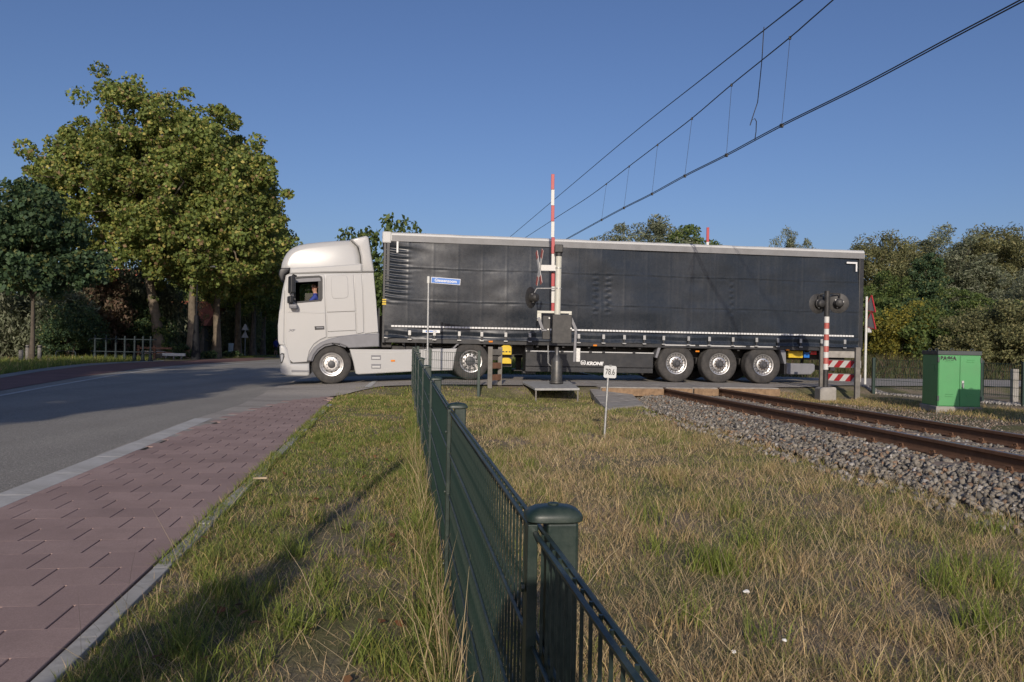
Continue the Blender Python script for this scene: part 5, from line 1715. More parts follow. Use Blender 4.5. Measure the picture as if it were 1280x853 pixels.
for i in range(len(bands)-1):
    seg(bands[i]-0.1, bands[i+1]+0.1, 'white_faded' if i % 2 == 0 else 'red_faded', 'post_band')
seg(395.8, 364.0, 'signal_black', 'post_top', pr_*1.03)
f1 = sz(1050.5, 379.0); f2 = sz(1024.5, 379.5)
flasher(sig, (f1[0], 0.12, f1[1]), R(-14), 0.25)
flasher(sig, (f2[0], 0.12, f2[1]), R(16), 0.25)
am = MB()
t1 = sz(1036, 367.0); t2 = sz(1050.5, 367.2)
am.tube([(t1[0], 0, t1[1]), (t2[0]-0.03, 0.02, t2[1]), (t2[0], 0.03, t2[1]-0.02), (t2[0], 0.05, f1[1]+0.10)], 0.018, 8)
t3 = sz(1030, 367.2); t4 = sz(1024.5, 367.8)
am.tube([(t3[0], 0, t3[1]), (t4[0]+0.03, 0.02, t4[1]), (t4[0], 0.03, t4[1]-0.02), (t4[0], 0.05, f2[1]+0.10)], 0.018, 8)
am.build('lamp_arms', M['signal_black'], sig, smooth=True)

# pedestrian guard rails: posts with red and white boards
def stripes_board(parent, L, h, mat_n=7, loc=(0, 0, 0), rz=0.0):
    b = MB().box(0, L, 0.0, 0.03, 0, h).build('board', M['white_faded'], parent, bevel=0.003, loc=loc, rot=(0, 0, rz))
    w = h*0.85
    n = int(L/(2*w))+1
    for k in range(n):
        x = k*2*w
        for y in (-0.003, 0.0301):
            pts_ = [(x, 0.004), (x+w, 0.004), (x+w+h*0.75, h-0.004), (x+h*0.75, h-0.004)]
            pts_ = [(min(max(a, 0.002), L-0.002), z) for a, z in pts_]
            if pts_[1][0]-pts_[0][0] < 0.01 and pts_[2][0]-pts_[3][0] < 0.01: continue
            MB().prism(pts_, y, y+0.0029).build('red_stripe', M['red_sign'], b)
    MB().box(-0.002, L+0.002, -0.006, 0.034, h+0.001, h+0.018).build('cap_strip', M['old_wood'], b)
    return b
g0 = gp(1071.0, 498.5); 
guard = thing('guard_rail', 'pedestrian guard with two grey posts and red and white striped boards at the trailer rear', 'guard rail', (g0.x, g0.y, g0.z))
def gz_(px, py, Y): p = at(px, py, Y); return Vector((p.x, p.y, p.z))-guard.location
GYl = g0.y+0.8
pA = gz_(1071.5, 498.5, g0.y); pB = gz_(1071.8, 434.5, g0.y)
MB().box(-0.062, 0.062, -0.05, 0.05, -0.15, pB.z).build('post', M['old_wood'], guard, bevel=0.01)
pL = gz_(1027.5, 433.0, GYl)
zl = Hs(*(Vector((pL.x, pL.y))+Vector(guard.location[:2])))-guard.location.z
MB().box(-0.055, 0.055, -0.05, 0.05, zl-0.15, pL.z).build('post', M['old_wood'], guard, bevel=0.01, loc=(pL.x, pL.y, 0))
for (pa, pb) in (((1033.5, 459.8), 450.6), ((1033.5, 476.8), 467.6)):
    a = gz_(pa[0]-4, pa[1]-0.6, GYl); b = gz_(1075.0, pa[1]+0.4, g0.y+0.09)
    a.y = pL.y+0.07; b.y = 0.07
    h = gz_(pa[0], pb, GYl).z - a.z
    L = (Vector((b.x, b.y))-Vector((a.x, a.y))).length
    stripes_board(guard, L, h, loc=(a.x, a.y, (a.z+b.z)/2), rz=math.atan2(b.y-a.y, b.x-a.x))

# the same kind of guard seen end-on beside the drive wheel
g1 = gp(612.0, 493.5); g2 = gp(624.5, 485.0)
guard2 = thing('guard_rail', 'two weathered grey posts of a guard rail in front of the drive wheel', 'guard rail', (g1.x, g1.y, g1.z))
za_ = at(612, 433.5, g1.y).z-g1.z; zb_ = at(624.5, 434.0, g2.y).z-g1.z
r2 = Vector((g2.x-g1.x, g2.y-g1.y, 0))
MB().box(-0.055, 0.055, -0.045, 0.045, -0.15, za_).build('post', M['old_wood'], guard2, bevel=0.01)
MB().box(-0.052, 0.052, -0.045, 0.045, Hs(g2.x, g2.y)-0.15-g1.z, zb_).build('post', M['old_wood'], guard2, bevel=0.01, loc=(r2.x, r2.y, 0))
for z, mt in ((za_-0.06, 'old_wood'), (za_-0.38, 'brown_wood'), (za_-0.66, 'brown_wood')):
    p0 = Vector((0.05, 0.05, z-0.07)); p1 = Vector((r2.x+0.02, r2.y-0.05, z-0.07))
    MB().bar(p0, p1, 0.03, 0.14).build('board', M[mt], guard2, bevel=0.004)

# ================================================================== SIGNS
# street name sign
s_b = at(534.5, 460, SYn); zgn = Hs(s_b.x, SYn)
st = thing('street_sign', 'blue street name sign on a thin grey pole in front of the trailer', 'sign', (s_b.x, SYn, zgn))
def nz(px, py): p = at(px, py, SYn); return p.x-s_b.x, p.z-zgn
ta = nz(535.6, 346.0)
MB().tube([(0, 0, -0.1), (ta[0], 0, ta[1])], 0.024, 12).build('pole', M['galv'], st, smooth=True)
ca = nz(536.0, 354.2); cb_ = nz(536.0, 345.8)
MB().lathe([(0.034, ca[1]), (0.034, cb_[1]), (0.0, cb_[1]+0.006)], (ta[0], 0, 0), 'Z', 14).build('clamp', M['pole_white'], st, smooth=True)
s0_ = nz(538.6, 354.0); s1_ = nz(575.3, 356.8); s3_ = nz(538.2, 346.3)
hgt = s3_[1]-s0_[1]; wid = s1_[0]-s0_[0]
tilt = math.atan2(s1_[1]-s0_[1], s1_[0]-s0_[0])
sgn = bpy.data.objects.new('sign_plate', None); link(sgn, st); sgn.location = (s0_[0], -0.01, s0_[1]); sgn.rotation_euler = (0, -tilt, 0)
MB().box(0, wid, 0, 0.02, 0, hgt).build('rim', M['white_print'], sgn, bevel=0.004)
MB().box(0.012, wid-0.012, -0.003, 0.0, 0.012, hgt-0.012).build('blue_face', M['sign_blue'], sgn)
text_obj('lettering', 'Giessenzoom', 0.094, M['white_print'], sgn, (wid/2, -0.0045, hgt*0.31), (R(90), 0, 0), 0.0012, 0, 1.0, 0.0022, 'CENTER')

# kilometre post sign 78.6
kb_ = gp(755.0, 547.5)
km_ = thing('distance_sign', 'small grey 78.6 sign on a thin leaning galvanised stake', 'sign', (kb_.x, kb_.y, kb_.z))
def kz_(px, py): p = at(px, py, kb_.y); return p.x-kb_.x, p.z-kb_.z
a = kz_(755.0, 547.5); b = kz_(760.6, 462)
MB().tube([(a[0], 0, -0.1), (b[0], 0, b[1])], 0.016, 10).build('stake', M['galv'], km_, smooth=True)
kc = kz_(762.4, 465.0)
wk, hk = 0.176, 0.172
tk = bpy.data.objects.new('sign_plate', None); link(tk, km_); tk.location = (kc[0], -0.022, kc[1]); tk.rotation_euler = (0, R(2.2), R(-4))
out = smooth_poly([(-wk/2, -hk/2), (wk/2, -hk/2), (wk/2, hk/2), (-wk/2, hk/2)], 2, 0.09)
MB().prism(out, 0.0, 0.004).build('plate', M['sign_grey'], tk)
text_obj('number', '78.6', 0.118, M['black_print'], tk, (0, -0.0012, -0.040), (R(90), 0, 0), 0.0008, 0, 0.66, 0.001, 'CENTER')
MB().tube([(0.0, 0.01, hk/2-0.01), (0.0, 0.01, hk/2+0.012)], 0.02, 8).build('clip', M['galv'], tk)

# white pole with two triangular warning signs seen from the side
wp = gp(1081.0, 486.5)
ws = thing('warning_sign', 'white pole with two red-edged triangular signs seen edge-on behind the trailer', 'sign', (wp.x, wp.y+1.2, Hs(wp.x, wp.y+1.2)))
WY = wp.y+1.2
def wz_(px, py): p = at(px, py, WY); return p.x-wp.x, p.z-Hs(wp.x, WY)
a = wz_(1081.0, 486.5); b = wz_(1083.4, 371.0)
MB().tube([(a[0], 0, a[1]-0.3), (b[0], 0, b[1])], 0.034, 12).build('pole', M['pole_white'], ws, smooth=True)
for (pt, pbm) in ((370.0, 388.5), (390.2, 409.5)):
    c1 = wz_(1086, pt); c2 = wz_(1086, pbm)
    tri = MB()
    h = c1[1]-c2[1]
    t_ = bpy.data.objects.new('triangle', None); link(t_, ws); t_.location = (c1[0]+0.02, -0.02, c2[1]); t_.rotation_euler = (0, R(9), R(-76))
    MB().prism([(-h*0.55, 0), (h*0.55, 0), (0, h)], 0.0, 0.012).build('back_plate', M['grey_plastic'], t_)
    for p, q in (((-h*0.58, -0.01), (h*0.58, -0.01)), ((h*0.58, -0.01), (0, h*1.04)), ((0, h*1.04), (-h*0.58, -0.01))):
        MB().bar((p[0], 0.006, p[1]), (q[0], 0.006, q[1]), 0.03, 0.022).build('red_edge', M['red_sign'], t_)
c1 = wz_(1086.0, 413)
MB().box(c1[0]-0.05, c1[0]+0.07, -0.04, 0.04, c1[1]-0.07, c1[1]+0.07).build('lamp_bracket', M['galv'], ws, bevel=0.01)

# ================================================================== CABINET
cn = gp(1171.5, 516.6)
CA = R(-7.0)
cab = thing('relay_cabinet', 'bright green metal cabinet with dark lid on a concrete base beside the track', 'cabinet', (cn.x+0.02, cn.y, cn.z), CA)
kk = cn.y/1000.0
WF, DP = 0.80, 0.80
hb_ = 0.135
zc_t = at(1173, 438.5, cn.y).z-cn.z
MB().box(-0.04, WF+0.04, 0.0, DP+0.08, -0.15, hb_).build('concrete_base', M['concrete'], cab, bevel=0.012)
MB().box(0.0, WF, 0.04, DP+0.04, hb_+0.002, zc_t-0.085).build('housing', M['cabinet_green'], cab, bevel=0.006)
MB().box(-0.015, WF+0.015, 0.022, DP+0.055, zc_t-0.083, zc_t).build('lid', M['cabinet_dark'], cab, bevel=0.008)
for s, (x0, x1) in enumerate(((0.012, WF*0.505-0.004), (WF*0.505+0.004, WF-0.012))):
    d = MB().box(x0, x1, 0.024, 0.038, hb_+0.02, zc_t-0.10).build('door', M['cabinet_green'], cab, bevel=0.004)
    for zc in (zc_t-0.22, hb_+0.20):
        for j in range(2):
            MB().prism([(x0+0.12, zc+0.04*j), (x1-0.12, zc+0.04*j), (x1-0.125, zc+0.04*j+0.018), (x0+0.125, zc+0.04*j+0.018)], 0.014, 0.023).build('louvre', M['cabinet_green'], d, bevel=0.003)
    for zc in (zc_t-0.18, hb_+0.16):
        xx = 0.0 if s == 0 else WF
        MB().box(xx-0.018, xx+0.018, 0.012, 0.05, zc-0.05, zc+0.05).build('hinge', M['cabinet_dark'], d, bevel=0.004)
    if s == 1:
        zc = hb_+0.42
        h_ = MB().box(x0+0.03, x0+0.075, 0.012, 0.0235, zc-0.03, zc+0.10).build('handle', M['galv'], d, bevel=0.005)
        MB().tube([(x0+0.052, 0.0, zc+0.055), (x0+0.052, -0.02, zc+0.03), (x0+0.045, -0.02, zc-0.05)], 0.011, 8).build('grip', M['galv'], h_)
text_obj('stencil', 'BA:86A', 0.105, M['black_print'], cab, (0.035, 0.0225, zc_t-0.185), (R(90), 0, 0), 0.0006, 0, 0.90, 0.006)
MB().box(-0.006, 0.0, 0.22, 0.50, zc_t-0.42, zc_t-0.28).build('side_plate', M['cabinet_green'], cab, bevel=0.002)
for (x, y) in ((0.10, 0.72), (0.30, 0.15), (0.24, 0.75), (0.70, 0.2)):
    pts_ = [(x+0.032*math.cos(math.pi*k/8), y, zc_t+0.05*math.sin(math.pi*k/8)) for k in range(9)]
    MB().tube(pts_, 0.008, 6).build('lifting_eye', M['cabinet_dark'], cab, smooth=True)
# a second cabinet stands nearer, outside the picture; its shadow falls on the first one's door
cab2 = copy_tree(cab)
cab2.location = (8.70, 12.35, Hs(8.7, 12.35)); cab2.scale = (1, 1, 1.17); cab2['label'] = 'second green cabinet beside the track, nearer than the first'
cab['group'] = cab2['group'] = 'green cabinets by the track'

# ================================================================== OVERHEAD WIRES
def wire(name, pts, r, parent, sub=12):
    P = [Vector(p) for p in pts]
    out = []
    for i in range(len(P)-1):
        p0 = P[max(i-1, 0)]; p1 = P[i]; p2 = P[i+1]; p3 = P[min(i+2, len(P)-1)]
        for k in range(sub):
            t = k/sub
            out.append(0.5*((2*p1)+(p2-p0)*t+(2*p0-5*p1+4*p2-p3)*t*t+(3*p1-p0-3*p2+p3)*t**3))
    out.append(P[-1])
    return MB().tube(out, r, 6).build(name, M['wire'], parent, smooth=True)
CZ = 5.4
def zpt(px, py, z):
    d = ray(px, py); t = (z-CAM.z)/d.z; return CAM+d*t
con_px = [(1280, -0.5), (1190, 47), (1075, 108.5), (977, 157), (908, 194), (856, 220), (815, 242.5), (780, 260), (752, 275), (722, 291.5)]
con = [zpt(px, py, CZ) for px, py in con_px]
ext = con[0]+(con[0]-con[1])*4; ext2 = con[-1]+(con[-1]-con[-2])*4
cat = thing('overhead_line', 'black contact wires hung by droppers from a sagging carrier wire over the track', 'wire', (con[3].x, con[3].y, CZ))
CO = cat.location.copy()
for s in (-1, 1):
    wire('contact_wire', [p-CO+Vector((0.032*s, 0, 0)) for p in [ext]+con+[ext2]], 0.0115, cat)
mes_px = [(1041.5, 0), (987.5, 47), (914.5, 106), (865, 148), (822, 181), (786.5, 208), (758, 230), (732, 248.8), (697, 271.2), (664, 292.5)]
# carrier wire: each point stands above the contact wire at the same depth
con_all = [ext]+con+[ext2]
cyd = [p.y for p in con_all]
mes = []
pair = {987.5: con_px[3], 914.5: con_px[4], 865: con_px[5], 822: con_px[6], 786.5: con_px[7], 758: con_px[8]}
ppx = [(px, zpt(*q, CZ).y) for px, q in pair.items()]
AA = np.array([[1.0, px] for px, _ in ppx]); bb_ = np.array([1.0/Y for _, Y in ppx])
fit = np.linalg.lstsq(AA, bb_, rcond=None)[0]      # 1/Y runs straight along the wire in the picture
for px, py in mes_px:
    mes.append(at(px, py, 1.0/max(fit[0]+fit[1]*px, 1/70.0)))
mext = mes[0]+(mes[0]-mes[1])*6
wire('carrier_wire', [p-CO for p in [mext]+mes+[mes[-1]+(mes[-1]-mes[-2])*2]], 0.013, cat)
for (px, cpx) in pair.items():
    i = [m[0] for m in mes_px].index(px)
    a = mes[i]; b = zpt(*cpx, CZ)
    a = a.copy()
    d = MB().tube([a-CO, b-CO], 0.0045, 5).build('dropper', M['wire'], cat)
    MB().box(-0.03, 0.03, -0.03, 0.03, -0.04, 0.03).build('clamp', M['wire'], d, loc=b-CO)
    MB().box(-0.02, 0.02, -0.02, 0.02, -0.04, 0.02).build('clamp', M['wire'], d, loc=a-CO)
# feeder wire above, with a hanging jumper
fe_px = [(1003.5, 0), (955, 38), (880, 97), (790, 168), (715, 231), (644, 291)]
feY = [13.2, 15.9, 20.5, 27.5, 36.0, 47.0]
fe = [at(px, py, Y) for (px, py), Y in zip(fe_px, feY)]
feeder = thing('feeder_wire', 'single black wire above the carrier wire with a hooked jumper hanging from it', 'wire', fe[1])
fext = fe[0]+(fe[0]-fe[1])*6
wire('feeder', [p-fe[1] for p in [fext]+fe+[fe[-1]+(fe[-1]-fe[-2])*1.5]], 0.013, feeder)
jy = 15.9
jp = [(955, 34), (954.5, 39), (952.5, 74), (950, 100), (947, 128), (941, 146), (937.5, 157)]
MB().tube([at(a, b, jy)-fe[1] for a, b in jp], 0.009, 6).build('jumper', M['wire'], feeder, smooth=True)
jq = [(937.5, 157), (940, 150), (943.5, 148.5), (945.5, 152), (945, 165), (943.5, 175)]
MB().tube([at(a, b, jy)-fe[1] for a, b in jq], 0.009, 6).build('jumper', M['wire'], feeder, smooth=True)
# ================================================================== VEGETATION
def leaf_cloud(rng, centres, radii, per, size, aspect, cols, up=0.35, droop=0.0):
    """leaf-sized four-cornered faces spread around cluster centres; returns vertices, faces, colours"""
    n = len(centres)*per
    c = np.repeat(centres, per, 0); r = np.repeat(radii, per)[:, None]
    dv = rng.normal(size=(n, 3)); dv /= np.linalg.norm(dv, axis=1, keepdims=True)
    p = c + dv*r*rng.uniform(0.25, 1.0, (n, 1))**0.6*np.array([1, 1, 0.8])
    if droop: p[:, 2] -= droop*rng.uniform(0, 1, n)**2
    nrm_ = rng.normal(size=(n, 3)) + dv*0.9 + np.array([0, 0, up])
    nrm_ /= np.linalg.norm(nrm_, axis=1, keepdims=True)
    t = rng.normal(size=(n, 3))
    if droop: t = t*0.5+np.array([0, 0, -1.0])
    t -= nrm_*(t*nrm_).sum(1, keepdims=True); t /= np.linalg.norm(t, axis=1, keepdims=True)
    b = np.cross(nrm_, t)
    L = size*rng.uniform(0.6, 1.25, (n, 1)); W = L*aspect
    fold = nrm_*L*0.12
    v = np.stack([p-t*L*0.5, p+b*W*0.5+fold, p+t*L*0.5, p-b*W*0.5+fold], 1)
    f = (np.arange(n)*4)[:, None] + np.array([0, 1, 2, 3])[None]
    ck = rng.choice(len(cols), n, p=[q[3] for q in cols])
    base = np.array([q[:3] for q in cols])[ck]
    clus = np.repeat(rng.uniform(0.82, 1.18, (len(centres), 1)), per, 0)
    cc = base*clus*rng.uniform(0.75, 1.25, (n, 1))
    return v.reshape(-1, 3), f, np.repeat(cc, 4, 0)

def lobe_points(rng, lobes, n, shell_=0.55):
    """cluster centres in a crown built of ellipsoids (cx, cy, cz, rx, ry, rz)"""
    w = np.array([l[3]*l[4]*l[5] for l in lobes])**0.8; w /= w.sum()
    k = rng.choice(len(lobes), n, p=w)
    Lb = np.array(lobes)[k]
    dv = rng.normal(size=(n, 3)); dv /= np.linalg.norm(dv, axis=1, keepdims=True)
    rr = (shell_**3 + (1-shell_**3)*rng.uniform(0, 1, (n, 1)))**(1/3)
    rr = rr*rng.uniform(0.86, 1.08, (n, 1))
    return Lb[:, :3] + dv*rr*Lb[:, 3:]

def limb_path(rng, a, b, n=5, wob=0.08):
    a = np.array(a); b = np.array(b); out = []
    L = np.linalg.norm(b-a)
    for i in range(n):
        t = i/(n-1)
        q = a*(1-t)+b*t
        q = q+rng.normal(size=3)*wob*L*math.sin(math.pi*t)*np.array([1, 1, 0.5])
        q[2] += 0.10*L*math.sin(math.pi*t)
        out.append(q)
    return out

def tree_meshes(name, seed, lobes, clusters, per, crad, lsize, aspect, cols, trunk, trunk_r, bark, limbs=9, shell_=0.5, droop=0.0, mat=None, up=0.35):
    """trunk: list of points from the base to the crown; returns the trunk and crown meshes"""
    rng = np.random.default_rng(seed)
    cen = lobe_points(rng, lobes, clusters, shell_)
    rad = rng.uniform(crad*0.6, crad*1.3, clusters)
    v, f, c = leaf_cloud(rng, cen, rad, per, lsize, aspect, cols, up, droop)
    crown = np_mesh(name+'_crown', v, np.full(len(f), 4), f.ravel(), mat or M['leaf'], c)
    mb = MB()
    n = len(trunk)
    rr = [trunk_r*(1.35 if i == 0 else 1.0-0.55*i/(n-1)) for i in range(n)]
    mb.tube(trunk, rr, 12)
    top = np.array(trunk[-1]); lowp = np.array(trunk[-2])
    pick = rng.choice(clusters, min(limbs*3, clusters), replace=False)
    for i, k in enumerate(pick):
        t = rng.uniform(0, 1)
        st_ = lowp*(1-t)+top*t
        pth = limb_path(rng, st_, cen[k])
        r0 = trunk_r*(0.42 if i < limbs else 0.2)
        mb.tube([tuple(q) for q in pth], [r0*(1-0.8*j/(len(pth)-1)) for j in range(len(pth))], 6)
    tm = mb.mesh(name+'_trunk', bark, True)
    return tm, crown

def plant(name, label, cat, meshes, loc, rz=0.0, s=1.0, group=None, names=('trunk', 'crown')):
    t = thing(name, label, cat, loc, rz, group)
    if isinstance(s, (tuple, list)): t.scale = s
    else: t.scale = (s, s, s)
    for nm, me in zip(names, meshes):
        if me is not None: obj(nm, me, t)
    return t

PLANE = [(0.223, 0.276, 0.071, 0.4), (0.162, 0.216, 0.06, 0.3), (0.329, 0.342, 0.088, 0.18), (0.5, 0.433, 0.134, 0.08), (0.367, 0.249, 0.134, 0.04)]
DARKL = [(0.095, 0.153, 0.069, 0.55), (0.069, 0.119, 0.063, 0.35), (0.211, 0.224, 0.078, 0.1)]
WILLOW = [(0.244, 0.267, 0.167, 0.45), (0.181, 0.209, 0.128, 0.35), (0.336, 0.348, 0.244, 0.2)]
OLIVE = [(0.232, 0.232, 0.104, 0.5), (0.174, 0.186, 0.088, 0.35), (0.336, 0.302, 0.139, 0.15)]
GREEN = [(0.146, 0.202, 0.059, 0.5), (0.104, 0.153, 0.049, 0.35), (0.224, 0.258, 0.076, 0.15)]
YELLOW = [(0.336, 0.286, 0.05, 0.5), (0.235, 0.227, 0.05, 0.4), (0.143, 0.168, 0.042, 0.1)]
REDL = [(0.25, 0.165, 0.115, .4), (0.20, 0.15, 0.105, .35), (0.16, 0.15, 0.09, .25)]

# ---- plane trees along the road
b1 = gp(200, 447.5)
tr1 = [(0, 0, -0.3), (-0.10, 0, 1.2), (-0.35, 0.05, 2.6), (-0.75, 0.1, 4.4), (-1.0, 0.1, 6.5), (-1.1, 0.0, 9.5)]
lob1 = [(-1.8, 0, 7.6, 7.2, 5.6, 3.5), (-3.6, 0.3, 10.0, 4.6, 4.2, 3.5), (-0.6, 0, 11.0, 4.8, 4.4, 4.0), (-2.0, 0, 14.2, 2.9, 2.9, 2.9), (0.9, 0.4, 13.0, 2.4, 2.6, 2.7), (-6.6, 0.0, 11.2, 1.5, 1.5, 1.3), (-5.2, 0.0, 13.0, 1.3, 1.4, 1.1), (-8.0, 0.2, 8.6, 1.5, 1.5, 1.4)]
m1 = tree_meshes('plane_tree_old', 1, lob1, 600, 130, 0.62, 0.21, 0.9, PLANE, tr1, 0.36, M['bark'], 14, 0.35)
plant('plane_tree', 'tallest plane tree with ivy on its trunk left of the truck', 'tree', m1, (b1.x, b1.y, b1.z), group='plane trees along the road')
lob2 = [(0.7, 0, 6.9, 5.0, 4.4, 3.3), (1.0, 0, 10.0, 3.9, 3.7, 3.2), (0.9, 0, 12.4, 2.3, 2.4, 2.0), (2.8, -0.3, 8.6, 2.8, 2.5, 2.7)]
tr2 = [(0, 0, -0.3), (0.03, 0, 1.5), (-0.02, 0.05, 3.2), (0.1, 0, 5.0), (0.3, 0, 8.5)]
m2 = tree_meshes('plane_tree', 2, lob2, 380, 125, 0.60, 0.21, 0.9, PLANE, tr2, 0.27, M['bark'], 12, 0.35)
row_px = [(238.5, 448.6, 'plane tree with pale trunk beside the black lamp post', 0.3, 1.02),
          (270.5, 447.6, 'plane tree behind the lamp post, third trunk of the row', 1.4, 1.0),
          (297.0, 446.4, 'plane tree with leaning trunk beside the warning triangles', 2.6, 1.02),
          (316.0, 445.0, 'plane tree right of the warning triangles', 3.9, 0.98),
          (328.5, 443.9, 'plane tree second from the truck cab in the far row', 5.1, 0.98),
          (340.5, 443.2, 'farthest plane tree of the row beside the truck cab', 0.8, 0.98)]
for px, py, lab, rz, s in row_px:
    g = gp(px, py)
    plant('plane_tree', lab, 'tree', m2, g, rz if px > 250 else 0.0, s, 'plane trees along the road')
# ivy on the first trunk
rng = np.random.default_rng(50)
hh_ = rng.uniform(0, 3.6, 46)
cen = np.stack([np.interp(hh_, [0, 1.2, 2.6, 4.4], [0, -0.10, -0.35, -0.75]), np.interp(hh_, [0, 4.4], [0, 0.1]), hh_], -1)+rng.normal(size=(46, 3))*0.12
cen[:, 0] += 0.12*(1-hh_/3.6)
v, f, c = leaf_cloud(rng, cen, rng.uniform(0.2, 0.42, 46)*(1.15-hh_/5), 130, 0.11, 0.9, GREEN)
iv = obj('ivy', np_mesh('ivy', v, np.full(len(f), 4), f.ravel(), M['leaf'], c)); iv.location = b1
tag(iv, 'green ivy climbing the trunk of the tallest plane tree', 'ivy')

# ---- small dark maple with stakes at the left edge
bm_ = gp(39.5, 454.0)
lobm = [(0, 0, 4.6, 2.7, 2.5, 1.7), (-0.3, 0, 6.0, 2.0, 2.0, 1.6), (0.9, 0, 4.0, 1.6, 1.5, 1.0), (-1.6, 0, 4.6, 1.5, 1.5, 1.3), (-2.6, 0.2, 5.6, 1.7, 1.6, 1.6)]
mm = tree_meshes('maple', 3, lobm, 210, 95, 0.5, 0.20, 0.9, DARKL, [(0, 0, -0.2), (0.02, 0, 1.2), (0.0, 0, 2.6), (0.05, 0, 4.6)], 0.105, M['bark_dark'], 8, 0.4)
plant('maple_tree', 'small dark maple with thin trunk tied to two stakes', 'tree', mm, bm_)
for dx, lab in ((-0.16, 'left wooden stake beside the small maple'), (0.36, 'right wooden stake beside the small maple')):
    o = MB().lathe([(0.075, 0), (0.075, 0.80), (0.06, 0.82), (0.0, 0.82)], (0, 0, -0.05), 'Z', 12).build('tree_stake', M['old_wood'], None, smooth=True, loc=(bm_.x+dx, bm_.y-0.05, bm_.z))
    tag(o, lab, 'stake', 'tree stakes'); MB().lathe([(0.082, 0.66), (0.082, 0.73)], (0, 0, 0), 'Z', 12).build('tie', M['black_plastic'], o)

# ---- railing of the small bridge
rpx = [(118.5, 450.3), (132.3, 452.0), (144.5, 451.8), (155.8, 451.3), (168.0, 451.0), (178.5, 450.8), (188.0, 450.8)]
RYd = gp(144.5, 451.8).y
rl0 = at(118.5, 450, RYd)
rail_t = thing('bridge_railing', 'old blue-grey cast iron railing with turned posts in front of the big tree', 'railing', (rl0.x, RYd, -0.2))
post_prof = [(0.13, 0), (0.13, 0.08), (0.085, 0.13), (0.08, 0.30), (0.055, 0.36), (0.05, 0.42), (0.075, 0.46), (0.05, 0.50), (0.042, 0.52), (0.045, 0.95), (0.06, 1.0), (0.04, 1.03), (0.05, 1.12), (0.035, 1.16), (0.05, 1.21), (0.03, 1.26), (0.0, 1.27)]
pmesh = MB().lathe(post_prof, (0, 0, 0), 'Z', 14).mesh('post', M['iron_blue'], True)
xs_ = [at(px, 445, RYd).x-rl0.x for px, _ in rpx]
for x in xs_: obj('post', pmesh, rail_t, (x, 0, -0.02))
for z in (1.08, 0.47):
    MB().tube([(xs_[0]-0.2, 0, z), (xs_[-1]+0.3, 0, z)], 0.026, 8).build('rail', M['iron_blue'], rail_t, smooth=True)
MB().tube([(xs_[0]-0.2, 0, 1.08), (xs_[0]-0.30, 0, 1.04), (xs_[0]-0.32, 0, 0.94)], 0.024, 8).build('rail_end', M['iron_blue'], rail_t, smooth=True)

# ---- small things on the left verge
def at_ground(px, py): return gp(px, py)
g = gp(82, 450.0); wd = 0.5*(94-69.5)*g.y/1000
hoop = MB().tube([(-wd, 0, -0.1), (-wd, 0, 0.36), (-wd+0.07, 0, 0.44), (wd-0.07, 0, 0.44), (wd, 0, 0.36), (wd, 0, -0.1)], 0.03, 8).build('hoop', M['iron_blue'], None, smooth=True, loc=g)
tag(hoop, 'low steel hoop barrier in the grass between small maple and railing', 'barrier'); 
MB().tube([(-wd, 0, 0.06), (wd, 0, 0.06)], 0.02, 8).build('lower_bar', M['iron_blue'], hoop, smooth=True)
g = gp(26, 455.0)
o = MB().lathe([(0.085, -0.1), (0.085, 0.55), (0.07, 0.57), (0.0, 0.575)], (0, 0, 0), 'Z', 12).build('bollard', M['old_wood'], None, smooth=True, loc=g); tag(o, 'short grey wooden bollard left of the small maple', 'bollard')
for px, py, lab in ((60.5, 453.0, 'small pale marker peg right of the small maple'), (103.0, 450.5, 'small pale marker peg left of the railing')):
    g = gp(px, py)
    o = MB().lathe([(0.05, -0.1), (0.05, 0.16), (0.0, 0.19)], (0, 0, 0), 'Z', 10).build('marker_peg', M['white_wood'], None, loc=g); tag(o, lab, 'peg', 'marker pegs')
def low_bench(px0, px1, py, lab, h=0.42, mat='white_wood'):
    a = gp((px0+px1)/2, py); L = (px1-px0)*a.y/1000
    t = thing('low_rail', lab, 'rail', a)
    MB().box(-L/2, L/2, -0.05, 0.05, h-0.16, h).build('board', M[mat], t, bevel=0.01)
    for x in (-L/2+0.2, 0, L/2-0.2): MB().box(x-0.04, x+0.04, -0.035, 0.035, -0.1, h-0.162).build('leg', M['old_wood'], t)
    return t
low_bench(203.0, 231.5, 449.3, 'pale low wooden rail beneath the dark hedge', 0.34)
b2_ = low_bench(155, 186, 449.2, 'pale low wooden rail seen behind the iron railing', 0.42); b2_.location.y += 2.0
fb_ = gp(150, 449.5)
t = thing('garden_fence', 'brown wooden fence piece behind the iron railing', 'fence', (fb_.x+0.2, fb_.y+2.5, fb_.z))
for x in (-0.4, 0.5): MB().box(x-0.06, x+0.06, -0.05, 0.05, -0.1, 0.75).build('post', M['brown_wood'], t)
for z in (0.3, 0.55): MB().box(-0.4, 1.5, -0.025, 0.025, z, z+0.1).build('board', M['brown_wood'], t, loc=(0, -0.08, 0))
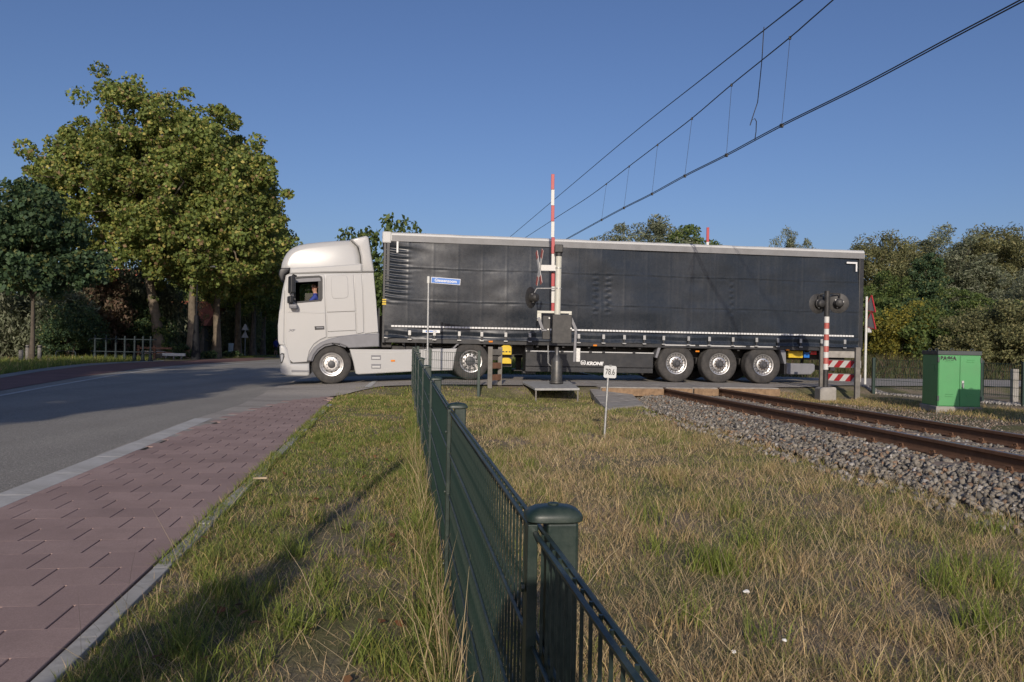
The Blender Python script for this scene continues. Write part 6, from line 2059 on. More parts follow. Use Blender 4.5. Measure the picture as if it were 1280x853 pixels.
# lamp post and bin
g = gp(244.6, 450.0)
lampt = thing('lamp_post', 'black tapered lower section of a lamp post beside the pale plane trunk', 'lamp post', g)
hL = at(240, 394.5, g.y).z-g.z
MB().lathe([(0.27, -0.1), (0.25, 0.2), (0.19, 0.9), (0.15, 1.6), (0.12, hL-0.2), (0.12, hL), (0.04, hL+0.02), (0.035, hL+2.6), (0.0, hL+2.62)], (0, 0, 0), 'Z', 14).build('post', M['lamp_black'], lampt, smooth=True)
MB().tube([(0, 0, hL+2.5), (0.5, -0.1, hL+2.7), (0.9, -0.2, hL+2.7)], 0.03, 8).build('arm', M['lamp_black'], lampt, smooth=True)
MB().lathe([(0.0, 0.06), (0.12, 0.04), (0.2, -0.04), (0.0, -0.06)], (0.95, -0.2, hL+2.7), 'Z', 14).build('lamp_head', M['galv'], lampt, smooth=True)
g = gp(238.5, 448.2)
o = MB().lathe([(0.15, 0.42), (0.17, 0.44), (0.19, 0.74), (0.2, 0.75), (0.2, 0.79), (0.17, 0.8), (0.0, 0.80)], (0, 0, 0), 'Z', 14).build('litter_bin', M['fence_green'], None, smooth=True, loc=(g.x-0.05, g.y-0.35, g.z)); tag(o, 'small dark litter bin strapped to the pale plane trunk', 'bin')
MB().lathe([(0.025, -0.1), (0.025, 0.5)], (0, 0, 0), 'Z', 8).build('bin_post', M['black_metal'], o)
# white railing of the far path
g0_, g1_ = gp(262, 445.5), gp(352, 444.0)
t = thing('white_railing', 'white picket railing behind the row of plane trees', 'railing', (g0_.x, g0_.y+4, g0_.z))
vec = Vector((g1_.x-g0_.x+0.8, (g1_.y-g0_.y)*0.25, 0)); L = vec.length
for z in (0.35, 0.85):
    MB().bar((0, 0, z), (vec.x, vec.y, z), 0.04, 0.07).build('rail', M['white_wood'], t)
pk = MB().box(-0.03, 0.03, -0.01, 0.01, 0.05, 0.98).mesh('picket', M['white_wood'])
k = 0
while k*0.16 < L:
    p = vec*(k*0.16/L); obj('picket', pk, t, (p.x, p.y-0.035, 0)); k += 1
# warning triangles on a pole
g = gp(306.0, 445.0)
t = thing('warning_sign', 'thin pole with two triangular traffic signs among the plane trunks', 'sign', g)
MB().tube([(0, 0, -0.1), (0, 0, 2.7)], 0.03, 8).build('pole', M['galv'], t, smooth=True)
for zc in (1.55, 2.2):
    MB().prism([(-0.30, zc), (0.30, zc), (0.04, zc+0.52), (-0.04, zc+0.52)], -0.05, -0.04).build('triangle', M['galv'], t)
# far pedestrian
def pedestrian():
    base = at(344.6, 445.7, 80.0)
    z0 = Hs(base.x, 80.0)+0.02
    t = thing('person', 'pedestrian in a blue patterned top walking under the far trees', 'person', (base.x, 80.0, z0))
    J = []; B = []
    def jn(p, r, prev=None):
        J.append((Vector(p), r))
        if prev is not None: B.append((prev, len(J)-1))
        return len(J)-1
    pel = jn((0, 0, 0.92), (0.16, 0.12)); wa = jn((0, 0, 1.08), (0.14, 0.11), pel); ch = jn((0, 0, 1.30), (0.17, 0.12), wa)
    nb = jn((0, 0, 1.44), 0.06, ch); nk = jn((0, 0, 1.48), 0.05, nb); hd = jn((0, 0.01, 1.56), 0.08, nk); tp_ = jn((0, 0.01, 1.66), 0.075, hd)
    for s in (-1, 1):
        sh = jn((s*0.18, 0, 1.36), 0.06, ch); el = jn((s*0.24, 0.03*s, 1.10), 0.045, sh); wr = jn((s*0.25, -0.05*s, 0.88), 0.03, el)
        hand_joints(J, B, wr, J[wr][0], Vector((0, -0.1, -1)), Vector((0, -1, 0)), Vector((s, 0, 0)))
        th = jn((s*0.09, 0, 0.82), 0.09, pel); kn = jn((s*0.10, -0.10*s, 0.48), 0.06, th); an = jn((s*0.10, 0.06*s, 0.09), 0.04, kn); ft = jn((s*0.10, 0.06*s-0.15, 0.04), 0.035, an)
    def reg(c):
        if c.z > 1.46: return 0
        if abs(c.x) > 0.2 and c.z < 1.02: return 0
        if c.z > 0.86: return 1
        if c.z > 0.45: return 2
        return 0
    skin_body('body', J, B, [M['skin'], M['shirt_blue'], M['trousers']], reg, t)
    MB().lathe([(0.0, 0.0), (0.05, 0.005), (0.088, 0.05), (0.092, 0.10), (0.07, 0.15), (0.0, 0.175)], (0, 0.02, 1.55), 'Z', 14).build('hair', M['hair'], t, smooth=True)
pedestrian()

# ---- houses glimpsed behind the trees
def house(label, px, Y, w, d, hw, hr_, wall, roof):
    c = at(px, 440, Y); z = Hs(c.x, Y)
    t = thing('house', label, 'house', (c.x, Y, z))
    MB().box(-w/2, w/2, 0, d, 0, hw).build('wall', M[wall], t)
    MB().add([(-w/2-0.3, -0.4, hw-0.15), (w/2+0.3, -0.4, hw-0.15), (w/2+0.3, d+0.4, hw-0.15), (-w/2-0.3, d+0.4, hw-0.15), (-w/2-0.3, d/2, hw+hr_), (w/2+0.3, d/2, hw+hr_)], [(0, 1, 5, 4), (2, 3, 4, 5), (0, 4, 3), (1, 2, 5), (0, 3, 2, 1)]).build('roof', M[roof], t)
    for i, x in enumerate(np.linspace(-w/2+1.2, w/2-1.2, 4)):
        f = MB().box(x-0.5, x+0.5, -0.05, -0.002, 0.9, 2.2).build('window', M['white_wood'], t)
        MB().box(x-0.42, x+0.42, -0.06, -0.051, 0.98, 2.12).build('pane', M['dark_glass'], f)
    return t
house('house with orange-red tiled roof far behind the plane trunks', 318, 105, 14, 9, 4.0, 4.2, 'brick_wall', 'roof_red')
house('house with reddish roof behind the small maple', 98, 75, 9, 8, 3.6, 4.6, 'brick_wall', 'roof_red')
house('dark house with white window frames behind the hedge', 217, 66, 5, 6, 2.6, 2.0, 'bark_dark', 'roof_red')

# ---- bushes and trees of the left background
def bush_mesh(name, seed, lobes, clusters, per, crad, ls, asp, cols, droop=0.0, shell_=0.45, up=0.35):
    rng = np.random.default_rng(seed)
    cen = lobe_points(rng, lobes, clusters, shell_)
    v, f, c = leaf_cloud(rng, cen, rng.uniform(crad*0.6, crad*1.3, clusters), per, ls, asp, cols, up, droop)
    v[:, 2] = np.maximum(v[:, 2], 0.0)
    return np_mesh(name, v, np.full(len(f), 4), f.ravel(), M['leaf'], c)
def stem_mesh(name, h, n=5, seed=0, spread=0.8, r=0.07):
    rr = random.Random(seed); mb = MB()
    for k in range(n):
        a = 2*math.pi*k/n
        mb.tube([(0.1*math.cos(a), 0.1*math.sin(a), -0.1), (spread*0.4*math.cos(a), spread*0.4*math.sin(a), h*0.5), (spread*math.cos(a)*rr.uniform(.5, 1), spread*math.sin(a)*rr.uniform(.5, 1), h)], [r, r*0.7, r*0.3], 6)
    return mb.mesh(name, M['bark_dark'], True)
round_lobes = [(0, 0, 1.9, 2.0, 1.8, 1.7), (0.9, 0.2, 1.3, 1.6, 1.4, 1.3), (-1.0, 0, 1.3, 1.5, 1.4, 1.2)]
B_will = bush_mesh('willow_bush', 60, round_lobes, 110, 130, 0.5, 0.22, 0.28, WILLOW, 0.5)
B_grn = bush_mesh('green_bush', 61, round_lobes, 100, 110, 0.5, 0.17, 0.7, GREEN)
B_dark = bush_mesh('dark_bush', 62, round_lobes, 100, 110, 0.5, 0.16, 0.7, DARKL)
B_red = bush_mesh('red_bush', 63, round_lobes, 100, 90, 0.5, 0.17, 0.6, REDL)
B_yel = bush_mesh('yellow_bush', 64, round_lobes, 110, 100, 0.45, 0.15, 0.6, YELLOW)
B_oli = bush_mesh('olive_bush', 65, round_lobes, 110, 120, 0.5, 0.17, 0.5, OLIVE)
weep = [(0, 0, 3.0, 2.6, 2.3, 1.3), (0.8, 0, 2.2, 2.3, 2.0, 1.2), (-1.2, 0, 2.2, 2.0, 2.0, 1.1)]
B_weep = bush_mesh('weeping_willow', 66, weep, 150, 120, 0.45, 0.26, 0.22, OLIVE, 2.0)
ST = stem_mesh('stems', 1.8, 5, 2)
def bush(name, label, mesh, px, Y, s, py=None, rz=0.0, cat_='bush', group=None, zs=None):
    c = at(px, 440, Y); z = Hs(c.x, Y)
    t = plant(name, label, cat_, (ST, mesh), (c.x, Y, z), rz, (s, s, zs or s), group, ('stems', 'foliage'))
    return t
bush('willow_shrub', 'grey-green willow shrub at the left edge behind the maple', B_will, 8, 43, 1.75, rz=0.3, zs=1.5)
bush('willow_shrub', 'grey-green willow shrub directly behind the maple trunk', B_will, 55, 44.5, 1.45, rz=2.0, zs=1.2)
bush('dark_shrub', 'dark shrub between the maple and the railing', B_dark, 88, 42, 0.8, rz=1.0)
bush('red_shrub', 'reddish shrub under the red roof behind the maple', B_red, 96, 47, 1.25, rz=0.5, zs=1.65)
bush('willow_shrub', 'large grey-green shrub behind the iron railing', B_will, 134, 52, 2.0, rz=4.0, zs=1.9)
bush('willow_shrub', 'grey-green shrub just left of the ivy-clad trunk', B_will, 164, 54, 1.7, rz=5.2, zs=1.75)
bush('dark_shrub', 'dark bush low behind the iron railing', B_dark, 175, 50, 0.9, rz=3.0)
bush('weeping_willow', 'round weeping willow behind the lamp post', B_weep, 240, 68, 1.15, rz=0.4, cat_='tree')
bush('weeping_willow', 'weeping willow with hanging branches between the plane trunks', B_weep, 287, 72, 1.25, rz=2.2, cat_='tree')
bush('weeping_willow', 'weeping willow beside the farthest plane trunks', B_weep, 343, 92, 1.4, rz=1.2, cat_='tree')
bush('green_shrub', 'bright green shrub behind the warning triangles', B_grn, 312, 84, 1.2, rz=0.8)
bush('green_shrub', 'green shrub under the far trees beside the cab', B_grn, 334, 86, 1.0, rz=2.8)
bush('dark_shrub', 'dark tall bush behind the second plane tree', B_dark, 222, 60, 1.0, rz=1.8, zs=1.3)
bush('green_tree', 'green tree filling the gap behind the first two plane trunks', B_grn, 216, 74, 2.3, rz=0.2, zs=2.6, cat_='tree')
bush('green_tree', 'green tree behind the lamp post and round willow', B_grn, 258, 90, 2.6, rz=1.1, zs=2.6, cat_='tree')
bush('dark_tree', 'dark tree far behind the warning triangles', B_dark, 300, 98, 2.2, rz=2.1, zs=2.4, cat_='tree')
# hedges: clipped boxes of leaves
def hedge(label, px0, px1, py, h, dep, Yadd=0.0):
    a = gp(px0, py); b = gp(px1, py)
    L = (px1-px0)*a.y/1000
    rng = np.random.default_rng(int(px0))
    n = int(L*h*26)+20
    cen = np.stack([rng.uniform(0, L, n), rng.uniform(0, dep, n), rng.uniform(0.1, h, n)], -1)
    v, f, c = leaf_cloud(rng, cen, np.full(n, 0.16), 60, 0.10, 0.7, DARKL)
    v[:, 2] = np.maximum(v[:, 2], 0)
    t = thing('hedge', label, 'hedge', (a.x, a.y+Yadd, Hs(a.x, a.y)))
    obj('foliage', np_mesh('hedge', v, np.full(len(f), 4), f.ravel(), M['leaf'], c), t)
    st_ = MB()
    k = 0.2
    while k < L: st_.tube([(k, dep/2, -0.1), (k+0.05, dep/2, h*0.8)], 0.02, 5); k += 0.5
    so = st_.build('stems', M['bark_dark'], t); so['kind'] = 'stuff'
hedge('dark clipped hedge behind the pale low rail', 205, 235, 448.8, 0.85, 0.8, 0.8)
hedge('low dark hedge right of the lamp post', 247, 265, 448.3, 0.36, 0.6, 0.3)
hedge('low dark hedge between the third and fourth plane trunks', 275, 296, 447.3, 0.36, 0.6, 0.3)
bush('green_tree', 'green tree seen through the gap between cab and trailer', B_grn, 473, 58, 2.3, rz=0.5, zs=2.75, cat_='tree')
bush('green_tree', 'low shrub seen beneath the front of the trailer', B_oli, 520, 62, 0.7, rz=0.5)

# ---- trees behind the trailer and at the right
wl = [(0, 0, 4.2, 3.6, 3.2, 3.2), (0.6, 0, 6.8, 2.8, 2.6, 2.4), (-1.8, 0, 3.0, 2.4, 2.4, 2.2), (2.0, 0.2, 3.2, 2.4, 2.2, 2.4), (-0.9, 0, 7.0, 1.8, 1.8, 1.6)]
trw = [(0, 0, -0.3), (0.1, 0, 1.5), (0.0, 0, 3.2), (0.2, 0, 6.0)]
T_w1 = tree_meshes('willow_a', 71, wl, 300, 110, 0.55, 0.24, 0.30, WILLOW, trw, 0.22, M['bark_dark'], 8, 0.45)
T_w2 = tree_meshes('willow_b', 72, [(a, b, c, d*1.0, e, f) for a, b, c, d, e, f in wl], 300, 110, 0.6, 0.23, 0.34, OLIVE, trw, 0.22, M['bark_dark'], 8, 0.45)
T_g1 = tree_meshes('alder', 73, wl, 280, 100, 0.5, 0.20, 0.7, GREEN, trw, 0.2, M['bark_dark'], 8, 0.45)
T_d1 = tree_meshes('dark_tree', 74, [(0, 0, 3.6, 2.2, 2.2, 3.2), (0.2, 0, 6.6, 1.6, 1.6, 2.0)], 220, 100, 0.45, 0.18, 0.7, DARKL, trw, 0.2, M['bark_dark'], 8, 0.45)
def rtree(label, meshes, px, top_py, Y, rz, wide=1.0, base=8.7, name='willow_tree'):
    c = at(px, top_py, Y); z = Hs(c.x, Y)
    s = (c.z-z)/base
    plant(name, label, 'tree', meshes, (c.x, Y, z), rz, (s*wide, s*wide, s), 'trees beyond the crossing')
rtree('rounded grey-green tree whose top rises above the trailer roof', T_w1, 800, 281, 70, 0.2, 1.15)
rtree('green treetop just above the trailer roof, right of the rounded grey one', T_g1, 850, 284, 72, 1.3, 1.0, 8.7, 'green_tree')
rtree('small treetop peeking over the trailer roof near its middle', T_g1, 880, 299, 74, 2.3, 1.0, 8.7, 'green_tree')
rtree('single small treetop above the trailer roof near its rear', T_w1, 996, 298, 74, 2.9, 0.6)
rtree('thin-topped willow just right of the trailer rear', T_w2, 1096, 300, 58, 0.7, 0.95)
rtree('olive willow left of the dark tree behind the cabinet', T_w2, 1138, 306, 60, 2.1, 1.0)
rtree('dark narrow tree in the middle of the right-hand wood', T_d1, 1158, 316, 54, 0.4, 0.9, 8.6, 'dark_tree')
rtree('broad silvery willow above the green cabinet', T_w1, 1192, 298, 60, 3.6, 1.2)
rtree('tall olive willow right of the silvery one', T_w2, 1232, 296, 62, 5.0, 1.1)
rtree('tree with the highest tip near the right edge', T_w2, 1246, 297, 66, 1.0, 1.0)
rtree('olive willow at the right edge of the picture', T_w2, 1282, 303, 60, 2.6, 1.1)
rtree('silvery willow bush at the right edge in front of the taller ones', T_w1, 1284, 345, 50, 0.9, 1.2)
rtree('green alder in the shade behind the trailer rear', T_g1, 1112, 345, 50, 4.2, 1.1, 8.7, 'green_tree')
rtree('leafy green tree with brown tips behind the cabinet', T_g1, 1205, 362, 42, 2.7, 1.25, 8.7, 'green_tree')
rtree('green tree low at the right edge', T_g1, 1262, 378, 44, 5.5, 1.2, 8.7, 'green_tree')
rtree('dark tree between the trailer rear and the yellow bush', T_d1, 1140, 372, 46, 2.2, 1.3, 8.6, 'dark_tree')
for px, Y, s, lab, me in ((1118, 38, 0.85, 'yellow-green bush at the foot of the wood, left one', B_yel), (1138, 38.6, 0.95, 'yellow-green bush at the foot of the wood, right one', B_yel),
                          (1168, 37, 0.85, 'green bush behind the cabinet roof', B_grn), (1236, 36, 0.85, 'olive bush right of the cabinet', B_oli), (1275, 34, 0.9, 'olive bush at the right edge behind the fence', B_oli),
                          (1094, 40, 1.05, 'green bush behind the triangular signs', B_grn), (1205, 35, 0.7, 'olive bush low behind the cabinet', B_oli)):
    bush('roadside_bush', lab, me, px, Y, s, rz=px*0.1, group='bushes beyond the road')
# far belt of trees on the skyline, reads as one mass
rng = np.random.default_rng(90)
n = 1500
xs = rng.uniform(-260, 420, n); cen = np.stack([xs, rng.uniform(120, 170, n), rng.uniform(0.5, 1, n)**0.7*(6.5+2.0*np.sin(xs*0.09)+1.2*np.sin(xs*0.31+1))], -1)
v, f, c = leaf_cloud(rng, cen, rng.uniform(1.2, 2.4, n), 60, 0.75, 0.7, GREEN)
fb2 = obj('far_wood', np_mesh('far_wood', v, np.full(len(f), 4), f.ravel(), M['leaf'], c)); tag(fb2, 'distant belt of trees along the horizon', 'wood', kind='stuff')

# ---- trees behind the camera on the left, which shade the road
for (x, y, rz, s, lab) in ((-11.8, -5.0, 0.5, 0.95, 'roadside plane tree behind the viewer, nearest one'), (-17.0, 2.0, 2.0, 1.0, 'roadside plane tree left of the view, second one')):
    plant('plane_tree', lab, 'tree', m2, (x, y, -0.2), rz, s, 'plane trees along the road')
# unseen shrub and tall stake, added behind the camera to cast the grass shadow
sh = thing('shadow_shrub', 'unseen shrub on a tall stake, added behind the viewer to shade the grass', 'shrub', (-1.45, -1.3, -0.2))
v, f, c = leaf_cloud(np.random.default_rng(95), lobe_points(np.random.default_rng(96), [(0, 0, 1.0, 0.42, 0.3, 0.5), (0.05, 0, 1.7, 0.25, 0.2, 0.4)], 60, 0.2), np.full(60, 0.15), 70, 0.07, 0.6, GREEN)
obj('foliage', np_mesh('shadow_shrub', v, np.full(len(f), 4), f.ravel(), M['leaf'], c), sh)
MB().tube([(0, 0, -0.1), (0.02, 0, 3.5)], 0.04, 8).build('stake', M['old_wood'], sh)

# the photographer, whose shadow falls on the near fence
def photographer():
    t = thing('person', 'photographer standing behind the view beside the fence', 'person', (-0.02, -0.55, -0.22))
    J = []; B = []
    def jn(p, r, prev=None):
        J.append((Vector(p), r))
        if prev is not None: B.append((prev, len(J)-1))
        return len(J)-1
    pel = jn((0, -0.10, 0.74), (0.17, 0.13)); wa = jn((0, -0.08, 0.92), (0.15, 0.12), pel); ch = jn((0, 0.0, 1.13), (0.18, 0.13), wa)
    nb = jn((0, 0.03, 1.25), 0.06, ch); nk = jn((0, 0.05, 1.29), 0.052, nb); hd = jn((0, 0.08, 1.37), 0.082, nk); tp_ = jn((0, 0.08, 1.45), 0.075, hd)
    for s in (-1, 1):
        sh = jn((s*0.19, 0.0, 1.18), 0.062, ch); el = jn((s*0.25, 0.06, 0.95), 0.047, sh); wr = jn((s*0.10, 0.28, 1.06), 0.032, el)
        hand_joints(J, B, wr, J[wr][0], Vector((-s*0.3, 0.5, 0.5)), Vector((0, -0.5, 0.5)), Vector((s, 0, 0)))
        th = jn((s*0.10, -0.08, 0.66), 0.092, pel); kn = jn((s*0.12, 0.08, 0.38), 0.065, th); an = jn((s*0.12, -0.08, 0.07), 0.045, kn); ft = jn((s*0.12, 0.08, 0.04), 0.04, an)
    def reg(c):
        if c.z > 1.28: return 0
        if c.y > 0.2 and c.z > 0.9: return 0
        return 1 if c.z > 0.74 else 2
    skin_body('body', J, B, [M['skin'], M['shirt_blue'], M['trousers']], reg, t)
    MB().lathe([(0.0, 0.0), (0.05, 0.005), (0.09, 0.05), (0.094, 0.10), (0.07, 0.15), (0.0, 0.175)], (0, 0.06, 1.34), 'Z', 14).build('hair', M['hair'], t, smooth=True)
photographer()

# ================================================================== GRASS
def blades(rng, P, h, w, lean, cols, curl=0.35):
    """grass blades at plan points P (N,2); h, w heights and widths; returns arrays for np_mesh"""
    n = len(P)
    z = HF(P[:, 0], P[:, 1])-0.006
    base = np.stack([P[:, 0], P[:, 1], z], -1)
    a = rng.uniform(0, 2*np.pi, n)
    side = np.stack([np.cos(a), np.sin(a), np.zeros(n)], -1)
    la = rng.uniform(0, 2*np.pi, n)
    ld = np.stack([np.cos(la), np.sin(la), np.zeros(n)], -1)
    lm = lean*rng.uniform(0.2, 1.0, n)
    h = h[:, None]; w = w[:, None]
    up_ = np.stack([np.zeros(n), np.zeros(n), np.cos(lm)], -1) + ld*np.sin(lm)[:, None]
    mid = base + up_*h*0.55
    lm2 = np.minimum(lm*(1+curl*2)+0.1, 1.9)
    up2 = np.stack([np.zeros(n), np.zeros(n), np.cos(lm2)], -1) + ld*np.sin(lm2)[:, None]
    tip = mid + up2*h*0.5
    tip[:, 2] = np.maximum(tip[:, 2], z+0.004)
    v = np.stack([base-side*w*0.5, base+side*w*0.5, mid+side*w*0.42, mid-side*w*0.42, tip], 1)
    i0 = (np.arange(n)*5)[:, None]
    quad = i0+np.array([0, 1, 2, 3]); tri = i0+np.array([3, 2, 4])
    loops = np.concatenate([quad, tri], 1).ravel()
    tot = np.tile([4, 3], n)
    ck = rng.choice(len(cols), n, p=[q[3] for q in cols])
    c = np.array([q[:3] for q in cols])[ck]*rng.uniform(0.7, 1.3, (n, 1))
    return v.reshape(-1, 3), tot, loops, np.repeat(c, 5, 0)

class Tuft:
    def __init__(self): self.v = []; self.t = []; self.l = []; self.c = []; self.n = 0
    def add(self, v, t, l, c):
        self.v.append(v); self.t.append(t); self.l.append(l+self.n); self.c.append(c); self.n += len(v)
    def build(self, name, label):
        me = np_mesh(name, np.concatenate(self.v), np.concatenate(self.t), np.concatenate(self.l), M['grass'], np.concatenate(self.c))
        return tag(obj(name, me), label, 'grass', kind='stuff')

GRN = [(0.225, 0.271, 0.061, 0.5), (0.164, 0.208, 0.051, 0.3), (0.332, 0.319, 0.082, 0.15), (0.635, 0.45, 0.213, 0.05)]
MIX = [(0.275, 0.284, 0.079, 0.35), (0.64, 0.469, 0.239, 0.4), (0.481, 0.35, 0.177, 0.25)]
DRY = [(0.701, 0.546, 0.31, 0.4), (0.545, 0.402, 0.228, 0.35), (0.39, 0.277, 0.155, 0.2), (0.273, 0.268, 0.09, 0.05)]
MIXG = [(0.27, 0.285, 0.085, .5), (0.36, 0.33, 0.13, .3), (0.20, 0.22, 0.06, .2)]
LUSH = [(0.246, 0.292, 0.059, 0.6), (0.181, 0.227, 0.051, 0.4)]

def vnoise(x, y, s, seed):
    """smooth value noise"""
    r = np.random.default_rng(seed).uniform(0, 1, (64, 64))
    u = x/s; w = y/s
    i = np.floor(u).astype(int); j = np.floor(w).astype(int)
    fu = u-i; fw = w-j
    fu = fu*fu*(3-2*fu); fw = fw*fw*(3-2*fw)
    g = lambda a, b: r[a % 64, b % 64]
    return (g(i, j)*(1-fu)+g(i+1, j)*fu)*(1-fw)+(g(i, j+1)*(1-fu)+g(i+1, j+1)*fu)*fw

rng = np.random.default_rng(200)
# --- left strip between path and fence
def sample_strip(n, y0, y1, xl, xr, power=1.0):
    u = rng.uniform(0, 1, n)
    y = y0*(y1/y0)**u                      # denser towards the camera
    t = rng.uniform(0, 1, n)
    x = xl(y)*(1-t)+xr(y)*t
    return np.stack([x, y], -1)
left = Tuft()
L0 = lambda y: kerbx(y)+0.085-0.10*sst(3.6, 6.0, y)+0.02*np.sin(np.asarray(y)*7.0)+0.015*np.sin(np.asarray(y)*17.0+1)
Rf = lambda y: 0.055-0.137*(y-1.40)-0.01
P = sample_strip(150000, 1.5, 18.6, L0, Rf)
P = P[P[:, 1] < NE(P[:, 0])-0.15]
k = vnoise(P[:, 0], P[:, 1], 0.55, 5)*0.6+vnoise(P[:, 0], P[:, 1], 0.22, 6)*0.4
tcross = (P[:, 0]-L0(P[:, 1]))/(Rf(P[:, 1])-L0(P[:, 1]))
bare = np.exp(-((tcross-0.62)/0.16)**2)*sst(0.34, 0.50, vnoise(P[:, 0], P[:, 1], 0.7, 7))*np.exp(-((P[:, 1]-4.0)/2.6)**2)
keep = (rng.uniform(size=len(P)) > bare*1.5) & (rng.uniform(size=len(P)) < 0.35+0.9*k)
P = P[keep]; k = k[keep]; tcross = tcross[keep]
hgt = (0.022+0.060*k**1.5)*rng.uniform(0.5, 1.35, len(P))*(1+1.6*np.exp(-((1-tcross)/0.10)**2))
wdt = np.full(len(P), 0.0032)*np.maximum(1.0, P[:, 1]/4.0)
dry = rng.uniform(size=len(P)) < 0.36+0.34*(vnoise(P[:, 0], P[:, 1], 0.7, 8) > 0.55)
left.add(*blades(rng, P[~dry], hgt[~dry], wdt[~dry], 0.9, GRN))
left.add(*blades(rng, P[dry], hgt[dry]*0.9, wdt[dry]*0.85, 1.3, MIX))
# tufts of longer grass
for i in range(110):
    y = 1.6*(11/1.6)**rng.uniform(); t = rng.uniform(0.1, 0.97); x = L0(y)*(1-t)+Rf(y)*t
    n = rng.integers(25, 70)
    Q = np.array([x, y])+rng.normal(size=(n, 2))*0.035
    left.add(*blades(rng, Q, rng.uniform(0.07, 0.17, n), np.full(n, 0.0045), 0.75, LUSH if rng.uniform() < 0.4 else GRN))
# tall grass and dry stalks against the fence
n = 2600
y = 1.3*(14/1.3)**rng.uniform(size=n); x = Rf(y)-np.abs(rng.normal(size=n))*0.075-0.01
Q = np.stack([x, y], -1)
left.add(*blades(rng, Q, rng.uniform(0.08, 0.24, n), np.full(n, 0.0042), 0.6, GRN+[]))
Q = sample_strip(9000, 1.6, 9.0, L0, Rf)
left.add(*blades(rng, Q, rng.uniform(0.03, 0.12, 9000), np.full(9000, 0.003), 1.65, DRY, 0.1))
Q = sample_strip(90, 1.6, 6.0, L0, Rf)
left.add(*blades(rng, Q, rng.uniform(0.25, 0.5, 90), np.full(90, 0.0034), 1.5, [(0.50, 0.40, 0.25, 1.0)], 0.1))
n = 7000                                  # grass creeping over the kerb
y = 4.2*(14.4/4.2)**rng.uniform(size=n); x = kerbx(y)+rng.uniform(-0.015, 0.11, n)
mk = rng.uniform(size=n) < 0.35+0.65*(vnoise(x, y, 0.5, 33) > 0.4)
Q = np.stack([x, y], -1)[mk]
left.add(*blades(rng, Q, rng.uniform(0.05, 0.10, len(Q)), np.full(len(Q), 0.005)*np.maximum(1, Q[:, 1]/7), 0.9, GRN))
left.build('verge_grass', 'short green grass with bare patches between paving and fence')
stalk = Tuft()
n = 260
y = 1.5*(9/1.5)**(np.floor(rng.uniform(size=n)*9)/9+rng.normal(size=n)*0.03+0.05); x = Rf(y)-np.abs(rng.normal(size=n))*0.06-0.015
stalk.add(*blades(rng, np.stack([x, y], -1), rng.uniform(0.25, 0.62, n), np.full(n, 0.0032), 0.42, DRY, 0.6))
stalk.build('dry_stalks', 'dry pale stalks leaning against the green fence')

# --- the field right of the fence
field = Tuft()
Lf = lambda y: 0.055-0.137*(y-1.40)+0.06
Rb = lambda y: RAIL_X0+RAIL_K*(y-RAIL_Y0)-1.72
P = sample_strip(230000, 1.3, 19.0, Lf, Rb)
P = P[P[:, 1] < NE(P[:, 0])-0.25]
g1n = vnoise(P[:, 0], P[:, 1], 0.75, 15)*0.6+vnoise(P[:, 0], P[:, 1], 0.25, 16)*0.4
k = vnoise(P[:, 0]+9, P[:, 1], 0.6, 17)*0.55+vnoise(P[:, 0], P[:, 1], 0.2, 18)*0.45
green = (rng.uniform(size=len(P)) < sst(0.42, 0.64, g1n)*0.70+0.08+0.22*sst(7, 13, P[:, 1]))
keep = rng.uniform(size=len(P)) < 0.30+1.0*k
P = P[keep]; k = k[keep]; green = green[keep]
hgt = (0.024+0.066*k**1.4)*rng.uniform(0.45, 1.4, len(P))
wdt = np.full(len(P), 0.0032)*np.maximum(1.0, P[:, 1]/4.5)
field.add(*blades(rng, P[green], hgt[green], wdt[green], 0.65, MIXG))
field.add(*blades(rng, P[~green], hgt[~green], wdt[~green], 1.15, DRY))
for i in range(300):
    y = 1.5*(13/1.5)**rng.uniform(); t = rng.uniform(0.05, 0.95); x = Lf(y)*(1-t)+Rb(y)*t
    n = rng.integers(12, 80); lush = rng.uniform() < 0.16
    Q = np.array([x, y])+rng.normal(size=(n, 2))*(0.05 if lush else 0.08)
    field.add(*blades(rng, Q, rng.uniform(0.08, 0.24 if lush else 0.18, n), np.full(n, 0.0045), 0.55 if lush else 0.7, LUSH if lush else MIX))
for px, py, n in ((890, 715, 170), (1180, 740, 150), (1225, 790, 170), (940, 690, 90), (1250, 735, 120), (810, 655, 80), (1200, 720, 100)):
    g = gp(px, py)
    Q = np.array([g.x, g.y])+rng.normal(size=(n, 2))*0.06
    field.add(*blades(rng, Q, rng.uniform(0.10, 0.26, n), np.full(n, 0.005), 0.45, LUSH))
# flattened straw
n = 42000
Q = sample_strip(n, 1.3, 15.0, Lf, Rb)
kk_ = vnoise(Q[:, 0], Q[:, 1], 0.5, 19)
Q = Q[kk_ > 0.30]
field.add(*blades(rng, Q, rng.uniform(0.07, 0.24, len(Q)), np.full(len(Q), 0.0028)*np.maximum(1, Q[:, 1]/5), 1.65, DRY, 0.15))
n = 700                                   # long pale stalks lying about
Q = sample_strip(n, 1.5, 9.0, Lf, Rb)
field.add(*blades(rng, Q, rng.uniform(0.30, 0.60, n), np.full(n, 0.0034), 1.5, [(0.55, 0.44, 0.28, .6), (0.45, 0.35, 0.22, .4)], 0.1))
field.build('field_grass', 'dry straw-coloured grass with green tufts between fence and railway')

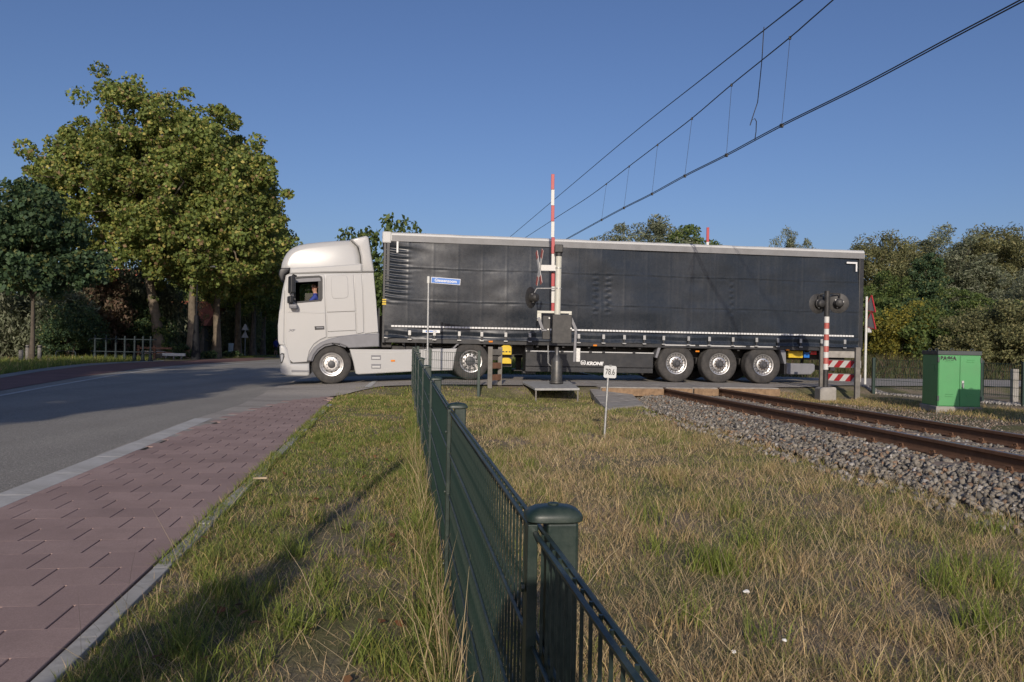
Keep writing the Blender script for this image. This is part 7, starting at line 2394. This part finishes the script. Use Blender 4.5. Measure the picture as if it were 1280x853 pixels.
# --- verges farther away
vg = Tuft()
def patch(n, poly_px, hlo, hhi, cols, w=0.02, lean=0.7):
    pl_ = [xy(*p) for p in poly_px]
    xs = [p[0] for p in pl_]; ys = [p[1] for p in pl_]
    Q = np.stack([rng.uniform(min(xs), max(xs), n), rng.uniform(min(ys), max(ys), n)], -1)
    m_ = np.array([inside(pl_, a, b) for a, b in Q])
    Q = Q[m_]
    if len(Q): vg.add(*blades(rng, Q, rng.uniform(hlo, hhi, len(Q)), np.full(len(Q), w), lean, cols))
patch(30000, [(-40, 476), (0, 469.5), (60, 461), (110, 455.5), (190, 451.5), (190, 449), (110, 450), (40, 452), (-40, 455)], 0.12, 0.38, GRN, 0.02)
patch(9000, [(195, 450.4), (300, 447.6), (345, 446), (345, 444.5), (195, 449.2)], 0.04, 0.14, GRN, 0.02)
patch(16000, [(1045, 505), (1085, 497), (1140, 503), (1230, 510), (1290, 514), (1290, 532), (1200, 521), (1100, 508)], 0.03, 0.12, MIX, 0.008)
patch(12000, [(960, 489), (1020, 489), (1045, 497), (1100, 508), (1150, 516), (1050, 506)], 0.03, 0.10, MIX, 0.008)
# far verge and tall weeds beyond the crossing road on the right
n = 26000
xx = rng.uniform(6, 34, n); yy_ = 26.6+ROAD_K*xx+rng.uniform(0, 1, n)**0.8*11
vg.add(*blades(rng, np.stack([xx, yy_], -1), rng.uniform(0.25, 1.05, n)*(0.35+0.65*sst(27.5, 31, yy_-ROAD_K*xx)), np.full(n, 0.035), 0.5, [(0.10, 0.115, 0.04, .5), (0.13, 0.115, 0.055, .3), (0.15, 0.10, 0.065, .2)]))
n = 16000
xx = rng.uniform(-4.5, 8, n); yy_ = 26.6+rng.uniform(0, 1, n)*16
vg.add(*blades(rng, np.stack([xx, yy_], -1), rng.uniform(0.15, 0.6, n), np.full(n, 0.03), 0.5, GRN))
vg.build('roadside_grass', 'rough grass and weeds along the far verges')

# pale pebbles behind the right-hand fence
def place_peb(rng_, n):
    a = Vector(fr_pts[0]); b = Vector((extra.x, extra.y, 0))
    t = rng_.uniform(0, 1, n)
    x = a.x+(b.x-a.x)*t; y = a.y+(b.y-a.y)*t+rng_.uniform(0.15, 1.0, n)
    return np.stack([x, y, H(x, y)+0.01], -1)
v, f, c = stones(2600, place_peb, 0.02, 0.05, [(0.5, 0.47, 0.43, .6), (0.38, 0.35, 0.31, .4)], 31)
tag(obj('pebbles', np_mesh('pebbles', v, np.full(len(f), 4), f.ravel(), M['stone'], c)), 'pale pebble strip behind the roadside fence', 'gravel', kind='stuff')

# ---- litter
M['pale_wood'] = surf('pale_wood', (0.42, 0.33, 0.22), 0.8, var=0.2, vscale=30)
def litter(name, label, px, py, s, mat, cat_):
    g = gp(px, py); rr = random.Random(int(px))
    bm = bmesh.new(); bmesh.ops.create_icosphere(bm, subdivisions=2, radius=s)
    for vtx in bm.verts:
        vtx.co.x *= 1+rr.uniform(-.35, .35); vtx.co.y *= 0.8+rr.uniform(-.35, .35); vtx.co.z *= 0.55+rr.uniform(-.35, .35)
    me = bpy.data.meshes.new(name); bm.to_mesh(me); bm.free(); me.materials.append(mat)
    tag(obj(name, me, None, (g.x, g.y, HF(g.x, g.y)+s*0.9+0.03)), label, cat_)
litter('crumpled_paper', 'crumpled white paper in the dry grass near the bottom right', 933, 752, 0.016, M['paper'], 'paper')
litter('crumpled_paper', 'scrap of white paper lowest in the dry grass', 980, 815, 0.012, M['paper'], 'paper')
litter('crumpled_paper', 'scrap of white paper left of the lowest one', 917, 832, 0.010, M['paper'], 'paper')
g = gp(325, 606)
o = MB().prism([(-0.06, 0), (0.06, 0.004), (0.055, 0.02), (-0.055, 0.016)], -0.012, 0.012).build('wood_chip', M['pale_wood'], None, bevel=0.003, loc=(g.x, g.y, HF(g.x, g.y)+0.045), rot=(0, 0, 0.1))
tag(o, 'pale wood chip lying on the grass beside the paving', 'wood chip')

# fallen leaves on the grass strip
fl = Tuft()
n = 60
y = 1.9*(11/1.9)**rng.uniform(size=n); t_ = rng.uniform(0.03, 0.95, n); x = L0(y)*(1-t_)+Rf(y)*t_
c0 = np.stack([x, y, HF(x, y)+0.035], -1)
a = rng.uniform(0, 2*np.pi, n); u_ = np.stack([np.cos(a), np.sin(a), rng.normal(size=n)*0.3], -1)*0.028; w_ = np.stack([-np.sin(a), np.cos(a), rng.normal(size=n)*0.3], -1)*0.020
v = np.stack([c0-u_, c0+w_+[0, 0, 0.008], c0+u_, c0-w_+[0, 0, 0.008]], 1).reshape(-1, 3)
f = (np.arange(n)*4)[:, None]+np.array([0, 1, 2, 3])
c = np.repeat(np.array([(0.26, 0.11, 0.05), (0.32, 0.17, 0.08), (0.20, 0.10, 0.06)])[rng.integers(0, 3, n)], 4, 0)
tag(obj('fallen_leaves', np_mesh('fallen_leaves', v, np.full(n, 4), f.ravel(), M['grass'], c)), 'small brown fallen leaves scattered on the grass strip', 'leaves', kind='stuff')
